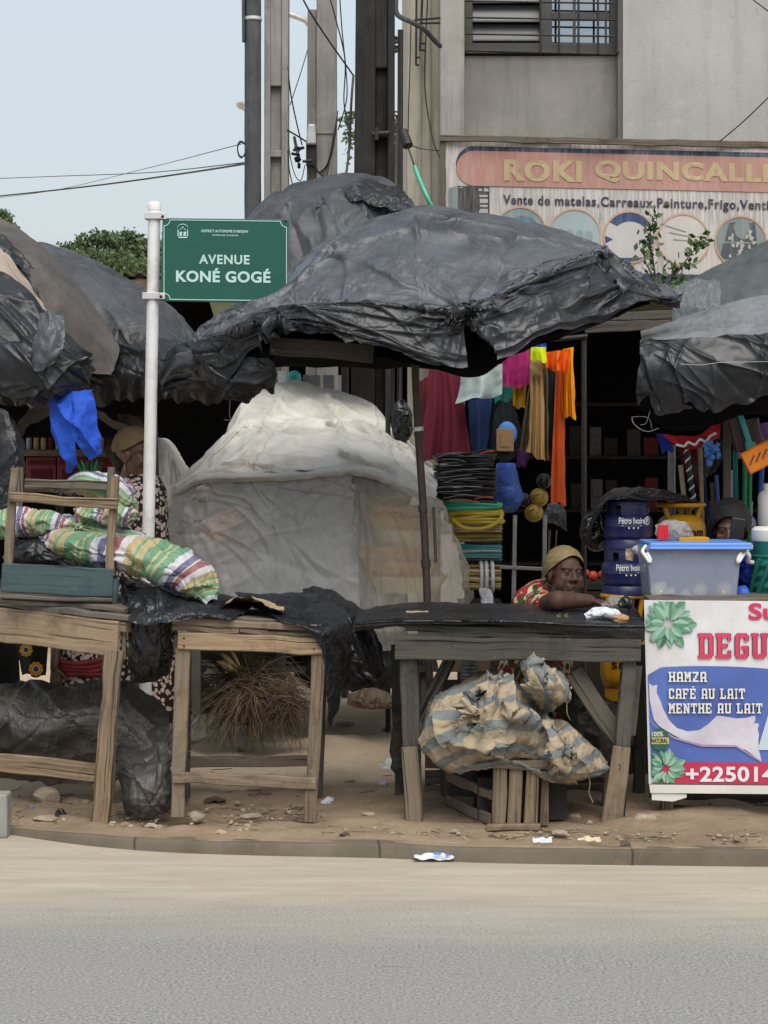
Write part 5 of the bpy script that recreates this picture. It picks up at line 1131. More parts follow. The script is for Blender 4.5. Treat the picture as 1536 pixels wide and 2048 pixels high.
for y, xa, xb in ((432, 290, 333), (592, 286, 330)):
    b = MB(); p, q_ = P(xa, y+7, DS+.055), P(xa+36, y-6, DS+.055); b.box((p+q_)/2, (q_[0]-p[0], .066, .030)); p, q_ = P(xa+34, y+7, DS-.004), P(xb, y-7, DS-.004); b.box((p+q_)/2, (q_[0]-p[0], .004, .030))
    bk = b.build('bracket', M['zinc'], sp, smooth=False, bevel=.003)
    b = MB(); b.ell(P(xb-8, y+1, DS-.008), .007, 10, 8); b.build('bolt', M['iron'], bk)
b = MB()
for y, x in ((439, 571), (600, 328)): b.ell(pln(x, y, .003), .005, 8, 6)
b.build('rivet', M['iron'], sp)

# ---------------------------------------------------------------- tables
def nailed(b, pts):
    for p in pts: b.ell(V3(p), .004, 6, 5)
t1_ = T('market_table', 'rough wooden table at the left edge with a wide plywood apron', 'table', P(60, 1640, 8.2)*(1, 1, 0)+(0, 0, .06))
dl = lambda x: 8.0+(262-x)*.0011
PL = lambda b, x0, y0, x1, y1, hpx, t_, off=0, **k: b.plank(P(x0, y0, dl(x0)+off), P(x1, y1, dl(x1)+off), hpx*8.1/F, t_, **k)
for yy, hh, off in ((1204, 14, .0), (1221, 17, .01)):
    b = MB(); PL(b, -160, yy-18+0, 262 if yy < 1210 else 258, yy+33, hh, .05, off, jit=.003); b.build('top_board', M['wood_grey' if yy < 1210 else 'wood'], t1_)
for k in range(5):
    b = MB(); o = np.array((0, .12*k+.09, .012)); b.plank(P(-160, 1178, dl(-160))+o, P(258, 1229, dl(258))+o, .022, .115, jit=.002); b.build('top_board', M['wood_grey'], t1_)
b = MB(); PL(b, -160, 1228, 238, 1278, 70, .02, -.02, jit=.0015); b.build('apron', M['wood_pale'], t1_)
b = MB(); b.plank(P(249, 1252, 8.05), P(247, 1318, 8.05), .04, .02, up=(0, 1, 0)); b.build('end_cleat', M['wood'], t1_)
def leg(b, x0, y0, x1, y1, D, wpx, dep, w1=None, **k): b.plank(P(x0, y0, D), P(x1, y1, D), wpx*D/F, dep, up=(1, 0, 0), w1=(w1*D/F if w1 else None), **k)
b = MB(); leg(b, 229, 1300, 200.5, 1647, 8.02, 36, .05, 34); b.build('leg', M['wood'], t1_)
b = MB(); leg(b, 226, 1300, 222, 1560, 8.5, 22, .05); b.build('leg', M['wood_dark'], t1_)
b = MB(); leg(b, -130, 1270, -140, 1600, 8.3, 36, .05); b.build('leg', M['wood'], t1_)
b = MB(); leg(b, -120, 1270, -130, 1560, 8.8, 24, .05); b.build('leg', M['wood_dark'], t1_)
b = MB(); PL(b, -160, 1508, 217, 1547, 38, .022, -.028); b.build('crossbar', M['wood'], t1_)
b = MB(); leg(b, 226, 1526, 222, 1590, 8.12, 15, .02); b.build('cleat', M['wood_grey'], t1_)
t2_ = T('market_table', 'open wooden table frame in the middle with a black sheet over its right end', 'table', P(490, 1640, 8.2)*(1, 1, 0)+(0, 0, .06))
DF = 8.02
b = MB(); b.plank(P(346, 1240, DF), P(652, 1258, DF), 15*DF/F, .05, jit=.002); b.build('top_board', M['wood'], t2_)
for x0, x1, y0, y1, mt in ((345, 478, 1254, 1262, 'wood'), (480, 536, 1263, 1266, 'wood_brown'), (536, 652, 1266, 1272, 'wood')):
    b = MB(); b.plank(P(x0, y0, DF+.005), P(x1, y1, DF+.005), 12*DF/F, .045, jit=.003); b.build('edge_strip', M[mt], t2_)
for k in range(4):
    b = MB(); o = np.array((0, .12*k+.085, .004)); b.plank(P(346, 1236, DF)+o, P(652, 1254, DF)+o, .022, .115); b.build('top_board', M['wood_grey'], t2_)
b = MB(); b.plank(P(356, 1283, DF-.03), P(650, 1291, DF-.03), 33*DF/F, .022); ap = b.build('apron', M['wood_pale'], t2_)
b = MB(); nailed(b, [P(x, y, DF-.043) for x, y in ((368, 1276), (368, 1292), (636, 1284), (628, 1298))]); b.build('nail', M['iron'], t2_)
b = MB(); leg(b, 366, 1296, 356, 1632, DF, 28, .05, 27); b.build('leg', M['wood'], t2_)
b = MB(); leg(b, 638, 1302, 620, 1642, DF, 27, .055, 25); b.build('leg', M['wood_brown'], t2_)
b = MB(); leg(b, 373, 1290, 372, 1596, 8.5, 16, .05); b.build('leg', M['wood_dark'], t2_)
b = MB(); leg(b, 648, 1290, 636, 1600, 8.5, 18, .05); b.build('leg', M['wood_dark'], t2_)
b = MB(); b.plank(P(347, 1554, DF-.03), P(632, 1566, DF-.03), 23*DF/F, .02); b.build('crossbar', M['wood'], t2_)
b = MB(); b.plank(P(370, 1524, 8.5), P(640, 1522, 8.5), 21*8.5/F, .02); b.build('crossbar', M['wood_brown'], t2_)
b = MB(); b.plank(P(352, 1270, 8.03), P(352, 1300, 8.03), .02, .03, up=(1, 0, 0)); b.build('cleat', M['wood_grey'], t2_)
# another table behind (only its dark leg shows)
t9 = T('market_table', 'dark plank table half hidden behind the open table frame', 'table', P(520, 1425, 10.9)*(1, 1, 0)+(0, 0, .06))
for x in (388, 560):
    b = MB(); leg(b, x, 1240, x, 1428, 9.3 if x == 388 else 9.9, 26, .06); b.build('leg', M['wood_dark'], t9)
b = MB(); b.plank(P(370, 1232, 9.3), P(600, 1232, 9.9), .04, .4, jit=.002); b.build('top', M['wood_dark'], t9)
# third table
t3_ = T('market_table', 'dark weathered table with splayed patched legs, black sheet on top, by the drinks banner', 'table', P(1030, 1655, 8.2)*(1, 1, 0)+(0, 0, .06))
D = 8.0
b = MB(); b.plank(P(790, 1294, D-.03), P(1281, 1302, D-.03), 46*D/F, .028, jit=.002); b.build('apron', M['wood_dark'], t3_)
for x0, y0, x1, y1, hh in ((811, 1255, 1288, 1262, 14), (836, 1267, 1288, 1274, 11)):
    b = MB(); b.plank(P(x0, y0, D), P(x1, y1, D), hh*D/F, .05, jit=.003); b.build('top_board', M['wood_dark'], t3_)
for k in range(5):
    b = MB(); o = np.array((0, .13*k+.09, .004)); b.plank(P(795, 1250, D)+o, P(1290, 1257, D)+o, .024, .125); b.build('top_board', M['wood_dark'], t3_)
b = MB(); leg(b, 818, 1316, 828, 1640, D+.01, 38, .055, 34); b.build('leg', M['wood_dark'], t3_)
b = MB(); leg(b, 1259, 1322, 1232, 1650, D+.01, 28, .05, 30); b.build('leg', M['wood_dark'], t3_)
b = MB(); leg(b, 820, 1494, 830, 1655, D-.035, 33, .022, 36); b.build('patch_board', M['wood'], t3_, label='paler board nailed to the left leg')
b = MB(); leg(b, 1243, 1494, 1222, 1654, D-.035, 36, .022, 42); b.build('patch_board', M['wood'], t3_, label='paler board with pen marks nailed to the right leg')
b = MB(); b.tube(cr(np.array([P(1236, 1530, D-.047), P(1240, 1529, D-.047), P(1240, 1537, D-.047), P(1238, 1542, D-.047)]), 8), .0016, 4); b.build('pen_mark', M['black'], t3_)
for x, xb in ((793, 800), (1283, 1276)):
    b = MB(); leg(b, x, 1290, xb, 1600, 8.62, 22, .05); b.build('leg', M['wood_dark'], t3_)
b = MB(); b.plank(P(1146, 1342, D+.07), P(1240, 1480, D+.07), 40*D/F, .025, up=(.7, 0, .7)); b.build('brace', M['wood_grey'], t3_)
b = MB(); b.plank(P(902, 1318, D+.1), P(838, 1440, D+.1), 24*D/F, .025, up=(.7, 0, -.7)); b.build('brace', M['wood_dark'], t3_)
b = MB(); b.plank(P(1275, 1332, D+.09), P(1262, 1470, D+.09), 18*D/F, .02, up=(1, 0, 0)); b.build('end_board', M['wood_dark'], t3_)
b = MB(); b.lathe([(.02, 0), (.036, .02), (.028, .05), (.04, .09), (.034, .14), (.024, .2), (.03, .26)], P(797, 1545, 8.5), 16); b.build('turned_foot', M['wood_dark'], t3_)

# black sheets on and around the tables
def loose(name, label, rows, n, m, mat, cat='plastic sheet', **kw):
    k = dict(eu=.04, ev=.04, it=90, att=.014, noise=.008, r=(11, 5), fold=dict(n=18, amp=.006, seed=kw.get('seed', 1)+100, w=(2, 5)))
    k.update(kw); o = sheet(name, rows, n, m, M[mat], None, label, cat, **k); return o
loose('black_sheet', 'black plastic sheet spread flat over the dark weathered table', [
 [(716, 1222, 8.75), (800, 1207, 8.75), (900, 1206, 8.75), (1040, 1208, 8.75), (1180, 1210, 8.75), (1270, 1216, 8.75)],
 [(712, 1232, 8.4), (800, 1222, 8.4), (900, 1222, 8.4), (1040, 1222, 8.4), (1180, 1226, 8.4), (1280, 1232, 8.4)],
 [(708, 1244, 8.02), (800, 1238, 7.99), (900, 1238, 7.98), (1040, 1240, 7.97), (1180, 1246, 7.97), (1288, 1250, 7.99)],
 [(706, 1252, 7.98), (800, 1246, 7.95), (900, 1246, 7.94), (1040, 1247, 7.94), (1180, 1256, 7.94), (1290, 1258, 7.96)],
 [(712, 1262, 8.0), (800, 1252, 7.96), (900, 1250, 7.95), (1040, 1252, 7.95), (1180, 1266, 7.95), (1286, 1285, 7.97)]], 180, 60, 'tarp_shiny', seed=71, eu=.02, ev=.02, noise=.004, fold=dict(n=16, amp=.004, seed=171, ang=0, spread=.15, w=(2, 4)))
loose('black_sheet', 'black sheet draped over the right end of the open table frame', [
 [(470, 1188, 8.6), (540, 1186, 8.62), (610, 1186, 8.6), (660, 1190, 8.55), (688, 1206, 8.5)],
 [(500, 1212, 8.3), (560, 1212, 8.3), (620, 1214, 8.3), (664, 1218, 8.28), (694, 1236, 8.3)],
 [(560, 1240, 8.0), (600, 1246, 7.98), (636, 1254, 7.97), (668, 1254, 8.03), (700, 1262, 8.2)],
 [(610, 1256, 7.96), (628, 1270, 7.95), (648, 1282, 7.96), (674, 1300, 8.06), (704, 1310, 8.25)],
 [(640, 1285, 7.97), (646, 1310, 7.98), (656, 1340, 8.02), (672, 1370, 8.12), (690, 1370, 8.3)],
 [(650, 1320, 8.0), (652, 1370, 8.03), (655, 1420, 8.08), (660, 1452, 8.15), (668, 1440, 8.3)]], 110, 120, 'tarp', seed=72)
loose('black_sheet', 'black plastic sheet sagging between the open table frame and the dark table', [
 [(606, 1182, 8.75), (625, 1174, 8.72), (660, 1180, 8.7), (700, 1200, 8.7), (735, 1225, 8.7)],
 [(610, 1188, 8.66), (650, 1186, 8.6), (690, 1205, 8.55), (720, 1232, 8.55), (748, 1250, 8.58)],
 [(660, 1205, 8.5), (690, 1220, 8.42), (715, 1260, 8.4), (742, 1290, 8.42), (762, 1290, 8.5)],
 [(690, 1235, 8.45), (702, 1265, 8.38), (725, 1310, 8.36), (750, 1340, 8.4), (768, 1330, 8.5)],
 [(698, 1262, 8.5), (710, 1300, 8.45), (735, 1345, 8.42), (758, 1358, 8.45), (772, 1340, 8.55)]], 100, 90, 'tarp', seed=73)
loose('black_sheet', 'black crumpled plastic between the striped sack and the cardboard scrap', [
 [(240, 1150, 8.5), (300, 1165, 8.5), (360, 1180, 8.5), (430, 1190, 8.5), (520, 1196, 8.5)],
 [(250, 1190, 8.2), (310, 1190, 8.15), (370, 1200, 8.15), (430, 1205, 8.2), (510, 1214, 8.3)],
 [(262, 1220, 8.0), (320, 1222, 7.97), (372, 1222, 7.97), (420, 1226, 7.98), (470, 1235, 8.0)],
 [(262, 1245, 7.95), (310, 1250, 7.9), (345, 1245, 7.92), (400, 1236, 7.96), (452, 1240, 7.98)]], 120, 60, 'tarp_shiny', seed=74, eu=.06, ev=.06)
loose('black_sheet', 'long glossy black sheet hanging down between the left table and the open table frame', [
 [(236, 1150, 8.3), (258, 1180, 8.2), (285, 1180, 8.15), (318, 1175, 8.15), (350, 1190, 8.2)],
 [(246, 1210, 8.16), (266, 1210, 8.08), (290, 1212, 8.0), (320, 1212, 8.0), (348, 1216, 8.1)],
 [(252, 1280, 8.15), (272, 1280, 8.06), (296, 1285, 8.0), (322, 1280, 8.02), (344, 1280, 8.12)],
 [(256, 1330, 8.2), (274, 1335, 8.1), (300, 1335, 8.06), (322, 1330, 8.08), (342, 1320, 8.16)],
 [(260, 1370, 8.25), (272, 1366, 8.2), (298, 1362, 8.14), (318, 1362, 8.16), (338, 1342, 8.22)]], 90, 120, 'tarp_shiny', seed=75, eu=.10, ev=.04, fold=dict(n=26, amp=.014, seed=175, ang=1.5, spread=.25, w=(2, 5)))
# dirty plastic under the left table
loose('dirty_sheet', 'dusty dark plastic sheet bunched under the left table', [
 [(-120, 1360, 8.75), (0, 1362, 8.7), (60, 1365, 8.65), (130, 1362, 8.6), (215, 1356, 8.6), (270, 1372, 8.55), (332, 1410, 8.5)],
 [(-120, 1400, 8.5), (0, 1395, 8.45), (60, 1410, 8.4), (130, 1410, 8.36), (215, 1400, 8.36), (275, 1420, 8.36), (334, 1450, 8.4)],
 [(-120, 1450, 8.4), (0, 1440, 8.34), (60, 1462, 8.3), (140, 1450, 8.3), (215, 1450, 8.3), (280, 1470, 8.3), (338, 1500, 8.34)],
 [(-120, 1500, 8.5), (0, 1490, 8.42), (60, 1510, 8.36), (140, 1505, 8.4), (215, 1510, 8.36), (280, 1510, 8.3), (338, 1530, 8.32)],
 [(-120, 1560, 8.6), (0, 1560, 8.55), (60, 1560, 8.5), (140, 1570, 8.5), (220, 1560, 8.4), (280, 1540, 8.3), (338, 1550, 8.3)]], 190, 110, 'tarp_dirty', seed=76, eu=.07, ev=.06, noise=.016, r=(16, 8), fold=dict(n=22, amp=.020, L=(50, 160), seed=176, w=(2, 6)))
loose('dirty_sheet', 'dusty grey plastic sheet slumped on the ground left of the open table', [
 [(222, 1505, 8.35), (250, 1498, 8.25), (285, 1500, 8.2), (320, 1480, 8.2), (346, 1440, 8.25)],
 [(228, 1530, 8.2), (256, 1528, 8.1), (292, 1530, 8.06), (322, 1520, 8.08), (347, 1500, 8.15)],
 [(234, 1560, 8.15), (262, 1562, 8.02), (292, 1566, 7.98), (322, 1560, 8.02), (347, 1550, 8.1)],
 [(240, 1600, 8.15), (266, 1608, 8.02), (292, 1612, 7.99), (322, 1604, 8.02), (347, 1596, 8.1)],
 [(248, 1628, 8.2), (270, 1632, 8.08), (292, 1633, 8.04), (322, 1628, 8.07), (346, 1622, 8.15)]], 100, 110, 'tarp_dirty', seed=77, eu=.05, ev=.05, noise=.014, r=(14, 7), fold=dict(n=20, amp=.018, L=(40, 120), seed=177, w=(2, 6)))
loose('black_sheet', 'black sheet hanging at the far left edge under the heaped tarp', [
 [(-120, 820, 8.7), (-40, 815, 8.6), (5, 818, 8.55), (26, 836, 8.55), (34, 850, 8.6)],
 [(-120, 920, 8.65), (-40, 920, 8.55), (5, 920, 8.5), (34, 910, 8.5), (48, 900, 8.58)],
 [(-120, 1060, 8.65), (-40, 1060, 8.55), (0, 1040, 8.5), (30, 1010, 8.52), (50, 990, 8.6)]], 80, 100, 'tarp_shiny', seed=78)
# blue cloth hanging from the left umbrella
rows = [[(98, 786, 8.62), (125, 783, 8.56), (150, 781, 8.55), (176, 780, 8.58), (184, 778, 8.62)],
        [(98, 830, 8.60), (126, 825, 8.53), (148, 820, 8.5), (172, 812, 8.53), (188, 815, 8.6)],
        [(106, 872, 8.60), (130, 870, 8.54), (148, 868, 8.5), (172, 858, 8.53), (192, 860, 8.6)],
        [(124, 910, 8.6), (140, 912, 8.55), (158, 900, 8.53), (180, 895, 8.55), (202, 900, 8.6)],
        [(132, 944, 8.62), (143, 945, 8.6), (156, 922, 8.58), (182, 918, 8.58), (208, 910, 8.62)]]
X = patch(rows, 100, 130)
for k, (p, q_, a, w_) in enumerate((((112, 800), (196, 915), .035, 5), ((104, 830), (148, 935), .028, 5), ((176, 790), (198, 900), .025, 5), ((140, 800), (160, 900), -.02, 6))): X = crease(X, p, q_, a, w_, (.1, .2), 2, 99, k)
X = relax(X, eu=.01, ev=.005, it=30, noise=.003, r=(12, 6), seed=80)
pq = proj(X); pq = (pq[:-1, :-1]+pq[1:, 1:])/2; MBk = MB().grid(X, keep=~intri(pq, (150, 882), (157, 960), (186, 930))); tag(MBk.build('blue_cloth', M['blue_cloth'], None, angle=180), 'bright blue cloth hanging in folds under the heaped black tarp', 'cloth')

# ---------------------------------------------------------------- striped sacks and the upturned stool on the left table
st_ = T('stool', 'upturned wooden stool with a blue painted seat board on the left table', 'stool', P(120, 1215, 8.2))
Ds = 8.14
b = MB(); b.plank(P(4, 1156, Ds), P(226, 1166, Ds), 58*Ds/F, .02, jit=.0012); b.build('seat', M['wood_blue'], st_)
b = MB(); b.plank(P(231, 1158, Ds+.01), P(228, 1216, Ds+.01), 14*Ds/F, .03, up=(1, 0, 0)); b.build('end_board', M['wood_blue'], st_)
b = MB(); leg(b, 30, 936, 16, 1140, Ds+.02, 17, .04, 16); b.build('leg', M['wood'], st_)
b = MB(); leg(b, 231, 952, 220, 1150, Ds+.02, 17, .04, 16); b.build('leg', M['wood'], st_)
b = MB(); leg(b, 222, 934, 218, 1130, Ds+.34, 13, .035); b.build('leg', M['wood_grey'], st_)
b = MB(); leg(b, 40, 934, 34, 1130, Ds+.34, 13, .035); b.build('leg', M['wood_grey'], st_)
b = MB(); b.plank(P(19, 994, Ds-.012), P(235, 1008, Ds-.012), 21*Ds/F, .02); b.build('rail', M['wood'], st_)
b = MB(); b.plank(P(50, 968, Ds+.33), P(214, 972, Ds+.33), 20*Ds/F, .02); b.build('rail', M['wood_grey'], st_)
for k, y in enumerate((1192, 1203)):
    b = MB(); b.plank(P(2, y, Ds+.02*k), P(226, y+10, Ds+.02*k), 8*Ds/F, .05); b.build('slat', M['wood_grey'], st_)
def sack(lab, path, rad, mat, seed, flat=.8, **kw):
    X = sackgrid([P(*q_) for q_ in path], rad, flat=flat, it=100, att=.010, noise=.021, r=(10, 4), seed=seed, **dict(dict(eu=.10, ev=.08), **kw))
    X = folds(X, 30, .012, seed, 1.2, .8, w=(1.2, 3.5), L=(15, 60))
    b = MB(); Xc = np.concatenate([X, X[:, :1]], 1); b.grid(Xc, uvs=(1, 1), flip=True); return tag(b.build('striped_sack', M[mat], None, angle=180), lab, 'sack', 'striped woven sacks on the left table')
sack('striped woven sack bulging to the right of the stool, largest of the sacks', [(85, 1075, 8.42), (120, 1085, 8.38), (190, 1098, 8.32), (260, 1108, 8.25), (320, 1122, 8.22), (375, 1150, 8.2), (408, 1180, 8.18), (424, 1202, 8.15)], [.03, .075, .105, .125, .13, .11, .07, .02], 'sack', 81, .58)
sack('striped woven sack lying behind the left leg of the stool', [(-40, 1060, 8.5), (0, 1052, 8.48), (60, 1045, 8.46), (100, 1046, 8.44), (140, 1052, 8.44), (160, 1060, 8.44)], [.07, .09, .095, .08, .05, .015], 'sack', 82, .6)
sack('folded striped woven sack on top, behind the stool rail', [(112, 985, 8.7), (140, 975, 8.66), (180, 968, 8.62), (225, 985, 8.6), (255, 1005, 8.6), (275, 1000, 8.62)], [.01, .05, .085, .10, .07, .02], 'sack2', 83, .62)
sack('small striped sack end tucked under the stool rail by the right leg', [(160, 1032, 8.55), (190, 1030, 8.5), (230, 1030, 8.46), (262, 1036, 8.45), (272, 1042, 8.45)], [.05, .06, .065, .05, .015], 'sack', 84, .75)
sack('yellowish striped sack sagging behind the stool, under the others', [(60, 1080, 8.6), (110, 1060, 8.6), (170, 1062, 8.56), (240, 1075, 8.5), (290, 1080, 8.5)], [.03, .07, .08, .07, .03], 'sack2', 85, .8)
b = MB(); X = sackgrid([P(20, 1120, 8.45), P(60, 1105, 8.4), P(130, 1118, 8.38), P(200, 1140, 8.36), P(228, 1150, 8.36)], [.04, .08, .075, .06, .02], flat=.7, eu=.1, ev=.08, it=90, noise=.014, r=(7, 3), seed=86)
b.grid(np.concatenate([X, X[:, :1]], 1), flip=True); tag(b.build('black_bag', M['tarp_shiny'], None, angle=180), 'black plastic bag squashed behind the blue stool seat', 'bag')
# cardboard scrap
b = MB(); X = np.array([[P(440+128*u, 1212-30*math.sin(min(1, u*1.25)*2.6)*(.35+.65*v)+26*v*u-3*v, 8.38-.30*v+.02*math.sin(u*6)) for u in np.linspace(0, 1, 40)] for v in np.linspace(0, 1, 16)]); X = relax(X, eu=.03, ev=.03, it=40, noise=.008, seed=87)
b.grid(X); b.grid(X-(0, 0, .004), flip=True); tag(b.build('cardboard_scrap', M['cardboard'], None, angle=180), 'buckled piece of cardboard on the open table frame', 'cardboard')
# ---------------------------------------------------------------- drinks stall with printed banner
dk = T('drinks_table', 'low table hung with a printed drinks banner at the right edge', 'table', P(1450, 1640, 8.3)*(1, 1, 0)+(0, 0, .06))
DB = 8.1
b = MB()
for k in range(4): b.plank(P(1292, 1204, DB+.1+.2*k)*(1, 1, 0)+(0, 0, .945), P(1760, 1204, DB+.1+.2*k)*(1, 1, 0)+(0, 0, .945), .03, .19)
b.build('tabletop', M['wood_grey'], dk)
for x, xb, D in ((1330, 1334, 8.16), (1730, 1730, 8.16), (1330, 1334, 8.8), (1730, 1730, 8.8)):
    b = MB(); leg(b, x, 1215, xb, 1645 if D < 8.5 else 1590, D, 28, .05, 24); b.build('leg', M['wood_brown'], dk)
b = MB(); b.plank(P(1300, 1622, 8.3), P(1760, 1618, 8.3), .04, .03); b.plank(P(1300, 1590, 8.5), P(1760, 1588, 8.5), .10, .03); b.build('lower_rail', M['wood_dark'], dk)
bx = T('drinks_banner', 'printed white and blue drinks banner with green leaves and red letters', 'banner', P(1450, 1590, DB))
def fb(x, y, lift):
    xx = x+(y-1200)*.018*max(0, 1-(x-1290)/300)
    return P(xx, y, DB-.03-lift-.006*math.sin(y*.02+x*.013)-.004*math.sin(x*.05)*max(0, (y-1500)/100))
def fgb(pts, lift, n=60, m=14):
    T_, B_ = cr2(pts[0], n), cr2(pts[1], n); return MB().grid(np.array([[fb(*(p*(1-k)+q_*k), lift) for p, q_ in zip(T_, B_)] for k in np.linspace(0, 1, m)]), flip=True)
XR = 1760
vinyl = lambda n_, c: pm(n_, c, tuple(x*.9 for x in c), 4, .45, .06, 30, spec=.4)
def vgrad(n_, c1, c2, sc=3):
    return pm(n_, c1, c2, sc, .45, .05, 30, spec=.4, lo=.3, hi=.7)
fgb(([(1288, 1200), (XR, 1204)], [(1291, 1568), (XR, 1572)]), 0, 60, 40).build('sheet', pm('white_vinyl', (.66, .655, .67), (.60, .595, .61), 3, .45, .06, 20, dirt=(.5, .47, .43), dsc=3), bx, angle=180)
fgb(([(1292, 1569), (XR, 1573)], [(1294, 1586), (XR, 1590)]), .012, 60, 5).build('hem', vinyl('hem_vinyl', (.64, .62, .56)), bx, angle=180)
fgb(([(1296, 1585), (1368, 1588)], [(1297, 1600), (1340, 1603), (1368, 1595)]), .006, 20, 4).build('hem_flap', vinyl('flap_vinyl', (.66, .64, .58)), bx, angle=180)
blue = pm('printed_blue', (.075, .105, .33), (.085, .16, .46), 3.5, .45, .05, 30, lo=.3, hi=.7)
top = [(1293, 1350)]+[(x, 1332+.00030*(x-1400)**2*(1 if x > 1400 else 1.3)) for x in range(1320, 1770, 20)]
fgb((top, [(1297, 1556), (XR, 1560)]), .004, 80, 20).build('blue_field', blue, bx, angle=180)
fgb(([(1330, 1524), (XR, 1527)], [(1297, 1567), (XR, 1571)]), .007, 40, 5).build('red_band', vinyl('printed_red', (.48, .03, .075)), bx, angle=180)
milk = pm('printed_milk', (.62, .59, .66), (.50, .45, .53), 7, .45, .05, 30)
mt_ = [(1295, 1366), (1302, 1372), (1312, 1369), (1310, 1385), (1318, 1402), (1322, 1416), (1334, 1440), (1350, 1456), (1372, 1463), (1396, 1460), (1414, 1448), (1432, 1431), (1450, 1433), (1470, 1437), (1490, 1436), (1508, 1431), (1511, 1438), (1506, 1446), (1518, 1447), (1514, 1457), (1517, 1470), (1513, 1484)]
mb_ = [(1296, 1400), (1300, 1422), (1304, 1440), (1314, 1452), (1326, 1460), (1340, 1468), (1358, 1478), (1378, 1486), (1400, 1492), (1425, 1493), (1450, 1492), (1470, 1494), (1490, 1500), (1504, 1510), (1516, 1520), (1522, 1524)]
fgb((mt_, mb_), .007, 70, 8).build('milk_splash', milk, bx, angle=180)
fgb(([(1296, 1440), (1310, 1455), (1345, 1474), (1400, 1489), (1470, 1490), (1522, 1522)], [(1299, 1446), (1312, 1459), (1345, 1478), (1400, 1493.5), (1470, 1494), (1520, 1524)]), .010, 50, 3).build('milk_edge', vinyl('printed_lilac', (.36, .27, .42)), bx, angle=180)
b = MB(); b.poly([fb(x, y, .009) for x, y in ((1537, 1424), (1600, 1424), (1600, 1500), (1514, 1500))]); b.build('printed_glass', vinyl('printed_pale_glass', (.50, .60, .66)), bx, smooth=False)
# leaf clusters
LC = [vinyl('printed_leaf_%d' % k, c) for k, c in enumerate(((.10, .25, .15), (.17, .34, .23), (.30, .48, .37), (.045, .14, .07)))]
def leaves(cx, cy, R_, n, seed, clipx):
    g = np.random.default_rng(seed); MBs = [MB() for _ in LC]; order = 0
    for ring_, (rr, cnt) in enumerate(((1.0, n), (.66, n-3), (.36, n-5))):
        for k in range(cnt):
            a = 2*math.pi*k/cnt+g.normal(0, .12)+ring_*.4; L = R_*.62*g.uniform(.85, 1.15); wd_ = L*.52
            ox, oy = cx+math.cos(a)*R_*rr*.42, cy+math.sin(a)*R_*rr*.42
            lv_ = .008+.0014*ring_+.00007*order; order += 1
            pt = []
            for t, s_ in ((0, 0), (.2, .7), (.45, 1), (.7, .8), (.9, .35), (1, 0), (.9, -.35), (.7, -.8), (.45, -1), (.2, -.7)):
                x = ox+math.cos(a)*L*t-math.sin(a)*wd_*.5*s_; y = oy+math.sin(a)*L*t+math.cos(a)*wd_*.5*s_
                pt.append((max(x, clipx), min(max(y, 1203), 1566)))
            ci = int(g.choice([0, 1, 3] if ring_ == 0 else [1, 2, 0] if ring_ == 1 else [2, 1]))
            MBs[ci].poly([fb(x, y, lv_) for x, y in pt[::-1]])
            mid = pt[:6]+[((pt[5][0]+pt[0][0])/2+.3, (pt[5][1]+pt[0][1])/2)]
            MBs[(ci+1) % 3].poly([fb(x, y, lv_+.0006) for x, y in [pt[0], pt[1], pt[2], pt[3], pt[4], pt[5]][::-1]])
    for q_, mt in zip(MBs, LC):
        if q_.n: q_.build('printed_leaf', mt, bx, smooth=False)
leaves(1336, 1246, 52, 13, 1, 1291); leaves(1326, 1537, 40, 13, 2, 1298)
b = MB(); text(b, 'Super', fb, 1497, 1640, 1250, 1206, .03, 1, .006); b.build('script_lettering', vinyl('script_red', (.55, .03, .08)), bx, smooth=False)
b = MB(); block(b, 'DEGUE', fb, 1394, 1572, 1317, 1266, 1.5, .006); b.build('title_outline', vinyl('print_black_red', (.05, .01, .025)), bx, smooth=False)
b = MB(); block(b, 'DEGUE', fb, 1394, 1572, 1317, 1266, 0, .0085); b.build('title_lettering', vinyl('title_red', (.60, .045, .11)), bx, smooth=False)
MW = vinyl('menu_white', (.72, .72, .74))
for s_, x0, x1, y0, y1 in (('HAMZA', 1334, 1413, 1364, 1343.5), ('CAFÉ AU LAIT', 1333, 1490, 1398, 1377), ('MENTHE AU LAIT', 1333, 1525, 1427, 1406.5)):
    n_ = sum(.62 if c_ in ' I' else 1 for c_ in s_); u_ = (x1-x0)/n_; xx_ = x0
    for wd2 in s_.split(' '):
        ww_ = u_*sum(.62 if c_ == 'I' else 1 for c_ in wd2)
        b = MB(); block(b, wd2, fb, xx_, xx_+ww_, y0, y1, 1.5, .011); b.build('menu_outline', M['black'], bx, smooth=False)
        b = MB(); block(b, wd2, fb, xx_, xx_+ww_, y0, y1, .1, .0135); b.build('menu_lettering', MW, bx, smooth=False)
        xx_ += ww_+u_*.62
b = MB(); text(b, '+225014', fb, 1367, 1548, 1564, 1533, .03, 1.06, .011); b.build('phone_lettering', vinyl('phone_white', (.70, .68, .72)), bx, smooth=False)
A = np.linspace(0, 2*math.pi, 25)[:-1]
cxr = lambda r, l: [fb(max(1297.5, 1315+r*math.cos(a)), 1479+r*1.12*math.sin(a), l) for a in A[::-1]]
b = MB(); b.poly(cxr(20, .0115)); b.build('badge', vinyl('badge_green', (.03, .12, .075)), bx, smooth=False)
b = MB(); b.poly([fb(x, y, .0125) for x, y in ((1298, 1488), (1298, 1475), (1334, 1475), (1334, 1488))][::1]); b.build('badge_strip', vinyl('badge_gold', (.55, .45, .20)), bx, smooth=False)
b = MB(); text(b, '100%', fb, 1299, 1322, 1473, 1463, .03, 1, .0125); b.build('badge_lettering', vinyl('badge_pale', (.6, .62, .5)), bx, smooth=False)
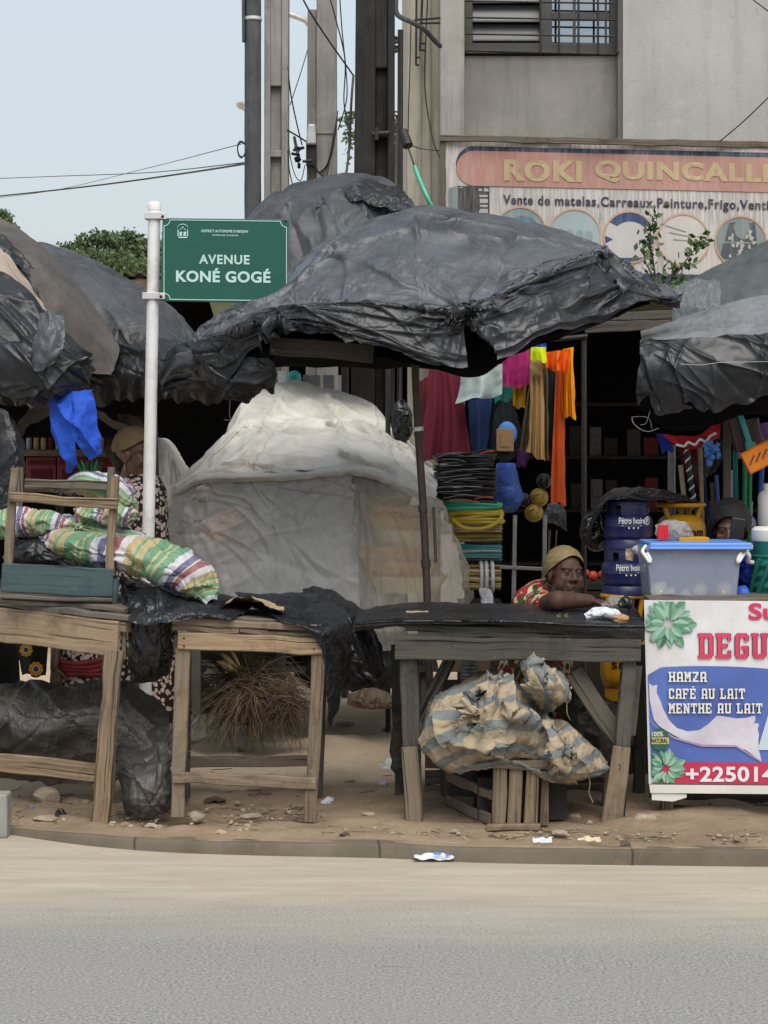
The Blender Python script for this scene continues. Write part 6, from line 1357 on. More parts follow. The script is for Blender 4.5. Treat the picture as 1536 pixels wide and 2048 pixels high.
b = MB(); text(b, 'NATURAL', fb, 1298, 1331, 1486, 1477, .03, 1, .0135); b.build('badge_lettering', M['black'], bx, smooth=False)
# ---------------------------------------------------------------- plastic tub with blue lid, jug
tb = T('storage_tub', 'milky plastic storage tub with a blue lid and white handles on the drinks table', 'tub', P(1390, 1200, 8.45))
Dt = 8.3
def tapbox(x0, x1, y0, X0, X1, y1, D, dep):
    a, c = P(x0, y0, D), P(x1, y0, D); e, f = P(X0, y1, D), P(X1, y1, D); o = np.array((0, dep, 0)); i_ = np.array((0, .015, 0))
    return [e+i_, f+i_, c, a, e+o-i_, f+o-i_, c+o, a+o]
v = tapbox(1293, 1483, 1096, 1304, 1474, 1197, Dt, .32)
b = MB(); b.add(v, [(0, 1, 2, 3), (5, 4, 7, 6), (1, 5, 6, 2), (4, 0, 3, 7), (4, 5, 1, 0)]); b.build('body', M['tub'], tb, smooth=False, solid=.002, bevel=.012)
b = MB(); c = P(1389, 1087, Dt+.16); w_ = P(1491, 0, Dt)[0]-P(1287, 0, Dt)[0]; b.box(c, (w_, .36, .022)); b.box(c+(0, 0, -.012), (w_+.008, .37, .012)); b.build('lid', M['lid_blue'], tb, smooth=False, bevel=.006)
for sx, x in ((-1, 1290), (1, 1486)):
    b = MB(); b.tube(cr(np.array([P(x-sx*2, 1092, Dt+.06), P(x+sx*5, 1102, Dt+.03), P(x-sx*1, 1112, Dt+.0), P(x-sx*9, 1124, Dt-.01), P(x-sx*10, 1118, Dt-.01), P(x-sx*4, 1106, Dt+.0)]), 18), .0075, 8); b.build('handle', M['white_plastic'], tb)
for k, (x, y, s_) in enumerate(((1318, 1182, .035), (1340, 1188, .025), (1400, 1184, .032), (1448, 1182, .034), (1370, 1190, .022))):
    b = MB(); c = P(x, y, Dt+.04); b.ell(c, (s_*1.1, s_*.8, s_), 14, 10, jit=.05); b.ell(c+(s_*.4, 0, s_*.6), (s_*.45, s_*.4, s_*.6), 10, 8, jit=.05)
    tag(b.build('parcel', M['cream_food'], None), 'small pale wrapped parcel lying on the bottom inside the tub', 'parcel', 'pale parcels inside the tub')
b = MB(); v = tapbox(1300, 1478, 1130, 1306, 1472, 1194, Dt+.14, .15); b.add(v, [(0, 1, 2, 3), (5, 4, 7, 6), (1, 5, 6, 2), (4, 0, 3, 7), (3, 2, 6, 7), (4, 5, 1, 0)]); tag(b.build('bagged_ice', pm('frosted_content', (.36, .38, .46), (.28, .30, .37), 8, .5, .4, 25), None, smooth=False, bevel=.02), 'frosted grey bagged contents filling the tub behind the parcels', 'bag')
jg = T('water_jug', 'green insulated jug with a ribbed body and white lid at the right edge', 'jug', P(1556, 1198, 8.5))
s_ = 8.4/F; c = P(1556, 1198, 8.5); prof = []
for k in range(40):
    t = k/39; y = 118*t; r = 53+(2.2*math.sin(t*34) if .08 < t < .72 else 0)-(3 if t > .76 else 0); prof.append((r*s_*(.93 if k == 0 else 1), y*s_))
b = MB(); b.lathe(prof, c, 40)
for q_ in range(7):
    pts = [c+np.array((55.5*s_*math.sin(a+t*.6), -55.5*s_*math.cos(a+t*.6), (12+t*70)*s_)) for t in np.linspace(0, 1, 12) for a in (-1.5+q_*.5,)]
    b.tube(pts, 5*s_, 8)
b.build('body', M['jug_green'], jg)
b = MB(); b.lathe([(51*s_, 118*s_), (53*s_, 122*s_), (53*s_, 140*s_), (47*s_, 146*s_), (2*s_, 148*s_)], c, 36); b.build('lid', M['white_plastic'], jg)
b = MB(); b.tube(cr(np.array([P(1502, 1092, 8.44), P(1492, 1102, 8.4), P(1498, 1112, 8.4), P(1496, 1122, 8.42), P(1505, 1125, 8.45)]), 14), .010, 8); b.build('handle', M['white_plastic'], jg)
b = MB(); b.ell(P(1484, 1188, 8.42), (.035, .04, .035), 14, 10, jit=.07); tag(b.build('blue_bag', M['bluebag'], None), 'small crumpled blue plastic bag between tub and green jug', 'bag')
X = sackgrid([P(1478, 1140, 8.62), P(1490, 1130, 8.62), P(1500, 1160, 8.62), P(1498, 1200, 8.62)], [.02, .05, .06, .03], n=40, m=40, eu=.1, ev=.1, it=60, noise=.008, seed=91)
b = MB(); b.grid(np.concatenate([X, X[:, :1]], 1), flip=True); tag(b.build('blue_bag', M['royal'], None, angle=180), 'dark blue cloth bag standing behind the tub handle', 'bag')
# bag with a red packet on the lid, yellow tray
X = sackgrid([P(1312, 1062, 8.5), P(1335, 1062, 8.5), P(1365, 1066, 8.5), P(1384, 1076, 8.5)], [.02, .045, .045, .012], n=48, m=48, flat=1.0, eu=.08, ev=.08, it=60, noise=.008, seed=92)
b = MB(); b.grid(np.concatenate([X, X[:, :1]], 1), flip=True); tag(b.build('plastic_bag', glassy('grey_bag', (.45, .43, .42), .72, .25), None, angle=180), 'crumpled grey see-through bag on the blue tub lid', 'bag')
b = MB(); b.box(P(1326, 1064, 8.43), (.045, .012, .06), .1); b.box(P(1326, 1064, 8.43)+(.012, -.007, .004), (.014, .002, .04), .1); tag(b.build('red_packet', M['red'], None, smooth=False, bevel=.002), 'small red packet inside the grey bag on the tub lid', 'packet')
b = MB(); b.box(P(1385, 1079, 8.5), (.13, .10, .022)); tag(b.build('tray', M['mustard'], None, smooth=False, bevel=.005), 'flat yellow box on the blue tub lid', 'box')
X = sackgrid([P(1268, 1096, 8.7), P(1280, 1100, 8.66), P(1294, 1100, 8.62)], [.012, .022, .012], n=30, m=30, eu=.1, ev=.1, it=50, noise=.005, seed=93)
b = MB(); b.grid(np.concatenate([X, X[:, :1]], 1), flip=True); tag(b.build('white_rag', M['bag_white'], None, angle=180), 'twisted whitish rag hanging by the tub against the navy gas bottles', 'rag')
b = MB(); X = patch([[(1250, 1098, 8.72), (1268, 1096, 8.7)], [(1252, 1118, 8.7), (1266, 1122, 8.7)]], 14, 14); X = relax(X, eu=.08, ev=.08, it=30, noise=.005, seed=94); b.grid(X); tag(b.build('paper_scrap', M['cardboard'], None, angle=180), 'small brown paper scrap stuck on the lower navy gas bottle', 'paper')
# ---------------------------------------------------------------- gas bottles
def cyl_fn(c, Rm, s, cx, yb):
    def f(x, y, lift):
        a = (x-cx)*s/Rm; return c+np.array(((Rm+lift)*math.sin(a), -(Rm+lift)*math.cos(a), (yb-y)*s))
    return f
def gas(lab, cx, yt, yb, wpx, D, mat, style, brand=None):
    t = T('gas_bottle', lab, 'gas bottle', P(cx, yb, D), 'gas bottles by the drinks stall'); c = P(cx, yb, D); s = D/F; Rm = wpx/2*s; Hh = (yb-yt)*s
    if style == 'navy':
        z0, z1 = Hh*.20, Hh*.74
        pr = [(Rm*.8, z0-.004)]+[(Rm*(.86+.14*math.sin(k/6*math.pi/2)), z0+(z1-z0)*.16*k/6) for k in range(7)]+[(Rm, z0+(z1-z0)*.5), (Rm*1.004, z0+(z1-z0)*.505), (Rm, z0+(z1-z0)*.515)]+[(Rm*(.62+.38*math.cos(k/10*math.pi/2)), z0+(z1-z0)*(.66+.34*math.sin(k/10*math.pi/2))) for k in range(11)]+[(.02, z1+.002)]
        b = MB(); b.lathe(pr, c, 40); b.build('body', M[mat], t)
        b = MB(); b.lathe([(Rm*.93, .0), (Rm*.97, .003), (Rm*.97, Hh*.17), (Rm*.9, Hh*.215), (Rm*.86, Hh*.17), (Rm*.9, .004)], c, 40, False); b.build('foot_ring', M[mat], t)
        b = MB()
        for a0 in (-2.5, -.45, 1.6):
            n = 22; Ra = Rm*.86; X = np.array([[c+np.array((rr*math.sin(a), -rr*math.cos(a), z)) for a in np.linspace(a0, a0+1.75, n)] for rr, z in ((Ra, Hh*.70), (Ra*1.02, Hh*.80), (Ra, Hh*.97), (Ra*.97, Hh*.995), (Ra*.94, Hh*.97), (Ra*.95, Hh*.70))]); b.grid(X)
        X = np.array([[c+np.array((rr*math.sin(a), -rr*math.cos(a), z)) for a in np.linspace(0, 2*math.pi, 49)] for rr, z in ((Rm*.88, Hh*.90), (Rm*.89, Hh*.97), (Rm*.86, Hh), (Rm*.80, Hh*.97), (Rm*.81, Hh*.90), (Rm*.88, Hh*.90))]); b.grid(X)
        b.build('collar', M[mat], t, smooth=True)
        lz = lambda y: y
    else:
        z0, z1 = Hh*.10, Hh*.80
        pr = [(Rm*.6, z0-.01)]+[(Rm*(.5+.5*math.sin(k/8*math.pi/2)), z0+(z1-z0)*.22*(1-math.cos(k/8*math.pi/2))) for k in range(9)]+[(Rm, z0+(z1-z0)*.6)]+[(Rm*(.4+.6*math.cos(k/10*math.pi/2)), z0+(z1-z0)*(.62+.38*math.sin(k/10*math.pi/2))) for k in range(11)]+[(.02, z1)]
        b = MB(); b.lathe(pr, c, 40); b.build('body', M[mat], t)
        b = MB(); b.lathe([(Rm*.78, 0), (Rm*.82, .003), (Rm*.80, z0+.01), (Rm*.74, z0+.01), (Rm*.76, .004)], c, 36, False); b.build('foot_ring', M[mat], t)
        b = MB(); zc = Hh-.006
        b.tube([c+np.array((Rm*.94*math.sin(a), -Rm*.94*math.cos(a), zc)) for a in np.linspace(0, 2*math.pi, 40, endpoint=False)], .010, 8, closed=True); b.build('collar', M[mat], t)
        for a in (-.95, .95, 2.6, -2.6):
            b = MB(); b.tube([c+np.array((Rm*.74*math.sin(a), -Rm*.74*math.cos(a), z1*.93)), c+np.array((Rm*.92*math.sin(a), -Rm*.92*math.cos(a), zc))], .012, 8); b.build('collar_post', M[mat], t)
        b = MB(); b.lathe([(.014, z1), (.016, z1+.02), (.022, z1+.022), (.022, z1+.035), (.006, z1+.04)], c, 14); b.build('valve', M['gold'], t)
    f = cyl_fn(c, Rm*1.0, s, cx, yb)
    if brand == 'petro':
        yy = yb-(yb-yt)*.60
        b = MB(); text(b, 'Pétro Ivoire', f, cx-24, cx+30, yy+7, yy-6, .02, 1, .0025); b.build('lettering', M['ink_white'], t, smooth=False)
        b = MB(); ax = cx+36
        for k in range(18):
            a, e = 2*math.pi*k/18, 2*math.pi*(k+1)/18
            b.poly([f(ax+q_*math.cos(w2), yy+1+q_*1.15*math.sin(w2), .0025) for q_, w2 in ((7.5, a), (7.5, e), (5.8, e), (5.8, a))])
        text(b, 'P', f, ax-3, ax+3, yy+6, yy-4, .05, 1, .003); b.build('emblem', M['ink_white'], t, smooth=False)
        b = MB(); b.poly([f(x, y, .0025) for x, y in ((cx-18, yy+11), (cx-18, yy+10), (cx+22, yy+10), (cx+22, yy+11))][::-1])
        for k in range(3): b.poly([f(cx-4+k*9+2*math.cos(a), yy+15+2*math.sin(a), .0025) for a in np.linspace(0, 2*math.pi, 6)[:-1][::-1]])
        b.build('star_line', M['ink_white'], t, smooth=False)
    elif brand == 'nam':
        b = MB(); text(b, 'oryxnam', f, cx-38, cx+48, yb-(yb-yt)*.46+11, yb-(yb-yt)*.46-7, .03, 1.0, .003) if False else text(b, 'nam', f, cx+2, cx+44, yb-(yb-yt)*.44+10, yb-(yb-yt)*.44-7, .04, 1.0, .003); b.build('lettering', M['black'], t, smooth=False)
    elif brand == 'si':
        b = MB(); text(b, 'SI', f, cx-30, cx-10, 1333, 1320, .03, 1.1, .003); b.build('lettering', M['black'], t, smooth=False)
    return t
DG = 9.25
gas('navy blue gas bottle, upper one of the stack by the tub', 1256, 1000, 1098, 98, DG, 'navy', 'navy', 'petro')
gas('navy blue gas bottle, lower one of the stack, standing on a yellow bottle', 1251, 1094, 1190, 97, DG, 'navy', 'navy', 'petro')
gas('yellow gas bottle under the two navy ones, behind the dark table', 1247, 1188, 1400, 92, DG, 'yellow', 'yel', 'si')
gas('yellow gas bottle behind the tub with black letters', 1362, 1007, 1112, 98, 9.35, 'yellow', 'yel', 'nam')
gas('navy blue gas bottle behind the person in the black hood', 1462, 1002, 1100, 98, 9.6, 'navy', 'navy', 'petro')
ct = T('counter', 'plain dark wooden counter carrying gas bottles behind the tub', 'counter', P(1440, 1500, 9.5)*(1, 1, 0)+(0, 0, .06))
b = MB(); z = H-(1112-HZ)*9.35/F; b.box((P(1450, 0, 9.5)[0], 9.55, z-.015), (.75, .62, .03)); b.build('top', M['wood_dark'], ct, smooth=False)
for dx in (-.33, .33):
    for dy in (-.26, .26): b = MB(); b.plank((P(1450, 0, 9.5)[0]+dx, 9.55+dy, .05), (P(1450, 0, 9.5)[0]+dx, 9.55+dy, z-.03), .05, .05, up=(1, 0, 0)); b.build('leg', M['wood_dark'], ct)
cr_ = T('wooden_box', 'low wooden box under the yellow gas bottle', 'box', P(1247, 1400, DG)*(1, 1, 0)+(0, 0, .06))
b = MB(); z = P(0, 1400, DG)[2]; c = P(1247, 0, DG); b.box((c[0], c[1], (z+.06)/2-.004), (.3, .3, z-.075)); b.build('body', M['wood_dark'], cr_, smooth=False, bevel=.004)
b = MB(); b.box((c[0], c[1]-.155, z-.05), (.31, .012, .06)); b.box((c[0], c[1]-.155, z-.16), (.31, .012, .06)); b.build('slat', M['wood_brown'], cr_, smooth=False)
loose('black_sheet', 'black plastic thrown over the upper gas bottles', [
 [(1170, 1040, 9.5), (1210, 990, 9.5), (1250, 975, 9.55), (1300, 975, 9.55), (1360, 986, 9.5), (1395, 1005, 9.5)],
 [(1172, 1060, 9.3), (1202, 1005, 9.22), (1245, 988, 9.12), (1300, 990, 9.15), (1350, 994, 9.2), (1396, 1006, 9.3)],
 [(1176, 1090, 9.25), (1200, 1015, 9.15), (1245, 998, 9.06), (1298, 1000, 9.1), (1345, 1003, 9.2), (1398, 1008, 9.3)]], 110, 50, 'tarp', seed=95, eu=.07, ev=.05)
X = sackgrid([P(1192, 1028, 9.4), P(1184, 1050, 9.35), P(1186, 1075, 9.35), P(1200, 1096, 9.4)], [.02, .05, .05, .02], n=48, m=48, eu=.1, ev=.1, it=70, noise=.01, seed=96)
b = MB(); b.grid(np.concatenate([X, X[:, :1]], 1), flip=True); tag(b.build('black_bag', M['bag_black'], None, angle=180), 'black plastic bag hanging left of the upper navy gas bottle', 'bag')
# ---------------------------------------------------------------- clothes and wares hung under the middle umbrella
rl = T('clothes_rail', 'thin rail with two posts carrying hanging clothes in front of the dark shop', 'rail', P(1000, 1400, 10.6)*(1, 1, 0)+(0, 0, .05))
b = MB(); b.tube([P(760, 715, 10.6), P(1175, 672, 10.6)], .012, 8); b.build('bar', M['iron'], rl)
for x, y in ((776, 713), (1168, 673)): b = MB(); b.tube([P(x, y, 10.62), P(x, 1420, 10.62)*(1, 1, 0)+(0, 0, .05)], .014, 8); b.build('post', M['iron'], rl)
def cloth(name, lab, top, bot, mat, D=10.5, nf=3, amp=.025, n=60, m=70, seed=0, cat='clothing', taper=.3, group=None):
    """hanging cloth: top and bottom edges are (x0,y0,x1,y1) in the picture"""
    g = np.random.default_rng(seed+300); X = np.zeros((m, n, 3)); ph = g.uniform(0, 6)
    for i in range(m):
        v_ = i/(m-1)
        for j in range(n):
            u = j/(n-1); xa, ya = top[0]+(top[2]-top[0])*u, top[1]+(top[3]-top[1])*u; xb, yb = bot[0]+(bot[2]-bot[0])*u, bot[1]+(bot[3]-bot[1])*u
            uu = u+.03*math.sin(v_*5+ph)
            d = amp*(taper+(1-taper)*v_)*(math.sin(uu*nf*6.28+ph)+.4*math.sin(uu*nf*13.1+ph*2))
            x_, y_ = xa+(xb-xa)*v_, ya+(yb-ya)*v_+3*math.sin(u*9+ph)*v_
            X[i, j] = P(x_, y_, D+d-.04*math.sin(math.pi*u)*.5)
    X = relax(X, eu=.008, ev=.005, it=24, noise=.002, r=(14, 9), seed=seed)
    b = MB().grid(X); return tag(b.build(name, M[mat], None, angle=180), lab, cat, group)
hang = 'clothes hanging under the middle umbrella'
cloth('dark_trousers', 'long maroon trousers hanging left of the pale shorts', (858, 735, 918, 733), (838, 925, 942, 912), 'maroon', 10.4, 2, .03, seed=1, group=hang)
cloth('cloth', 'dim maroon cloth hanging behind the rusty umbrella pole', (826, 770, 862, 750), (830, 912, 870, 918), 'darkred', 10.55, 2, .02, seed=2, group=hang)
cloth('shorts', 'pale washed denim shorts with a wide flared leg opening', (925, 735, 1005, 728), (914, 805, 1004, 790), 'denim', 10.3, 1.2, .05, seed=3, group=hang)
b = MB(); X = np.array([[P(958+46*math.cos(a)*q_, 800-18*q_*math.sin(a)-2, 10.26+.06*math.sin(a)*q_) for a in np.linspace(0, 2*math.pi, 30)] for q_ in (.2, .6, .98)]); b.grid(X)
cloth('cloth', 'magenta cloth hanging between the shorts and the lime cloth', (1003, 700, 1062, 690), (1005, 776, 1064, 772), 'magenta', 10.35, 1.5, .02, seed=4, group=hang)
cloth('cloth', 'royal blue cloth end at the top of the rail', (1056, 676, 1092, 674), (1056, 698, 1094, 700), 'royal', 10.2, 1.5, .02, 30, 30, seed=5, group=hang)
cloth('lime_cloth', 'small lime yellow cloth just under the blue cloth end', (1061, 694, 1092, 694), (1062, 720, 1093, 724), 'lime', 10.15, 1, .015, 30, 30, seed=6, group=hang)
cloth('cloth', 'mustard cloth below the magenta cloth', (1026, 770, 1052, 770), (1026, 814, 1048, 818), 'mustard', 10.4, 1.5, .015, 30, 30, seed=7, group=hang)
for k, (t_, bo, mt, D, lab) in enumerate((((1064, 722, 1084, 718), (1056, 905, 1092, 925), 'tan', 10.25, 'tan stocking bundle, brightest of the hanging stockings'), ((1062, 735, 1074, 733), (1038, 898, 1062, 906), 'coffee', 10.3, 'brown grey stocking left of the tan bundle'), ((1082, 722, 1094, 722), (1080, 915, 1100, 925), 'coffee', 10.32, 'thin coffee stocking right of the tan bundle'))):
    cloth('stockings', lab, t_, bo, mt, D, 3, .018, 50, 70, seed=10+k, group=hang)
b = MB(); b.ell(P(1073, 735, 10.2), (.035, .03, .05), 12, 10, jit=.04); tag(b.build('cloth_knot', M['tan'], None), 'tan knot gathering the stocking bundle', 'knot')
cloth('dark_cloth', 'bottle green dark cloth between stockings and orange strip', (1092, 740, 1118, 740), (1090, 918, 1122, 918), 'bottle', 10.38, 2, .02, seed=14, group=hang)
cloth('orange_shirt', 'bright orange shirt bunched at the top of the rail', (1088, 705, 1142, 698), (1090, 736, 1136, 746), 'orange', 10.2, 2, .04, 50, 40, seed=15, group=hang)
cloth('orange_strip', 'long rusty orange cloth strip hanging lowest of all', (1112, 740, 1128, 740), (1100, 1004, 1132, 1010), 'orange2', 10.3, 1, .01, 30, 90, seed=16, group=hang)
cloth('yellow_cloth', 'amber yellow cloth hanging at the right end of the clothes', (1128, 698, 1146, 694), (1122, 832, 1152, 838), 'amber', 10.28, 2.5, .03, 50, 60, seed=17, group=hang)
cloth('purple_cloth', 'small purple cloth under the brown stocking', (1036, 895, 1062, 905), (1034, 932, 1050, 934), 'purple', 10.4, 1.5, .015, 24, 24, seed=18, group=hang)
cloth('dark_cloth', 'nearly black navy trousers below the pale shorts', (936, 800, 985, 795), (942, 905, 975, 900), 'navycloth', 10.5, 1.5, .02, 40, 50, seed=19, group=hang)
cloth('trousers', 'bottle green trousers behind the shorts, left of the clear bag', (982, 760, 1030, 752), (978, 900, 1010, 896), 'bottle', 10.56, 2, .02, seed=20, group=hang)
cloth('cloth', 'brown cloth behind the orange strip', (1100, 742, 1136, 738), (1096, 885, 1130, 880), 'darkred', 10.5, 2, .02, seed=21, group=hang)
cloth('cloth', 'faded teal cloth half hidden behind the magenta cloth', (990, 730, 1030, 720), (988, 805, 1024, 800), 'teal', 10.48, 1.5, .02, 40, 40, seed=22, group=hang)
cloth('yellow_cloth', 'narrow yellow sleeve behind the orange shirt, left of the amber cloth', (1118, 720, 1130, 718), (1114, 800, 1128, 806), 'mustard', 10.36, 1, .012, 24, 40, seed=23, group=hang)
# things in clear bags
def bagged(lab, path, rad, seed, mat='clear', **k):
    X = sackgrid([P(*q_) for q_ in path], rad, n=56, m=60, eu=.07, ev=.05, it=60, noise=.006, r=(5, 2), seed=seed, **k)
    b = MB(); b.grid(np.concatenate([X, X[:, :1]], 1), flip=True); return tag(b.build('clear_bag', M[mat], None, angle=180), lab, 'bag')
bagged('tall clear plastic bag with a blue cap and tan sponge, hanging by the stockings', [(1014, 790, 10.2), (1012, 830, 10.2), (1012, 870, 10.2), (1008, 905, 10.2), (1000, 922, 10.2)], [.015, .055, .072, .06, .01], 101, 'clear')
b = MB(); b.ell(P(1014, 868, 10.22), (.052, .04, .065), 18, 12, jit=.01); tag(b.build('blue_hat', M['softblue'], None), 'light blue hat inside the tall clear bag', 'hat')
b = MB(); b.box(P(1010, 880, 10.13), (.088, .025, .115)); b.box(P(1010, 880, 10.115), (.05, .004, .07)); tag(b.build('sponge', M['sponge'], None, smooth=False, bevel=.012), 'tan rounded sponge in front inside the clear bag', 'sponge')
bagged('lower clear bag with a dark blue ball, hanging under the sponge bag', [(1012, 934, 10.3), (1014, 965, 10.3), (1018, 1000, 10.3), (1022, 1024, 10.3)], [.05, .062, .078, .02], 102, 'bluefilm')
b = MB(); b.ell(P(1018, 990, 10.32), .068, 20, 14); b.lathe([(.05, 0), (.052, .1), (.045, .11)], P(1012, 968, 10.32), 20); tag(b.build('blue_ball', M['bluebag'], None), 'shiny blue ball with a cup inside the lower clear bag', 'ball')
for k, (x, y, r) in enumerate(((1088, 962, .04), (1078, 995, .05), (1068, 1025, .05), (1050, 1000, .035))):
    b = MB(); b.ell(P(x, y, 10.4), (r, r*.8, r), 16, 12); b.tube(ring(P(x, y, 10.4-r*.7), r*.6, r*.5), .006, 6, closed=True)
    tag(b.build('ball', M['gold' if k in (1, 2) else 'tarp_shiny'], None), ('dark ball with a ring bagged beside the orange strip, topmost of the cluster', 'gold and black ball in the bagged cluster by the orange strip', 'lowest gold ball in the cluster by the orange strip', 'small black ball at the left of the bagged cluster')[k], 'ball')
b = MB(); X = patch([[(1090, 1012, 10.1), (1110, 1006, 10.08), (1128, 1010, 10.1)], [(1088, 1030, 10.06), (1112, 1030, 10.02), (1132, 1036, 10.06)], [(1092, 1046, 10.1), (1115, 1052, 10.08), (1133, 1060, 10.1)]], 40, 30); X = relax(X, eu=.05, ev=.05, it=40, noise=.006, seed=103); b.grid(X)
tag(b.build('grey_bag', glassy('smoke_bag', (.10, .11, .12), .85, .15), None, angle=180), 'small smoky plastic bag just below the orange strip', 'bag')
# black bag on the left side of the clothes
X = sackgrid([P(800, 800, 10.6), P(803, 830, 10.6), P(805, 865, 10.6), P(804, 885, 10.6)], [.02, .05, .05, .02], n=48, m=48, eu=.1, ev=.1, it=60, noise=.01, seed=104)
b = MB(); b.grid(np.concatenate([X, X[:, :1]], 1), flip=True); tag(b.build('black_bag', M['bag_black'], None, angle=180), 'shiny black bag hanging left of the rusty umbrella pole', 'bag')
# stack of cable and hose bundles
def coilstack(name, lab, x0, x1, y0, y1, D, mat, n, r, seed, cat, wob=2.5, round_=1):
    g = np.random.default_rng(seed); b = MB(); s = D/F; cx = (x0+x1)/2; R_ = (x1-x0)/2*s
    for k in range(n):
        y = y0+(y1-y0)*(k+.5)/n; c = P(cx+g.normal(0, 1.5), y, D); a_, e_ = g.uniform(-.012, .012, 2); rr = R_*g.uniform(.92, 1.03)
        b.tube([c+np.array((rr*math.cos(t), rr*.62*math.sin(t), rr*(a_*math.cos(t)*8+e_*math.sin(2*t)*5)+g.normal(0, .0006))) for t in np.linspace(0, 2*math.pi, 26, endpoint=False)], r, 6, closed=True)
    return tag(b.build(name, M[mat], None), lab, cat, None)
DH = 10.1
coilstack('cable_bundle', 'thick stack of black cable coils on top of the hose pile', 868, 990, 905, 1000, DH, 'cable', 30, .0055, 1, 'cable bundle')
g = np.random.default_rng(2); b = MB()
for k in range(9):
    y = 912+k*10; x0 = 870+g.uniform(-4, 20); x1 = x0+g.uniform(35, 100); b.tube(cr(np.array([P(x0, y+g.uniform(-4, 6), DH-.155), P((x0+x1)/2, y+g.uniform(-6, 2), DH-.172), P(min(x1, 988), y+g.uniform(-6, 4), DH-.15)]), 14), .0011, 5)
tag(b.build('cable_glint', M['wire_white'], None), 'thin pale strands painted as glints on the black cable stack', 'wire')  # pale strands stand in for highlights on the black cables
for k, (xa, ya, xb_, yb) in enumerate(((960, 908, 988, 902), (950, 998, 985, 995), (900, 1000, 958, 1004))):
    b = MB(); b.tube(cr(np.array([P(xa, ya, DH-.17), P((xa+xb_)/2, (ya+yb)/2-2, DH-.18), P(xb_, yb, DH-.15)]), 8), .004, 6); tag(b.build('red_tube', M['hose_r'], None), 'short red tube end on the black cable stack, '+('at the top', 'at the lower right', 'at the bottom left')[k], 'tube')
coilstack('hose_coil', 'green garden hose coil just under the black cables', 884, 1000, 1004, 1018, DH, 'hose_g', 3, .010, 3, 'hose')
coilstack('hose_coil', 'yellow hose coils in the middle of the pile', 890, 1006, 1018, 1046, DH, 'hose_y', 5, .010, 4, 'hose')
def bundle(name, lab, x0, x1, y0, y1, D, mats, nst, r, seed, cat, wrap=None, band=None):
    g = np.random.default_rng(seed); t = T(name, lab, cat, P((x0+x1)/2, y1, D)); s = D/F; cz = (y1-y0)/2*s; c = P((x0+x1)/2, (y0+y1)/2, D)
    for mi, mt in enumerate(mats):
        b = MB()
        for k in range(nst//len(mats)):
            a, q_ = g.uniform(0, 6.28), math.sqrt(g.random()); o = np.array((0, cz*.95*q_*math.cos(a), cz*.88*q_*math.sin(a))); L = (x1-x0)/2*s*g.uniform(.92, 1.0)
            b.tube([c+o+(-L, 0, g.normal(0, .002)), c+o+(0, 0, g.normal(0, .003)), c+o+(L, 0, g.normal(0, .002))], r, 6)
        b.build('sticks' if mi == 0 else 'tubes', M[mt], t)
    if wrap:
        b = MB(); n, m = 36, 40; X = np.array([[c+np.array(((i/(n-1)-.5)*(x1-x0)*s*1.02, -cz*1.05*math.cos(q_), cz*1.05*math.sin(q_))) for i in range(n)] for q_ in np.linspace(0, 2*math.pi, m)]); X = relax(X, eu=.03, ev=.02, it=30, noise=.004, r=(4, 2), seed=seed); b.grid(X, flip=True); b.build('wrapper', M[wrap], t, angle=180)
    if band:
        b = MB()
        for xx in band: b.tube([P(xx, (y0+y1)/2, D)+np.array((0, -cz*1.08*math.cos(q_), cz*1.08*math.sin(q_))) for q_ in np.linspace(0, 2*math.pi, 20, endpoint=False)], .010, 6, closed=True)
        b.build('tie', M['bag_white'], t)
    return t
bundle('hose_bundle', 'cream and tan plastic wrapped bundle below the yellow hoses', 905, 1004, 1042, 1086, DH, ['bamboo', 'coffee', 'hose_y'], 60, .006, 5, 'bundle', 'clear')
b = MB(); b.tube(cr(np.array([P(905, 1040, DH-.16), P(930, 1056, DH-.18), P(970, 1056, DH-.18), P(1000, 1040, DH-.14), P(1002, 1024, DH-.1)]), 20), .010, 8); tag(b.build('hose', M['hose_y'], None), 'yellow hose loop drooping over the tan bundle', 'hose')
bundle('hose_bundle', 'teal plastic wrapped tube bundle in the pile', 918, 1004, 1088, 1122, DH, ['teal_pl', 'teal_pl', 'zinc'], 45, .006, 6, 'bundle', 'clear')
b = MB(); fc = cyl_fn(P(962, 1122, DH), 17*DH/F*1.12, DH/F, 962, 1122)
for k in range(6): b.poly([P(940+k*7+dx, 1098+dy, DH-.05) for dx, dy in ((0, 6), (4, 6), (5, 0), (1, 0))])
bundle('stick_bundle', 'bundle of yellow and brown sticks tied with white plastic, bottom of the pile', 924, 1002, 1126, 1182, DH, ['bamboo', 'hose_y', 'coffee'], 75, .006, 7, 'bundle', None, (962, 972, 984))
b = MB(); X = patch([[(958, 1176, DH-.1), (972, 1176, DH-.11), (984, 1178, DH-.1)], [(962, 1205, DH-.1), (972, 1206, DH-.12), (986, 1206, DH-.1)], [(966, 1226, DH-.1), (976, 1228, DH-.12), (992, 1226, DH-.1)]], 30, 40); X = relax(X, eu=.1, ev=.02, it=40, noise=.006, seed=110); b.grid(X); tag(b.build('plastic_tail', M['bag_white'], None, angle=180), 'white plastic tail dangling from the stick bundle', 'plastic strip')
b = MB(); c = P(960, 1190, DH); b.box((c[0], DH+.05, (c[2]+.06)/2-.01), (.22, .26, c[2]-.10)); tag(b.build('carton', M['dark_brown'], None, smooth=False, bevel=.005), 'dark box under the pile of hoses and bundles', 'box')
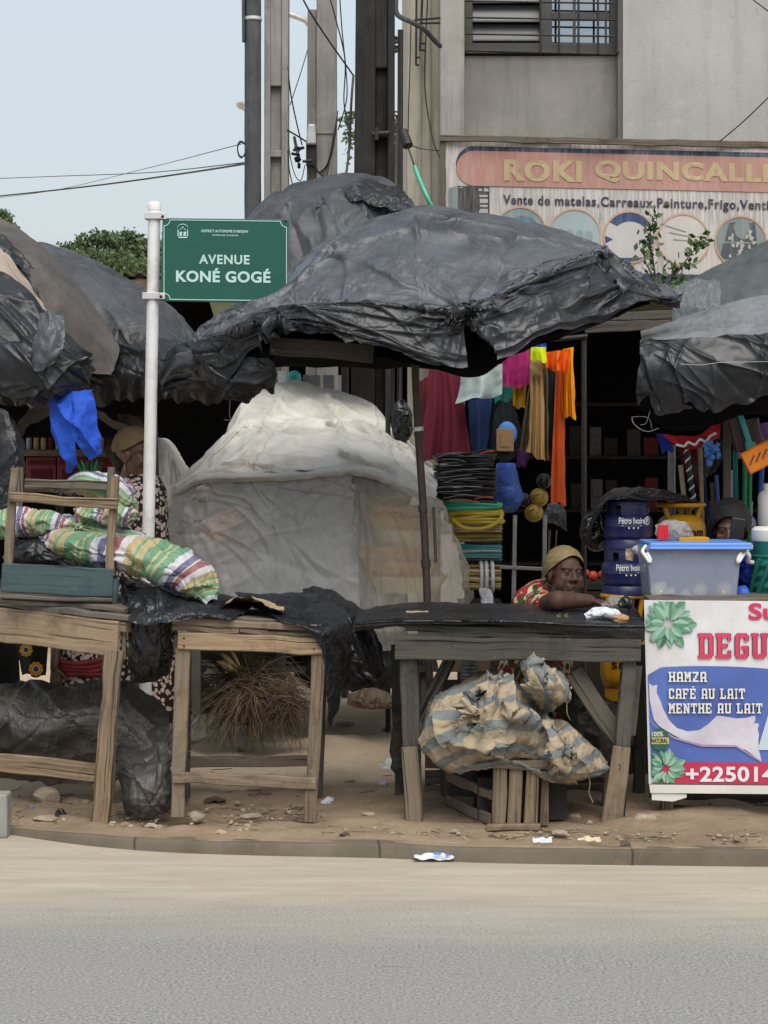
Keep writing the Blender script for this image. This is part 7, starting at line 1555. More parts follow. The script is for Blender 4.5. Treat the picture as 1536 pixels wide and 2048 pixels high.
# metal grid rack
gr = T('metal_rack', 'thin grey metal grid rack behind the seated woman', 'rack', P(1060, 1400, 10.0)*(1, 1, 0)+(0, 0, .05))
b = MB()
for xa, xb_ in ((1030, 1022), (1090, 1082)): b.plank(P(xa, 1030, 10.0), P(xb_, 1440, 10.0)*(1, 1, 0)+(0, 0, .05), .022, .012, up=(1, 0, 0), jit=.0004)
b.build('upright', M['metal'], gr)
b = MB(); b.plank(P(1000, 1134, 9.99), P(1086, 1138, 9.99), .018, .01, jit=.0003); b.plank(P(1000, 1300, 9.99), P(1086, 1300, 9.99), .018, .01, jit=.0003); b.build('crossbar', M['metal'], gr)
b = MB(); b.plank(P(1098, 1060, 10.03), P(1096, 1440, 10.03)*(1, 1, 0)+(0, 0, .05), .012, .012, up=(1, 0, 0)); b.plank(P(1112, 1060, 10.05), P(1110, 1130, 10.05), .008, .008, up=(1, 0, 0)); b.build('rail', M['wood_grey'], gr)
# ---------------------------------------------------------------- brooms and wares at the right edge
def stick(name, lab, x0, y0, x1, y1, D, r, mat, cat='broom'):
    t = T(name, lab, cat, P(x1, y1, D)); b = MB(); b.tube([P(x0, y0, D), P((x0+x1)/2, (y0+y1)/2, D), P(x1, y1, D)], r, 10); b.build('handle', M[mat], t); return t
DR = 9.4
YE = 1120
for k, (x0, y0, x1, r, mt, lab) in enumerate(((1361, 930, 1382, .012, 'bamboo', 'pale wooden broom handle, leftmost of the leaning handles'), (1400, 888, 1408, .010, 'bamboo', 'thin pale stick behind the bag of blue things'), (1408, 955, 1422, .009, 'navycloth', 'dark blue broom handle beside the pale post'), (1432, 950, 1444, .010, 'blue_pl', 'blue broom handle right of the dark blue one'), (1424, 965, 1432, .011, 'coffee', 'brown handle between two blue ones'), (1470, 900, 1474, .012, 'teal', 'dark green broom handle right of the pale post'), (1490, 905, 1488, .012, 'green_pl', 'green broom handle under the orange brush'), (1500, 930, 1497, .011, 'green_pl', 'bright green handle beside the other green one'), (1524, 930, 1514, .012, 'blue_pl', 'blue broom handle at the right edge'), (1462, 940, 1463, .009, 'lav_pl', 'lavender handle just right of the pale post'))):
    stick('broom_handle', lab, x0, y0, x1, YE, DR+.02*(k % 3), r, mt)
t = T('striped_pole', 'black and white spiral striped pole leaning by the pale handles', 'pole', P(1402, YE, 9.36))
b = MB(); p0, p1 = P(1372, 895, 9.36), P(1404, YE, 9.36); b.tube([p0+(p1-p0)*k for k in np.linspace(0, 1, 30)], .0125, 10); b.build('shaft', M['black'], t)
b = MB(); d = unit(p1-p0); xx = unit(np.cross(d, (0, 1, 0))); yy = np.cross(d, xx); L = np.linalg.norm(p1-p0)
b.tube([p0+d*L*k+(xx*math.cos(k*75)+yy*math.sin(k*75))*.0105 for k in np.linspace(0, 1, 220)], .0052, 6); b.build('spiral', M['ink_white'], t)
for x0, x1, y0, D, lab, mt in ((1336, 1350, 890, 9.7, 'grey metal post left of the leaning brooms', 'metal'), (1447, 1461, 835, 9.3, 'pale green grey wooden post among the brooms', 'wood_grey')):
    b = MB(); leg(b, (x0+x1)/2, y0, (x0+x1)/2, 1430, D, x1-x0, .03, jit=.0008); tag(b.build('post', M[mt], None), lab, 'post')
rows = [[(1322, 868, 9.25), (1360, 872, 9.2), (1400, 868, 9.18), (1442, 838, 9.2)], [(1346, 886, 9.2), (1370, 893, 9.15), (1405, 886, 9.14), (1440, 862, 9.17)], [(1352, 890, 9.22), (1372, 898, 9.18), (1405, 892, 9.17), (1436, 874, 9.2)]]
sheet('red_pennant', rows, 60, 24, M['red'], None, 'red printed cloth band hanging at the right umbrella, with white zigzags', 'cloth', eu=.04, ev=.04, it=40, noise=.006, seed=120)
b = MB()
for (xa, ya), (xb_, yb) in zip([(1352, 889), (1368, 893), (1376, 884), (1390, 890), (1400, 878), (1412, 884), (1420, 872), (1432, 866)][:-1], [(1368, 893), (1376, 884), (1390, 890), (1400, 878), (1412, 884), (1420, 872), (1432, 866)]): b.tube([P(xa, ya, 9.1), P(xb_, yb, 9.1)], .006, 6)
tag(b.build('white_zigzag', M['ink_white'], None), 'white zigzag ribbon across the red cloth band', 'ribbon')
cloth('navy_cloth', 'navy blue cloth flap left of the red band', (1312, 866, 1334, 868), (1326, 905, 1348, 902), 'royal', 9.3, 1, .01, 24, 24, seed=121)
cloth('maroon_cloth', 'dark maroon cloth behind the striped pole', (1352, 892, 1400, 892), (1388, 990, 1408, 990), 'darkred', 9.5, 1.5, .015, 30, 40, seed=122)
bagged('clear bag full of light blue wrapped things hanging under the red band', [(1432, 868, 9.1), (1426, 890, 9.1), (1420, 915, 9.1), (1414, 940, 9.1), (1408, 952, 9.1)], [.02, .055, .055, .035, .01], 123)
g = np.random.default_rng(8); b = MB()
for k in range(24): b.ell(P(1424+g.uniform(-15, 14), 905+g.uniform(-22, 22), 9.1+g.uniform(-.03, .03)), g.uniform(.008, .016), 8, 6, jit=.2)
tag(b.build('blue_wares', M['softblue'], None), 'small light blue wrapped things packed in the clear bag', 'wares', kind='stuff')
bagged('empty clear bag tip hanging lower left of the blue filled bag', [(1396, 922, 9.15), (1400, 940, 9.15), (1402, 960, 9.15), (1400, 974, 9.15)], [.04, .045, .025, .006], 124)
def brush(lab, pts, wd_, th, mat, D, bristle=None):
    t = T('brush', lab, 'brush', P(pts[1][0], pts[1][1], D)); b = MB(); b.plank(P(*pts[0], D), P(*pts[1], D), wd_*D/F, th, up=(1, 0, .3), ch=.008, jit=.001, seg=.03); b.build('head', M[mat], t)
    b = MB()
    for k in range(4):
        u = .2+.18*k; p = P(pts[0][0]+(pts[1][0]-pts[0][0])*u, pts[0][1]+(pts[1][1]-pts[0][1])*u, D-th/2-.002); b.box(p, (.004, .004, .05), .4, 'Y')
    b.build('groove', M['black'], t, smooth=False); return t
brush('dark brown ribbed brush head, left of two', ((1468, 832), (1484, 902)), 30, .035, 'brown_pl', 9.15)
brush('dark brown brush head, right of two, behind the teal scoop', ((1502, 838), (1512, 898)), 30, .035, 'brown_pl', 9.2)
brush('bright orange brush head at the right edge, tilted', ((1490, 928), (1560, 892)), 46, .05, 'orange_pl', 8.95)
t = T('teal_scoop', 'teal plastic scoop handle between the dark brush heads', 'scoop', P(1498, 900, 9.1))
b = MB(); b.plank(P(1478, 822, 9.12), P(1499, 888, 9.1), .026, .012, up=(1, 0, 0), jit=.0005); b.build('handle', M['teal_pl'], t)
b = MB(); b.plank(P(1500, 884, 9.1), P(1500, 906, 9.1), .05, .03, up=(1, 0, 0), w1=.036, jit=.0005); b.build('head', M['teal_pl'], t)
b = MB(); b.plank(P(1470, 870, 9.2), P(1480, 916, 9.18), .012, .02, up=(1, 0, 0), jit=.0005); tag(b.build('lavender_strip', M['lav_pl'], None), 'lavender plastic strip left of the teal scoop', 'strip')
cloth('violet_cloth', 'violet cloth at the right edge above the orange brush', (1512, 848, 1570, 838), (1530, 888, 1572, 872), 'violet', 9.25, 1, .015, 24, 24, seed=125)
b = MB(); b.lathe([(.035, 0), (.04, .01), (.04, .14), (.03, .16), (.014, .17), (.014, .2)], P(1533, 1010, 9.2)-(0, 0, .1), 16); tag(b.build('pale_bottle', M['white_plastic'], None), 'pale bottle cut by the right edge behind the jug', 'bottle')
# dim items in the dark between clothes and the right stall
for k, (x, y, r) in enumerate(((1186, 1152, .03), (1204, 1150, .026), (1172, 1146, .022))):
    b = MB(); b.ell(P(x, y, 11.5), r, 14, 10); tag(b.build('orange_fruit', M['hose_r'], None), 'dim orange fruit in the dark behind the seated woman', 'fruit', 'dim fruit in the dark shop')
b = MB(); rect(b, 1164, 1165, 1215, 1180, 11.4, .3); zz = P(0, 1160, 11.5)[2]; b.box((P(1190, 0, 11.5)[0], 11.5, zz/2), (.25, .2, zz-.12)); tag(b.build('fruit_box', M['dark_brown'], None, smooth=False, bevel=.004), 'dark box under the dim orange fruit', 'box')
# ---------------------------------------------------------------- people
M['eye'] = pm('eye_white', (.16, .13, .11), (.13, .10, .08), 20, .3, 0)  # whites darkened, the shadow over the eyes is in the colour
def frame(c, yaw, pitch=0, roll=0):
    Rm = np.array(Matrix.Rotation(yaw, 3, 'Z')@Matrix.Rotation(pitch, 3, 'X')@Matrix.Rotation(roll, 3, 'Y')); c = V3(c)
    return (lambda x, y, z: c+Rm@V3((x, -y, z))), Rm
def head_prims(f, Rm, s=1.0):
    e = lambda p, r: ('e', f(*[q_*s for q_ in p]), tuple(q_*s for q_ in r), Rm)
    c = lambda a, ra, d, rb: ('c', f(*[q_*s for q_ in a]), ra*s, f(*[q_*s for q_ in d]), rb*s)
    pr = [e((0, -.014, .028), (.075, .094, .085)), e((0, .028, -.025), (.064, .060, .088)), e((0, .040, -.072), (.050, .045, .038)), e((0, .070, -.092), (.022, .020, .017)),
          c((0, .086, .006), .009, (0, .106, -.026), .013), e((-.013, .096, -.031), (.011, .012, .009)), e((.013, .096, -.031), (.011, .012, .009)),
          c((-.046, .068, .026), .009, (-.012, .084, .024), .009), c((.012, .084, .024), .009, (.046, .068, .026), .009),
          e((-.040, .062, -.026), (.024, .022, .024)), e((.040, .062, -.026), (.024, .022, .024)),
          c((-.022, .084, -.058), .007, (.022, .084, -.058), .007), c((0, .092, -.056), .008, (0, .092, -.057), .008), c((-.018, .082, -.070), .008, (.018, .082, -.070), .008),
          e((-.077, -.005, -.008), (.010, .020, .032)), e((.077, -.005, -.008), (.010, .020, .032)),
          c((0, -.02, -.07), .054, (0, -.035, -.17), .056)]
    return pr
def eyes(f, par, s=1.0):
    for sx in (-1, 1):
        b = MB(); b.ell(f(sx*.030*s, .0755*s, .003*s), (.0105*s, .0105*s, .008*s), 12, 8); e = b.build('eye', M['eye'], par)
        b = MB(); b.ell(f(sx*.030*s, .0840*s, .003*s), .0055*s, 10, 8); b.build('iris', M['black'], e)
        b = MB(); b.ell(f(sx*.030*s, .0765*s, .0105*s), (.0155*s, .0125*s, .0065*s), 12, 8); b.ell(f(sx*.030*s, .0740*s, -.0065*s), (.0145*s, .011*s, .005*s), 12, 8); b.build('eyelid', M['skin'], par)
def cap(f, rx, ry, rz, front, back, c0, seed, wr=.004, n=64, m=36, side=None):
    g = np.random.default_rng(seed); X = np.zeros((m, n+1, 3)); nz = blur(g.normal(size=(m, n)), 2, True); nz = nz/nz.std()
    for j in range(n+1):
        a = 2*math.pi*j/n; k = .5-.5*math.cos(a); lim = front+(back-front)*k
        if side: lim += side*math.sin(a)**2
        for i in range(m):
            t = lim*i/(m-1); q_ = 1+wr*12*nz[i, j % n]*math.sin(t)*.1+(.02*math.sin(t*22+3*math.sin(a)))*.4
            X[i, j] = f(c0[0]+rx*math.sin(t)*math.sin(a)*q_, c0[1]+ry*math.sin(t)*math.cos(a)*q_, c0[2]+rz*math.cos(t)*q_)
    return MB().grid(X)
def hand(prims_out, wrist, d, up, side, s=1.0, curl=.5, thumb=1):
    """palm, five bent fingers; d = pointing direction, up = back of hand, side = towards the thumb"""
    d, up, side = unit(d), unit(up), unit(side); w_ = V3(wrist); pr = []
    for k, o in enumerate((-.028, -.010, .008, .026)):
        pr.append(('c', w_+d*.02*s+side*o*.5*s, .013*s, w_+d*.085*s+side*o*s, .0115*s))
    for k, (o, L) in enumerate(((-.030, .058), (-.010, .072), (.009, .076), (.028, .068))):
        p = w_+d*.085*s+side*o*s; q_ = p+(d*math.cos(curl)-up*math.sin(curl))*L*.5*s; r_ = q_+(d*math.cos(curl*2.1)-up*math.sin(curl*2.1))*L*.5*s
        pr += [('c', p, .0095*s, q_, .0085*s), ('c', q_, .0085*s, r_, .0070*s)]
    p = w_+d*.03*s+side*.034*s*thumb; q_ = p+(d*.75+side*.6*thumb-up*.2)*.036*s; r_ = q_+(d*.95+side*.15*thumb-up*.3)*.028*s
    pr += [('c', w_+d*.015*s, .016*s, p, .013*s), ('c', p, .012*s, q_, .010*s), ('c', q_, .010*s, r_, .008*s)]
    prims_out += pr
# seated woman leaning on the dark table
W1 = T('person', 'woman in a gold headscarf and floral dress leaning on the dark table', 'person', P(1090, 1400, 8.95)*(1, 1, 0)+(0, 0, .05))
hc = P(1130, 1147, 8.78); fh, Rh = frame(hc, R(22), R(-3), R(4))
hp = head_prims(fh, Rh, .95)+[('e', fh(-.044, .045, -.045), (.026, .03, .034), Rh), ('e', fh(.044, .045, -.045), (.026, .03, .034), Rh), ('e', fh(0, .05, -.092), (.036, .034, .022), Rh)]
sh_ = P(1078, 1206, 8.86); pel = P(1066, 1330, 9.0)
elb = P(1116, 1214, 8.40); elb[2] = .93; wri = P(1178, 1212, 8.46); wri[2] = .925
neck = fh(0, -.03, -.15)
body = hp+[('c', neck, .056, P(1090, 1205, 8.92), .075), ('c', P(1090, 1205, 8.92), .10, P(1075, 1280, 9.0), .13), ('c', P(1075, 1280, 9.0), .13, P(1070, 1350, 9.02), .16),
      ('c', P(1052, 1212, 8.92), .07, P(1122, 1214, 8.95), .065), ('c', P(1094, 1213, 8.72), .055, elb, .044), ('c', elb, .043, wri, .028), ('c', P(1086, 1210, 8.84), .062, P(1094, 1213, 8.72), .055),
      ('c', P(1070, 1350, 9.02), .12, P(1080, 1370, 8.75), .09), ('c', P(1080, 1370, 8.75), .075, P(1085, 1500, 8.72)*(1, 1, 0)+(0, 0, .12), .05)]
hand(body, wri, (.9, .15, -.12), (0, 0, 1), (0, -1, 0), .92, .35)
fuse('body', body, M['skin'], W1, .0048, 3); eyes(fh, W1, .95)
dr = [('c', P(1062, 1209, 8.90), .088, P(1106, 1212, 8.95), .085), ('c', P(1086, 1210, 8.92), .12, P(1075, 1280, 9.0), .148), ('c', P(1075, 1280, 9.0), .148, P(1070, 1350, 9.02), .175), ('c', P(1070, 1350, 9.02), .14, P(1080, 1372, 8.75), .11), ('c', P(1080, 1372, 8.75), .11, P(1085, 1440, 8.72), .12),
      ('c', P(1078, 1211, 8.84), .074, P(1098, 1216, 8.66), .067)]
fuse('dress', dr, M['floral'], W1, .008, 3)
cap(fh, .088, .108, .100, 1.0, 2.05, (0, -.016, .026), 3, .010, side=.36).build('headscarf', M['scarf'], W1, angle=180)
stq = T('stool', 'low dark stool under the seated woman', 'stool', P(1075, 1400, 9.05)*(1, 1, 0)+(0, 0, .05))
b = MB(); b.box(P(1075, 1400, 9.05)*(1, 1, 0)+(0, 0, .36), (.3, .26, .03)); b.build('seat', M['wood_dark'], stq, smooth=False)
for dx in (-.12, .12):
    for dy in (-.1, .1): b = MB(); q_ = P(1075, 1400, 9.05)*(1, 1, 0); b.plank(q_+(dx, dy, .05), q_+(dx, dy, .345), .03, .03, up=(1, 0, 0)); b.build('leg', M['wood_dark'], stq)
# standing woman behind the sign post, in profile
W2 = T('person', 'woman in a tan headwrap and brown print dress standing behind the white sign post', 'person', P(285, 1400, 9.5)*(1, 1, 0)+(0, 0, .05))
hc = P(272, 912, 9.5); f2, R2 = frame(hc, R(62), R(2)); hp = head_prims(f2, R2, .98)
px = lambda x, y, d=0: P(x, y, 9.5+d)
body = hp+[('c', f2(0, -.03, -.15), .055, px(284, 975), .08), ('c', px(284, 985), .105, px(286, 1090), .115), ('c', px(286, 1090), .115, px(288, 1210), .13), ('c', px(276, 985, -.12), .05, px(284, 985, .14), .055),
      ('c', px(276, 990, -.15), .048, px(282, 1100, -.19), .040), ('c', px(282, 1100, -.19), .038, px(312, 1180, -.24), .028), ('c', px(284, 990, .16), .048, px(290, 1100, .2), .040), ('c', px(290, 1100, .2), .038, px(320, 1180, .15), .028),
      ('c', px(282, 1230, -.07), .085, px(288, 1500, -.08)*(1, 1, 0)+(0, -.08, .12), .045), ('c', px(290, 1230, .08), .085, px(292, 1500, .08)*(1, 1, 0)+(0, .08, .12), .045)]
for yy in (-.08, .08): body.append(('c', px(286, 1500, yy)*(1, 1, 0)+(0, 0, .09), .04, px(330, 1500, yy)*(1, 1, 0)+(0, 0, .085), .03))
hand(body, px(312, 1180, -.24), (.7, .1, -.5), (0, -.5, .8), (-.3, -1, 0), .95, .6); hand(body, px(320, 1180, .15), (.7, 0, -.5), (0, .5, .8), (-.3, 1, 0), .95, .6, 1)
fuse('body', body, M['skin2'], W2, .0055, 3)
dr = [('c', px(276, 984, -.11), .07, px(284, 984, .13), .075), ('c', px(284, 990), .122, px(286, 1090), .13), ('c', px(286, 1090), .13, px(290, 1210), .15), ('c', px(290, 1210), .15, px(292, 1420), .18), ('c', px(276, 990, -.15), .062, px(280, 1060, -.18), .058), ('c', px(284, 990, .16), .062, px(288, 1060, .19), .058)]
fuse('dress', dr, M['dots'], W2, .009, 3)
cap(f2, .086, .108, .105, 1.06, 1.75, (0, -.02, .04), 5, .006, side=.30).build('headwrap', M['scarf2'], W2, angle=180)
b = MB(); b.ell(f2(0, -.075, -.035), (.055, .045, .055), 14, 10, rot=R2, jit=.03); b.build('hair', M['hair'], W2)
b = MB(); b.tube([f2(-.087, -.004, -.040-.030*k) for k in np.linspace(0, 1, 5)], .0028, 6); b.build('earring', M['gold'], W2)
X = cr(np.array([[px(225, 880, .1), px(240, 895, .06)], [px(222, 910, .08), px(240, 915, .04)], [px(228, 940, .06), px(238, 935, .05)]]), 14)
# child in the same print behind the left table
W3 = T('person', 'child in brown print clothes with a red sash, seen under the left table', 'person', P(160, 1420, 9.2)*(1, 1, 0)+(0, 0, .05))
q3 = lambda x, y, d=0: P(x, y, 9.15+d)
f3, R3 = frame(q3(158, 1158), R(10)); hp = head_prims(f3, R3, .8)
body = hp+[('c', f3(0, -.02, -.12), .042, q3(158, 1225), .06), ('c', q3(158, 1225), .075, q3(160, 1330), .085), ('c', q3(160, 1330), .085, q3(160, 1380), .09), ('c', q3(136, 1222), .04, q3(180, 1222), .04), ('c', q3(130, 1224), .036, q3(113, 1290, -.04), .028), ('c', q3(113, 1290, -.04), .027, q3(108, 1336, -.1), .019), ('c', q3(184, 1224), .036, q3(200, 1290), .028), ('c', q3(200, 1290), .027, q3(205, 1340, -.03), .019),
      ('c', q3(148, 1380), .055, q3(148, 1500)*(1, 1, 0)+(0, 0, .1), .035), ('c', q3(172, 1380), .055, q3(172, 1500)*(1, 1, 0)+(0, 0, .1), .035)]
hand(body, q3(108, 1336, -.1), (.15, -.2, -.9), (-.3, -.9, .1), (1, -.2, .1), .75, .5); hand(body, q3(205, 1340, -.03), (0, -.2, -.9), (.3, -.9, 0), (-1, 0, 0), .75, .5)
fuse('body', body, M['skin2'], W3, .005, 3)
fuse('clothes', [('c', q3(140, 1226), .05, q3(176, 1226), .05), ('c', q3(158, 1228), .085, q3(160, 1330), .098), ('c', q3(160, 1330), .098, q3(160, 1420), .12)], M['dots'], W3, .008, 3)
b = MB(); c = q3(160, 1333)
for k in range(4): b.tube([c+np.array((.105*math.cos(a), .105*math.sin(a), .018*(k-1.5)+.004*math.sin(3*a+k))) for a in np.linspace(0, 2*math.pi, 30, endpoint=False)], .013, 8, closed=True)
b.build('sash', M['red_band'], W3)
# person in a black hood behind the tub
W4 = T('person', 'person in a black hood half hidden behind the blue lidded tub, holding something dark', 'person', P(1455, 1400, 8.95)*(1, 1, 0)+(0, 0, .05))
hc = P(1460, 1058, 8.95); f4, R4 = frame(hc, R(-14), R(8)); hp = head_prims(f4, R4, .92); q4 = lambda x, y, d=0: P(x, y, 8.98+d)
body = hp+[('c', f4(0, -.03, -.15), .055, q4(1458, 1160), .08), ('c', q4(1458, 1170), .12, q4(1456, 1330), .14), ('c', q4(1400, 1165), .06, q4(1516, 1165), .06), ('c', q4(1516, 1168), .05, q4(1530, 1230, -.1), .042), ('c', q4(1530, 1230, -.1), .04, q4(1490, 1130, -.24), .029), ('c', q4(1400, 1168), .05, q4(1395, 1250, -.05), .04), ('c', q4(1395, 1250, -.05), .038, q4(1430, 1290, -.2), .028), ('c', q4(1430, 1330), .09, q4(1430, 1500)*(1, 1, 0)+(0, 0, .1), .05), ('c', q4(1480, 1330), .09, q4(1480, 1500)*(1, 1, 0)+(0, 0, .1), .05)]
hand(body, q4(1490, 1130, -.24), (-.2, .1, .9), (.7, .4, .2), (-.6, -.5, 0), .9, .9); hand(body, q4(1430, 1290, -.2), (.8, -.2, 0), (0, -.3, .9), (0, -1, 0), .9, .6)
fuse('body', body, M['skin2'], W4, .0052, 3); eyes(f4, W4, .92)
fuse('jacket', [('c', q4(1458, 1172), .135, q4(1456, 1330), .155), ('c', q4(1400, 1166), .078, q4(1516, 1166), .078), ('c', q4(1516, 1168), .064, q4(1530, 1230, -.1), .056), ('c', q4(1530, 1230, -.1), .054, q4(1500, 1155, -.21), .042), ('c', q4(1400, 1168), .064, q4(1395, 1250, -.05), .054), ('c', q4(1395, 1250, -.05), .05, q4(1425, 1286, -.18), .042)], M['navycloth'], W4, .009, 3)
cap(f4, .098, .116, .112, 1.15, 2.3, (0, -.012, .03), 7, .005, side=.62).build('hood', M['hair'], W4, angle=180)
b = MB(); b.box(q4(1474, 1062, -.235), (.062, .010, .115), .15, 'Y'); tag(b.build('phone', M['black'], None, smooth=False, bevel=.005), 'dark flat phone held up before the hooded face', 'phone')
# ---------------------------------------------------------------- under the dark table
cr3 = T('slatted_crate', 'broken slatted wooden crate under the dark table, carrying the striped cloth bundle', 'crate', P(1000, 1660, 7.86)*(1, 1, 0)+(0, 0, .06))
Dc = 7.84
for k, (xa, xb_, w_) in enumerate(((1000, 1000, 28), (1032, 1030, 27), (1066, 1064, 26))):
    b = MB(); leg(b, xa, 1535, xb_-2, 1646, Dc, w_, .014, jit=.0015); b.build('front_slat', M['wood'], cr3)
b = MB(); leg(b, 1090, 1540, 1088, 1650, Dc+.05, 16, .014); b.build('front_slat', M['wood_brown'], cr3)
b = MB(); b.plank(P(974, 1655, Dc-.02), P(1080, 1655, Dc-.02), 14*Dc/F, .03); b.build('bottom_rail', M['wood'], cr3)
b = MB(); b.plank(P(985, 1527, Dc-.015), P(1096, 1530, Dc-.015), 16*Dc/F, .03); b.build('top_rail', M['wood_brown'], cr3)
for k, (y0, y1) in enumerate(((1552, 1590), (1600, 1640), (1624, 1664))):
    b = MB(); b.plank(P(893, y0, Dc+.45), P(982, y1, Dc+.02), 22*Dc/F, .014); b.build('side_slat', M['wood_brown' if k != 2 else 'wood'], cr3)
b = MB(); leg(b, 896, 1530, 896, 1630, Dc+.45, 12, .03); b.build('corner_post', M['wood_dark'], cr3)
b = MB(); c = P(1040, 1535, Dc+.25); b.box((c[0], c[1]+.05, .06+(c[2]-.06)/2), (.36, .36, (c[2]-.10))); b.build('inside', M['dark_brown'], cr3, smooth=False)
pb = T('plank_panel', 'stacked dark planks closing the space behind the crate under the table', 'planks', P(1080, 1620, 8.6)*(1, 1, 0)+(0, 0, .05))
for k, y in enumerate((1520, 1552, 1584, 1616)):
    b = MB(); b.plank(P(850, y+2, 8.62), P(1225, y, 8.62), 28*8.6/F, .025); b.build('plank', M['wood_grey' if k % 2 else 'wood_brown'], pb)
b = MB(); leg(b, 1216, 1545, 1212, 1645, 8.25, 18, .03); b.build('post', M['wood_brown'], pb)
b = MB(); b.lathe([(.036, 0), (.036, .09), (.034, .094), (.034, .088)], P(938, 1362, 8.5), 24)
for k in range(5): b.tube(ring(P(938, 1358-k*7, 8.5), .037, .0, y=0) if False else [P(938, 1358-k*7, 8.5)+np.array((.037*math.cos(a), .037*math.sin(a), 0)) for a in np.linspace(0, 2*math.pi, 24, endpoint=False)], .003, 6, closed=True)
tag(b.build('ribbed_tin', M['metal'], None), 'ribbed grey metal tin behind the striped bundle', 'tin')
b = MB(); c = P(938, 1366, 8.5); b.box((c[0], 8.55, c[2]-.03), (.3, .25, .05)); zz = c[2]-.055; b.box((c[0], 8.6, (zz+.06)/2), (.24, .18, zz-.07)); tag(b.build('low_block', M['wood_dark'], None, smooth=False, bevel=.004), 'dark wooden block under the ribbed tin', 'block')
b = MB(); rect(b, 896, 1318, 980, 1344, 8.9, .02); tag(b.build('pale_board', M['wood_pale'], None, smooth=False, bevel=.003), 'pale board edge behind the ribbed tin', 'board')
# striped cloth bundle: lobes of one heaped cloth
bd = T('striped_bundle', 'heaped faded yellow and grey striped awning cloth stuffed under the dark table', 'cloth', P(1010, 1560, 7.95))
def lobe(path, rad, seed, flat=1.0, n=120, m=120, e=.16, uv=(1, 1), noise_=.034):
    X = sackgrid([P(*q_) for q_ in path], rad, n=n, m=m, flat=flat, eu=e, ev=e*.8, it=130, att=.006, noise=noise_, r=(15, 6), seed=seed, bend=.2)
    X = folds(X, 16, .016, seed, w=(2, 6), L=(20, 70)); return MB().grid(np.concatenate([X, X[:, :1]], 1), uvs=uv, flip=True)
VOL = lobe([(860, 1470, 8.1), (890, 1450, 8.08), (930, 1440, 8.06), (1000, 1445, 8.04), (1060, 1470, 8.04), (1120, 1500, 8.05), (1180, 1525, 8.08)], [.04, .11, .14, .14, .12, .09, .03], 201, .95, 80, 80, .1); VOL.uv[0] = VOL.uv[0]*(4, 4); VOL.build('inner_fold', M['bundle'], bd, angle=180)
def drape(rows, n, m, seed, nf, amp, ctr, rep, ex=.05, creases=()):
    X = patch(rows, n, m); q_ = proj(X); s_ = np.hypot((q_[..., 0]-ctr[0])*.85, q_[..., 1]-ctr[1])/rep
    X = folds(X, nf, amp, seed, w=(2, 6), L=(25, 100))
    for k, (p, e, a, w_) in enumerate(creases): X = crease(X, p, e, a, w_, (.08, .35), 5, 99, k+seed)
    X = relax(X, eu=ex, ev=ex, it=80, att=.014, noise=.010, r=(12, 5), seed=seed)
    b = MB().grid(X); b.uv[0] = np.stack([s_.ravel(), np.zeros(s_.size)], 1); return b
drape([[(842, 1470, 8.1), (862, 1405, 8.1), (905, 1372, 8.1), (950, 1355, 8.1), (990, 1342, 8.1), (1035, 1362, 8.1), (1065, 1400, 8.1), (1085, 1430, 8.1)],
       [(838, 1476, 7.98), (868, 1420, 7.94), (908, 1392, 7.92), (955, 1378, 7.9), (995, 1366, 7.9), (1034, 1385, 7.92), (1062, 1420, 7.94), (1088, 1450, 7.98)],
       [(840, 1488, 7.92), (872, 1450, 7.83), (912, 1430, 7.78), (958, 1425, 7.75), (1000, 1430, 7.74), (1038, 1440, 7.76), (1066, 1462, 7.8), (1092, 1480, 7.88)],
       [(842, 1496, 7.92), (876, 1490, 7.82), (915, 1480, 7.78), (960, 1475, 7.75), (1004, 1478, 7.74), (1040, 1486, 7.76), (1070, 1500, 7.8), (1098, 1510, 7.88)],
       [(846, 1502, 7.96), (880, 1528, 7.88), (918, 1538, 7.86), (958, 1526, 7.84), (1002, 1518, 7.83), (1044, 1518, 7.85), (1076, 1530, 7.88), (1104, 1540, 7.93)],
       [(850, 1505, 8.1), (884, 1540, 8.05), (922, 1546, 8.05), (960, 1532, 8.05), (1002, 1524, 8.05), (1046, 1524, 8.05), (1080, 1538, 8.05), (1106, 1548, 8.1)]], 190, 170, 301, 24, .010, (1000, 1640), 40, .05,
      (((985, 1350), (905, 1500), 0.053, 9), ((992, 1350), (965, 1500), 0.053, 9), ((1000, 1352), (1060, 1500), 0.053, 9), ((870, 1420), (905, 1525), 0.038, 8), ((960, 1380), (930, 1460), -0.053, 10), ((1010, 1400), (1090, 1480), 0.045, 8), ((880, 1480), (1050, 1500), 0.045, 8), ((1000, 1430), (1080, 1440), 0.038, 7), ((920, 1400), (885, 1470), -0.045, 9), ((1035, 1470), (960, 1515), 0.038, 8))).build('fold', M['bundle'], bd, angle=180)
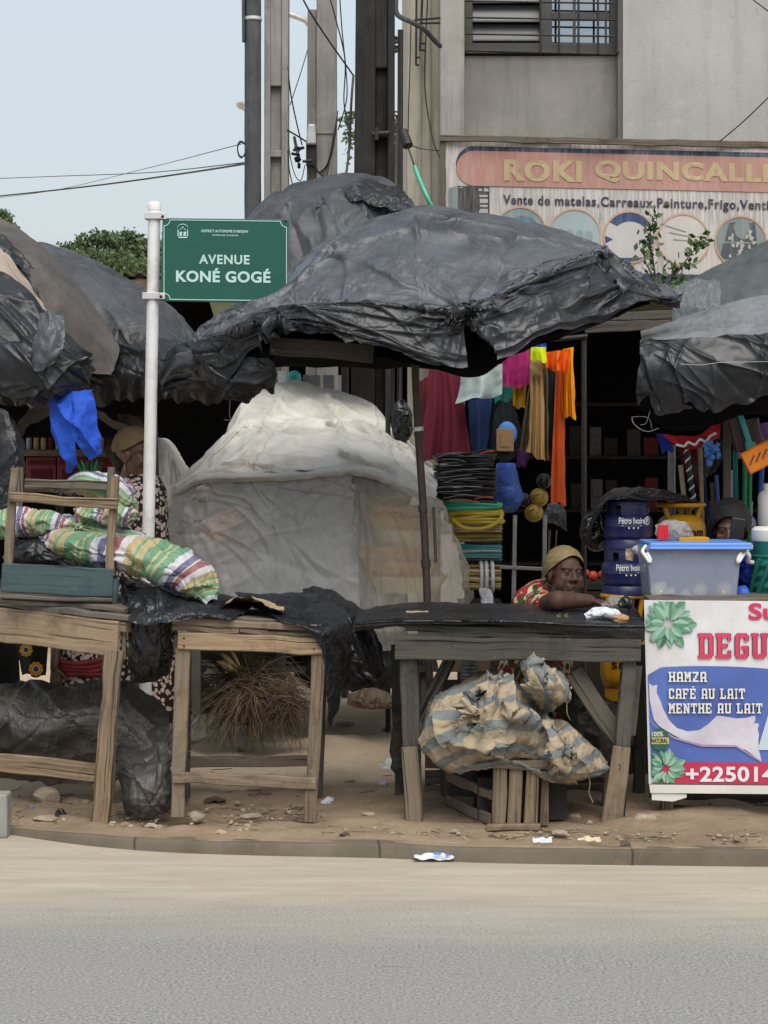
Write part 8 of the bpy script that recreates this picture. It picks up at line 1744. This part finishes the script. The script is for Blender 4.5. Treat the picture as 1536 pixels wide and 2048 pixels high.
drape([[(1055, 1425, 8.1), (1090, 1435, 8.1), (1130, 1452, 8.1), (1165, 1475, 8.12), (1195, 1500, 8.14), (1214, 1525, 8.16)],
       [(1058, 1445, 7.9), (1094, 1458, 7.87), (1130, 1475, 7.86), (1165, 1500, 7.87), (1194, 1520, 7.92), (1217, 1534, 8.0)],
       [(1066, 1490, 7.84), (1100, 1502, 7.79), (1132, 1515, 7.77), (1162, 1528, 7.8), (1192, 1538, 7.87), (1215, 1542, 7.97)],
       [(1074, 1528, 7.86), (1104, 1548, 7.82), (1130, 1558, 7.81), (1158, 1556, 7.84), (1188, 1550, 7.9), (1212, 1546, 8.0)],
       [(1080, 1540, 8.02), (1108, 1562, 7.98), (1132, 1568, 7.97), (1156, 1564, 7.98), (1186, 1554, 8.02), (1208, 1548, 8.1)]], 130, 110, 302, 18, .009, (1040, 1360), 34, .05,
      (((1070, 1440), (1180, 1545), 0.045, 8), ((1090, 1440), (1130, 1560), 0.045, 8), ((1120, 1460), (1205, 1530), 0.038, 7), ((1085, 1490), (1120, 1560), -0.038, 8), ((1150, 1500), (1120, 1555), 0.038, 7))).build('fold', M['bundle'], bd, angle=180)
drape([[(1040, 1318, 8.08), (1058, 1311, 8.08), (1085, 1325, 8.08), (1118, 1340, 8.08), (1134, 1356, 8.1)],
       [(1038, 1330, 7.93), (1060, 1330, 7.88), (1090, 1345, 7.86), (1122, 1360, 7.88), (1140, 1376, 7.95)],
       [(1044, 1362, 7.88), (1066, 1368, 7.82), (1096, 1378, 7.80), (1124, 1388, 7.83), (1143, 1396, 7.92)],
       [(1056, 1392, 7.9), (1076, 1396, 7.86), (1100, 1398, 7.85), (1124, 1402, 7.87), (1140, 1404, 7.95)],
       [(1064, 1420, 8.05), (1082, 1425, 8.02), (1104, 1420, 8.02), (1122, 1408, 8.04), (1136, 1408, 8.08)]], 100, 90, 303, 14, .009, (1000, 1400), 30, .05,
      (((1058, 1314), (1075, 1400), 0.038, 7), ((1062, 1316), (1130, 1395), 0.038, 7), ((1100, 1340), (1110, 1400), 0.030, 6), ((1050, 1340), (1060, 1390), -0.030, 6))).build('fold', M['bundle'], bd, angle=180)
drape([[(900, 1500, 8.0), (960, 1505, 8.0), (1020, 1500, 8.0), (1080, 1520, 8.0), (1140, 1540, 8.0)], [(885, 1520, 7.86), (950, 1528, 7.82), (1015, 1518, 7.8), (1080, 1540, 7.82), (1150, 1556, 7.86)], [(890, 1540, 7.9), (950, 1545, 7.84), (1015, 1530, 7.82), (1084, 1558, 7.84), (1154, 1568, 7.9)]], 130, 40, 304, 14, .010, (1000, 1700), 30, .08).build('fold', M['bundle'], bd, angle=180)
b = MB(); b.tube(cr(np.array([P(1174, 1545, 7.88), P(1180, 1565, 7.86), P(1178, 1585, 7.86), P(1186, 1605, 7.86)]), 14), .0022, 5); b.build('loose_thread', M['straw'], bd)
b = MB(); b.tube(cr(np.array([P(1134, 1400, 7.9), P(1134, 1425, 7.88), P(1140, 1440, 7.9)]), 10), .002, 5); b.build('loose_thread', M['straw'], bd)
# black stuff behind the bundle
X = sackgrid([P(1130, 1400, 8.35), P(1170, 1430, 8.3), P(1210, 1470, 8.3), P(1225, 1520, 8.35)], [.05, .11, .11, .05], n=70, m=70, eu=.1, ev=.1, it=70, noise=.015, seed=207)
b = MB(); b.grid(np.concatenate([X, X[:, :1]], 1), flip=True); tag(b.build('black_bag', M['tarp_dirty'], None, angle=180), 'dusty black bag pressed behind the striped bundle and the brace', 'bag')
# things on the dark table
X = sackgrid([P(1172, 1234, 8.1), P(1195, 1226, 8.1), P(1225, 1228, 8.1), P(1245, 1238, 8.1)], [.012, .03, .028, .01], n=44, m=50, flat=.8, eu=.1, ev=.1, it=60, noise=.006, seed=208)
b = MB(); b.grid(np.concatenate([X, X[:, :1]], 1), flip=True); tag(b.build('white_bag', M['bag_white'], None, angle=180), 'crumpled whitish plastic bag on the right end of the dark table', 'bag')
X = sackgrid([P(1205, 1216, 8.25), P(1230, 1208, 8.25), P(1255, 1216, 8.25)], [.015, .035, .015], n=40, m=40, eu=.1, ev=.1, it=50, noise=.006, seed=209)
b = MB(); b.grid(np.concatenate([X, X[:, :1]], 1), flip=True); tag(b.build('grey_bag', glassy('grey_bag_two', (.4, .36, .32), .8, .3), None, angle=180), 'greyish see-through bag behind the whitish one on the dark table', 'bag')
b = MB(); b.ell(P(1242, 1238, 8.04), (.035, .03, .018), 12, 8, jit=.12); tag(b.build('cream_lump', M['sponge'], None), 'lumpy cream coloured parcel beside the whitish bag', 'parcel')
X = sackgrid([P(1238, 1210, 8.2), P(1252, 1205, 8.2), P(1262, 1216, 8.2)], [.012, .024, .012], n=36, m=36, eu=.1, ev=.1, it=50, noise=.006, seed=210)
b = MB(); b.grid(np.concatenate([X, X[:, :1]], 1), flip=True); tag(b.build('black_bag', M['bag_black'], None, angle=180), 'small knotted black bag on the dark table by the yellow bottle', 'bag')
for x in (1117, 1132): b = MB(); b.ell(P(x, 1234, 8.1), .012, 10, 8); b.tube([P(x+2, 1230, 8.09), P(x+3, 1226, 8.09)], .003, 5); tag(b.build('green_fruit', M['leaf'], None), 'tiny green fruit on the dark table in front of the woman\'s arm, '+('left' if x < 1120 else 'right')+' one', 'fruit')
b = MB(); b.plank(P(812, 1228, 8.3), P(856, 1230, 8.3), .03, .03, jit=.003, seg=.02); tag(b.build('wood_scrap', M['wood_pale'], None), 'pale wood scrap lying on the left end of the dark table', 'wood scrap')
# ---------------------------------------------------------------- roots and straw under the open table
g = np.random.default_rng(31)
rt = T('root_bundle', 'bushy bundle of dry roots and straw lying on the ground behind the open table', 'root bundle', P(510, 1440, 9.9)*(1, 1, 0)+(0, 0, .06))
def fibers(n, c, L, spread, r, fall, g, curl=.5, back=False):
    b = MB()
    for k in range(n):
        d = unit(g.normal(size=3)*spread+V3(fall)); l = L*g.uniform(.45, 1.15); p = V3(c)+g.normal(0, .03, 3); pts = [p]
        for q_ in range(4):
            d = unit(d+g.normal(0, curl*.4, 3)+(0, 0, -.16)); p = p+d*l/4
            if p[2] < .075: p[2] = .075+g.uniform(0, .02)
            pts.append(p)
        b.tube(pts, [r, r, r*.8, r*.6, r*.35], 4, cap=False)
    return b
fibers(480, P(478, 1365, 9.75), .30, (.9, .5, .6), .0028, (0, -.25, -.35), g).build('dark_roots', M['root'], rt, smooth=False)
fibers(300, P(500, 1375, 9.7), .30, (.9, .4, .5), .0022, (.1, -.3, -.45), g).build('pale_roots', M['straw'], rt, smooth=False)
fibers(200, P(575, 1400, 9.6), .22, (.8, .4, .5), .0024, (0, -.3, -.3), g).build('root_tips', M['root'], rt, smooth=False)
b = MB()
for k in range(260):
    a = g.uniform(-.35, .75); p = P(500+g.normal(0, 6), 1318+g.normal(0, 6), 9.95); e = P(560+a*90+g.normal(0, 10), 1400+g.normal(0, 22), 9.85); b.tube([p, (p+e)/2+g.normal(0, .02, 3)+(0, 0, .02), e], [.002, .0018, .001], 4, cap=False)
b.build('straw_fan', M['straw'], rt, smooth=False)
for k, (x0, y0, x1, y1) in enumerate(((432, 1322, 474, 1342), (440, 1306, 476, 1336), (460, 1300, 482, 1334))):
    b = MB(); X = np.array([[P(x0+(x1-x0)*u, y0+(y1-y0)*u+9*v_*math.sin(math.pi*u), 9.6+.02*v_*v_) for u in np.linspace(0, 1, 14)] for v_ in np.linspace(-1, 1, 7)]); b.grid(X); b.build('dry_leaf', M['bamboo'], rt, angle=180)
b = MB(); b.ell(P(500, 1372, 9.9), (.14, .12, .10), 16, 12, jit=.08); b.build('core', M['root'], rt)
X = sackgrid([P(405, 1330, 10.1), P(425, 1345, 10.05), P(450, 1365, 10.0)], [.03, .055, .03], n=44, m=44, eu=.1, ev=.1, it=50, noise=.008, seed=220)
b = MB(); b.grid(np.concatenate([X, X[:, :1]], 1), flip=True); tag(b.build('pale_bag', M['taupe'], None, angle=180), 'pale crumpled bag left of the root bundle', 'bag')
# black sack heap under the milky stall
for k, (pth, rd, mt, lab) in enumerate((([(690, 1370, 10.0), (720, 1340, 10.0), (760, 1340, 10.0), (785, 1370, 10.0)], [.05, .13, .13, .05], 'tarp_shiny', 'black sack heap under the milky covered stall, right side'), ([(590, 1340, 10.1), (640, 1340, 10.1), (690, 1360, 10.1)], [.05, .13, .05], 'dark_brown', 'dark brown sack under the milky covered stall'), ([(700, 1400, 9.9), (745, 1398, 9.85), (790, 1402, 9.9)], [.03, .05, .03], 'wood_brown', 'flattened brown sack lying before the black sack heap'))):
    X = sackgrid([P(*q_) for q_ in pth], rd, n=60, m=60, eu=.08, ev=.08, it=60, noise=.014, seed=230+k); b = MB(); b.grid(np.concatenate([X, X[:, :1]], 1), flip=True); tag(b.build('sack', M[mt], None, angle=180), lab, 'sack')
# ---------------------------------------------------------------- left stall wares in the shade
ls = T('wooden_shelf', 'dim wooden stall shelf in the shade behind the sacks', 'shelf', P(130, 1380, 10.4)*(1, 1, 0)+(0, 0, .05))
b = MB()
for y in (905, 975): b.plank(P(-60, y, 10.4), P(262, y+3, 10.4), .035, .3)
b.build('board', M['wood_brown'], ls)
for x in (-40, 120, 258): b = MB(); leg(b, x, 850, x, 1480, 10.55, 16, .04); b.build('post', M['wood_dark'], ls)
for k, (x0, x1) in enumerate(((52, 112), (114, 172), (176, 232))):
    t = T('red_crate', 'dim red bottle crate on the stall shelf, '+('left', 'middle', 'right')[k]+' of three', 'crate', P((x0+x1)/2, 968, 10.35), 'red crates on the shaded shelf')
    b = MB(); rect(b, x0, 914, x1, 969, 10.3, .2); b.build('body', M['red_crate'], t, smooth=False, bevel=.004)
    b = MB(); rect(b, x0+4, 920, x1-4, 930, 10.288, .01); rect(b, x0+10, 938, x1-10, 962, 10.286, .01); b.build('panel', M['darkred'], t, smooth=False)
g = np.random.default_rng(40)
for k in range(13):
    x = 58+k*14.5; b = MB(); rr = .014; b.lathe([(rr*.9, 0), (rr, .004), (rr, .05), (rr*.8, .058)], P(x, 902, 10.3), 12); b.lathe([(rr*.95, .056), (rr*.95, .068), (rr*.2, .069)], P(x, 902, 10.3), 12)
    tag(b.build('jar', M[('metal', 'gold', 'cardboard', 'darkred')[k % 4]], None), 'tiny dim jar in the row on the upper stall shelf', 'jar', 'row of jars on the shaded shelf')
for k in range(6):
    b = MB(); p = P(166+k*6, 950, 10.1); b.tube(cr(np.array([p, p+(.004*(k-3), 0, .04), p+(.012*(k-3), 0, .075)]), 8), [.006, .009, .011, .011, .010, .008, .006, .003], 8); tag(b.build('green_pepper', M[('green_pl', 'hose_g', 'leaf')[k % 3]], None), 'green pod standing in the bunch beside the blue cloth', 'vegetable', 'green pods beside the blue cloth')
rows = [[(30, 850, 9.6), (60, 818, 9.6), (110, 806, 9.6), (180, 812, 9.6), (240, 840, 9.6), (275, 870, 9.6)], [(32, 900, 9.9), (60, 850, 9.9), (110, 832, 9.9), (180, 836, 9.9), (238, 860, 9.9), (270, 885, 9.9)]]
sheet('brown_awning', rows, 70, 20, M['umb_brown'], None, 'dim brown cloth arch above the stall shelf', 'cloth', eu=.03, ev=.04, it=40, noise=.008, seed=241)
rows = [[(234, 830, 9.9), (256, 826, 9.9), (282, 832, 9.9)], [(234, 870, 9.85), (258, 868, 9.82), (284, 872, 9.85)], [(206, 900, 9.8), (225, 930, 9.8), (236, 945, 9.8)]]
sheet('brown_cloth', rows, 30, 50, M['coffee'], None, 'drab olive brown cloth hanging behind the standing woman', 'cloth', eu=.04, ev=.03, it=40, noise=.008, seed=242)
cloth('yellow_print_cloth', 'dark cloth with yellow flower prints hanging below the left table top', (30, 1286, 96, 1290), (44, 1350, 92, 1354), 'hair', 9.0, 1, .015, 40, 40, seed=243, cat='cloth')
yf = [o for o in bpy.data.objects if o.name.startswith('yellow_print')][0]
for cx, cy, r0 in ((52, 1300, 13), (72, 1338, 14)):
    for k, (ra, rb, mt) in enumerate(((.62, 1.0, 'amber'), (.38, .56, 'zinc'), (.0, .30, 'brown_pl'))):
        b = MB(); b.grid(np.array([[P(cx+r0*q_*math.cos(a)*(1+.08*math.sin(9*a)*(k == 0)), cy+r0*q_*math.sin(a)*(1+.08*math.sin(9*a)*(k == 0)), 8.93-.001*k) for a in np.linspace(0, 2*math.pi, 41)] for q_ in (max(ra, .01), rb)])); b.build('printed_flower', M[mt], yf, smooth=False)
b = MB(); b.tube(cr(np.array([P(460, 800, 9.3), P(459, 830, 9.3), P(462, 840, 9.3), P(448, 839, 9.3)]), 12), .002, 5); tag(b.build('wire_hook', M['wire_white'], None), 'thin white wire hook dangling left of the milky stall', 'hook')
cloth('dark_cloth', 'dark cloth hanging in the shade under the far left of the left table', (-160, 1235, 34, 1245), (-160, 1400, 42, 1402), 'hair', 9.1, 2, .02, 40, 40, seed=244, cat='cloth')
# ---------------------------------------------------------------- litter, stones, kerb post
def gz(px, py):
    z = .062
    for _ in range(3):
        c = G(px, py, z); kh_ = np.interp(c[0], [-1.75, -1.15, 0, 1.6], [.16, .75, .9, 1.0]); z = .062-.058*(1-kh_)*math.exp(-max(0, c[1]-np.interp(c[0], K[:, 0], K[:, 1]))/.5)
    return c
def stone(px, py, r, seed, lab, flat=.6, mat='stone'):
    g = np.random.default_rng(seed); b = MB(); n, m = 14, 9; c = gz(px, py)
    b.ell((0, 0, 0), (1, 1, 1), n, m); v = b.v[0]; pl_ = [unit(g.normal(size=3)) for _ in range(9)]; dd = [g.uniform(.55, .95) for _ in pl_]
    k = np.min([d_/np.maximum(v@p_, 1e-3) for p_, d_ in zip(pl_, dd)], 0); v = v*np.minimum(k, 1.0)[:, None]*(r, r*.8, r*flat); b.v[0] = v+c+(0, 0, r*flat*.55)
    o = b.build('stone', M[mat], None, smooth=False); return tag(o, lab, 'stone')
stone(392, 1640, .042, 1, 'angular pale stone in front of the left leg of the open table', .62)
stone(500, 1636, .05, 2, 'flat half buried stone in front of the open table', .3)
stone(738, 1636, .035, 3, 'pointed pale stone right of the open table', .5)
stone(1290, 1648, .05, 4, 'broken tan stone below the corner of the drinks banner', .6)
stone(1262, 1652, .025, 5, 'small grey rubble lump beside the patched right leg', .5)
stone(1310, 1640, .05, 6, 'long pale stone leaning by the drinks table leg', .35)
stone(92, 1606, .06, 7, 'big dusky stone in the shade under the left table', .8)
stone(90, 1640, .06, 8, 'flat dusty stone near the kerb at the left', .22)
stone(690, 1452, .06, 9, 'flat pale slab on the sand behind the open table', .25)
stone(476, 1503, .022, 10, 'round pebble seen through the open table', .7)
stone(545, 1640, .012, 11, 'small pebble before the open table', .6)
stone(1150, 1640, .03, 12, 'rough brown clod between the crate and the right leg', .6)
stone(715, 1420, .05, 13, 'grey stone near the black sack heap', .4)
stone(1178, 1648, .016, 14, 'small white pebble before the plank panel', .8)
stone(910, 1664, .03, 15, 'flat crumb of stone left of the crate', .3)
stone(1330, 1645, .015, 16, 'chip of stone under the drinks banner', .6)
stone(540, 1436, .045, 17, 'pale stone at the foot of the root bundle', .4)
g = np.random.default_rng(77); b = MB()
for k in range(900):
    px = g.uniform(20, 1536); py = g.choice([g.uniform(1600, 1690), g.uniform(1430, 1690)]); c = gz(px, py); 
    kd_ = np.interp(c[0], K[:, 0], K[:, 1])
    if c[1] < kd_+.16: continue
    r = abs(g.normal(0, .005))+.003; b.ell(c+(0, 0, r*.2), (r, r, r*.6), 7, 5, jit=.15)
tag(b.build('gravel', M['stone'], None, smooth=False), 'scattered small gravel on the sandy pavement', 'gravel', kind='stuff')
b = MB()
for k in range(560):
    px = g.uniform(20, 1536); py = g.choice([g.uniform(1610, 1690), g.uniform(1480, 1690)]); c = gz(px, py)+(0, 0, .004); kd_ = np.interp(c[0], K[:, 0], K[:, 1])
    if c[1] < kd_+.14: continue
    a = g.uniform(0, 6.28); L = g.uniform(.012, .06); d = np.array((math.cos(a), math.sin(a)*.8, 0))*L; b.tube([c-d, c+g.normal(0, .003, 3)*(1, 1, 0), c+d], g.uniform(.0008, .0022), 4)
tag(b.build('twig_litter', M['root'], None, smooth=False), 'dry twigs and dark crumbs littering the sandy pavement', 'litter', kind='stuff')
def scrap(lab, px, py, w_, h_, mat, seed, name='plastic_scrap', cat='litter', up=.03):
    c = gz(px, py); g = np.random.default_rng(seed); n, m = 26, 18
    X = np.array([[c+np.array(((u-.5)*w_, (v_-.5)*h_, up*math.sin(math.pi*u)*math.sin(math.pi*v_)+.004)) for u in np.linspace(0, 1, n)] for v_ in np.linspace(0, 1, m)])
    X = relax(X, eu=.16, ev=.16, it=50, noise=.008, r=(4, 2), seed=seed); X[..., 2] = np.maximum(X[..., 2], c[2]+.002); b = MB().grid(X, flip=True)
    return tag(b.build(name, M[mat], None, angle=180), lab, cat)
scrap('crumpled white plastic bag lying on the sand left of the dark table', 778, 1538, .09, .10, 'bag_white', 1, up=.05)
scrap('torn white plastic strip by the right leg of the open table', 655, 1606, .05, .12, 'bag_white', 2, up=.02)
scrap('small white scrap near the left patched leg', 766, 1570, .04, .05, 'bag_white', 3, up=.012)
scrap('white paper corner beside the left patched leg', 802, 1578, .02, .06, 'bag_white', 4, up=.03)
scrap('pale blue white sachet lying on the pavement edge before the crate', 1085, 1684, .07, .05, 'bag_white', 5, up=.012)
scrap('whitish flattened wrapper on the pavement right of the crate', 1178, 1682, .085, .05, 'cream_food', 6, up=.012)
scrap('pale strip of paper at the foot of the left table leg', 213, 1646, .075, .02, 'cream_food', 7, up=.006)
scrap('small black plastic bag scrap near the left kerb', 122, 1634, .06, .05, 'bag_black', 8, up=.03)
scrap('tiny blue wrapper under the left table', 68, 1622, .03, .03, 'bluebag', 9, up=.012)
for k, (x, y, r_, m_) in enumerate(((300, 1655, .03, 'taupe'), (440, 1668, .022, 'cardboard'), (560, 1662, .035, 'straw'), (690, 1672, .02, 'root'), (840, 1672, .03, 'straw'), (985, 1678, .02, 'root'), (1120, 1668, .03, 'taupe'), (1400, 1662, .035, 'cardboard'), (1475, 1680, .02, 'straw'), (1250, 1690, .018, 'root'), (250, 1652, .02, 'straw'), (600, 1600, .03, 'root'), (430, 1602, .045, 'root'), (520, 1594, .05, 'root'))):
    scrap('dry brown leaf or wood scrap trodden into the sandy pavement', x, y, r_*2, r_*1.3, m_, 30+k, 'leaf_scrap', 'litter', .012)['group'] = 'dry scraps on the pavement'
b = MB(); c = G(868, 1716, .012); X = np.array([[c+np.array(((u-.5)*.152, (v_-.5)*.05, .018*math.sin(math.pi*v_)*(.5+.5*math.sin(u*3)))) for u in np.linspace(0, 1, 40)] for v_ in np.linspace(0, 1, 18)]); X = relax(X, eu=.10, ev=.12, it=40, noise=.005, r=(4, 2), seed=12); b.grid(X, flip=True)
sw = tag(b.build('water_sachet', M['bag_white'], None, angle=180), 'white and blue plastic sachet lying in the gutter against the kerb', 'sachet'); ORG[sw.name] = ORG[sw.name]
b = MB(); b.box(c+(.012, -.026, .022), (.03, .004, .008)); b.box(c+(.05, -.026, .016), (.014, .004, .006)); b.build('print', M['softblue'], sw, smooth=False)
b = MB(); p = P(-24, 1590, 7.97); q_ = P(13, 1590, 7.97); z0 = .0; b.box(((p[0]+q_[0])/2, 8.03, (p[2]+z0)/2), (q_[0]-p[0], .10, p[2]-z0)); tag(b.build('kerb_post', M['pole_conc'], None, smooth=False, bevel=.008), 'short square concrete kerb post at the left edge', 'bollard')
# loose wires tied round the open table, thin branches
for k, (pts, mt, r, lab) in enumerate((([(362, 1488, 7.96), (378, 1502, 7.97), (400, 1510, 7.97), (425, 1519, 7.96), (450, 1514, 7.97), (478, 1522, 7.97), (510, 1516, 7.97), (560, 1508, 7.97), (600, 1488, 7.97), (640, 1460, 7.97)], 'metal', .0004, 'thin white wire looped across the open table frame'), ([(378, 1416, 8.1), (392, 1428, 8.1), (405, 1452, 8.1), (395, 1468, 8.1), (372, 1468, 8.1)], 'root', .002, 'thin bent twig beside the left leg of the open table'), ([(612, 1452, 8.2), (585, 1470, 8.2), (562, 1490, 8.2), (556, 1500, 8.2)], 'root', .002, 'thin twig reaching from the right leg of the open table'))):
    b = MB(); b.tube(cr(np.array([P(*q_) for q_ in pts]), 30), r, 5); tag(b.build('wire' if k == 0 else 'twig', M[mt], None), lab, 'wire' if k == 0 else 'twig')
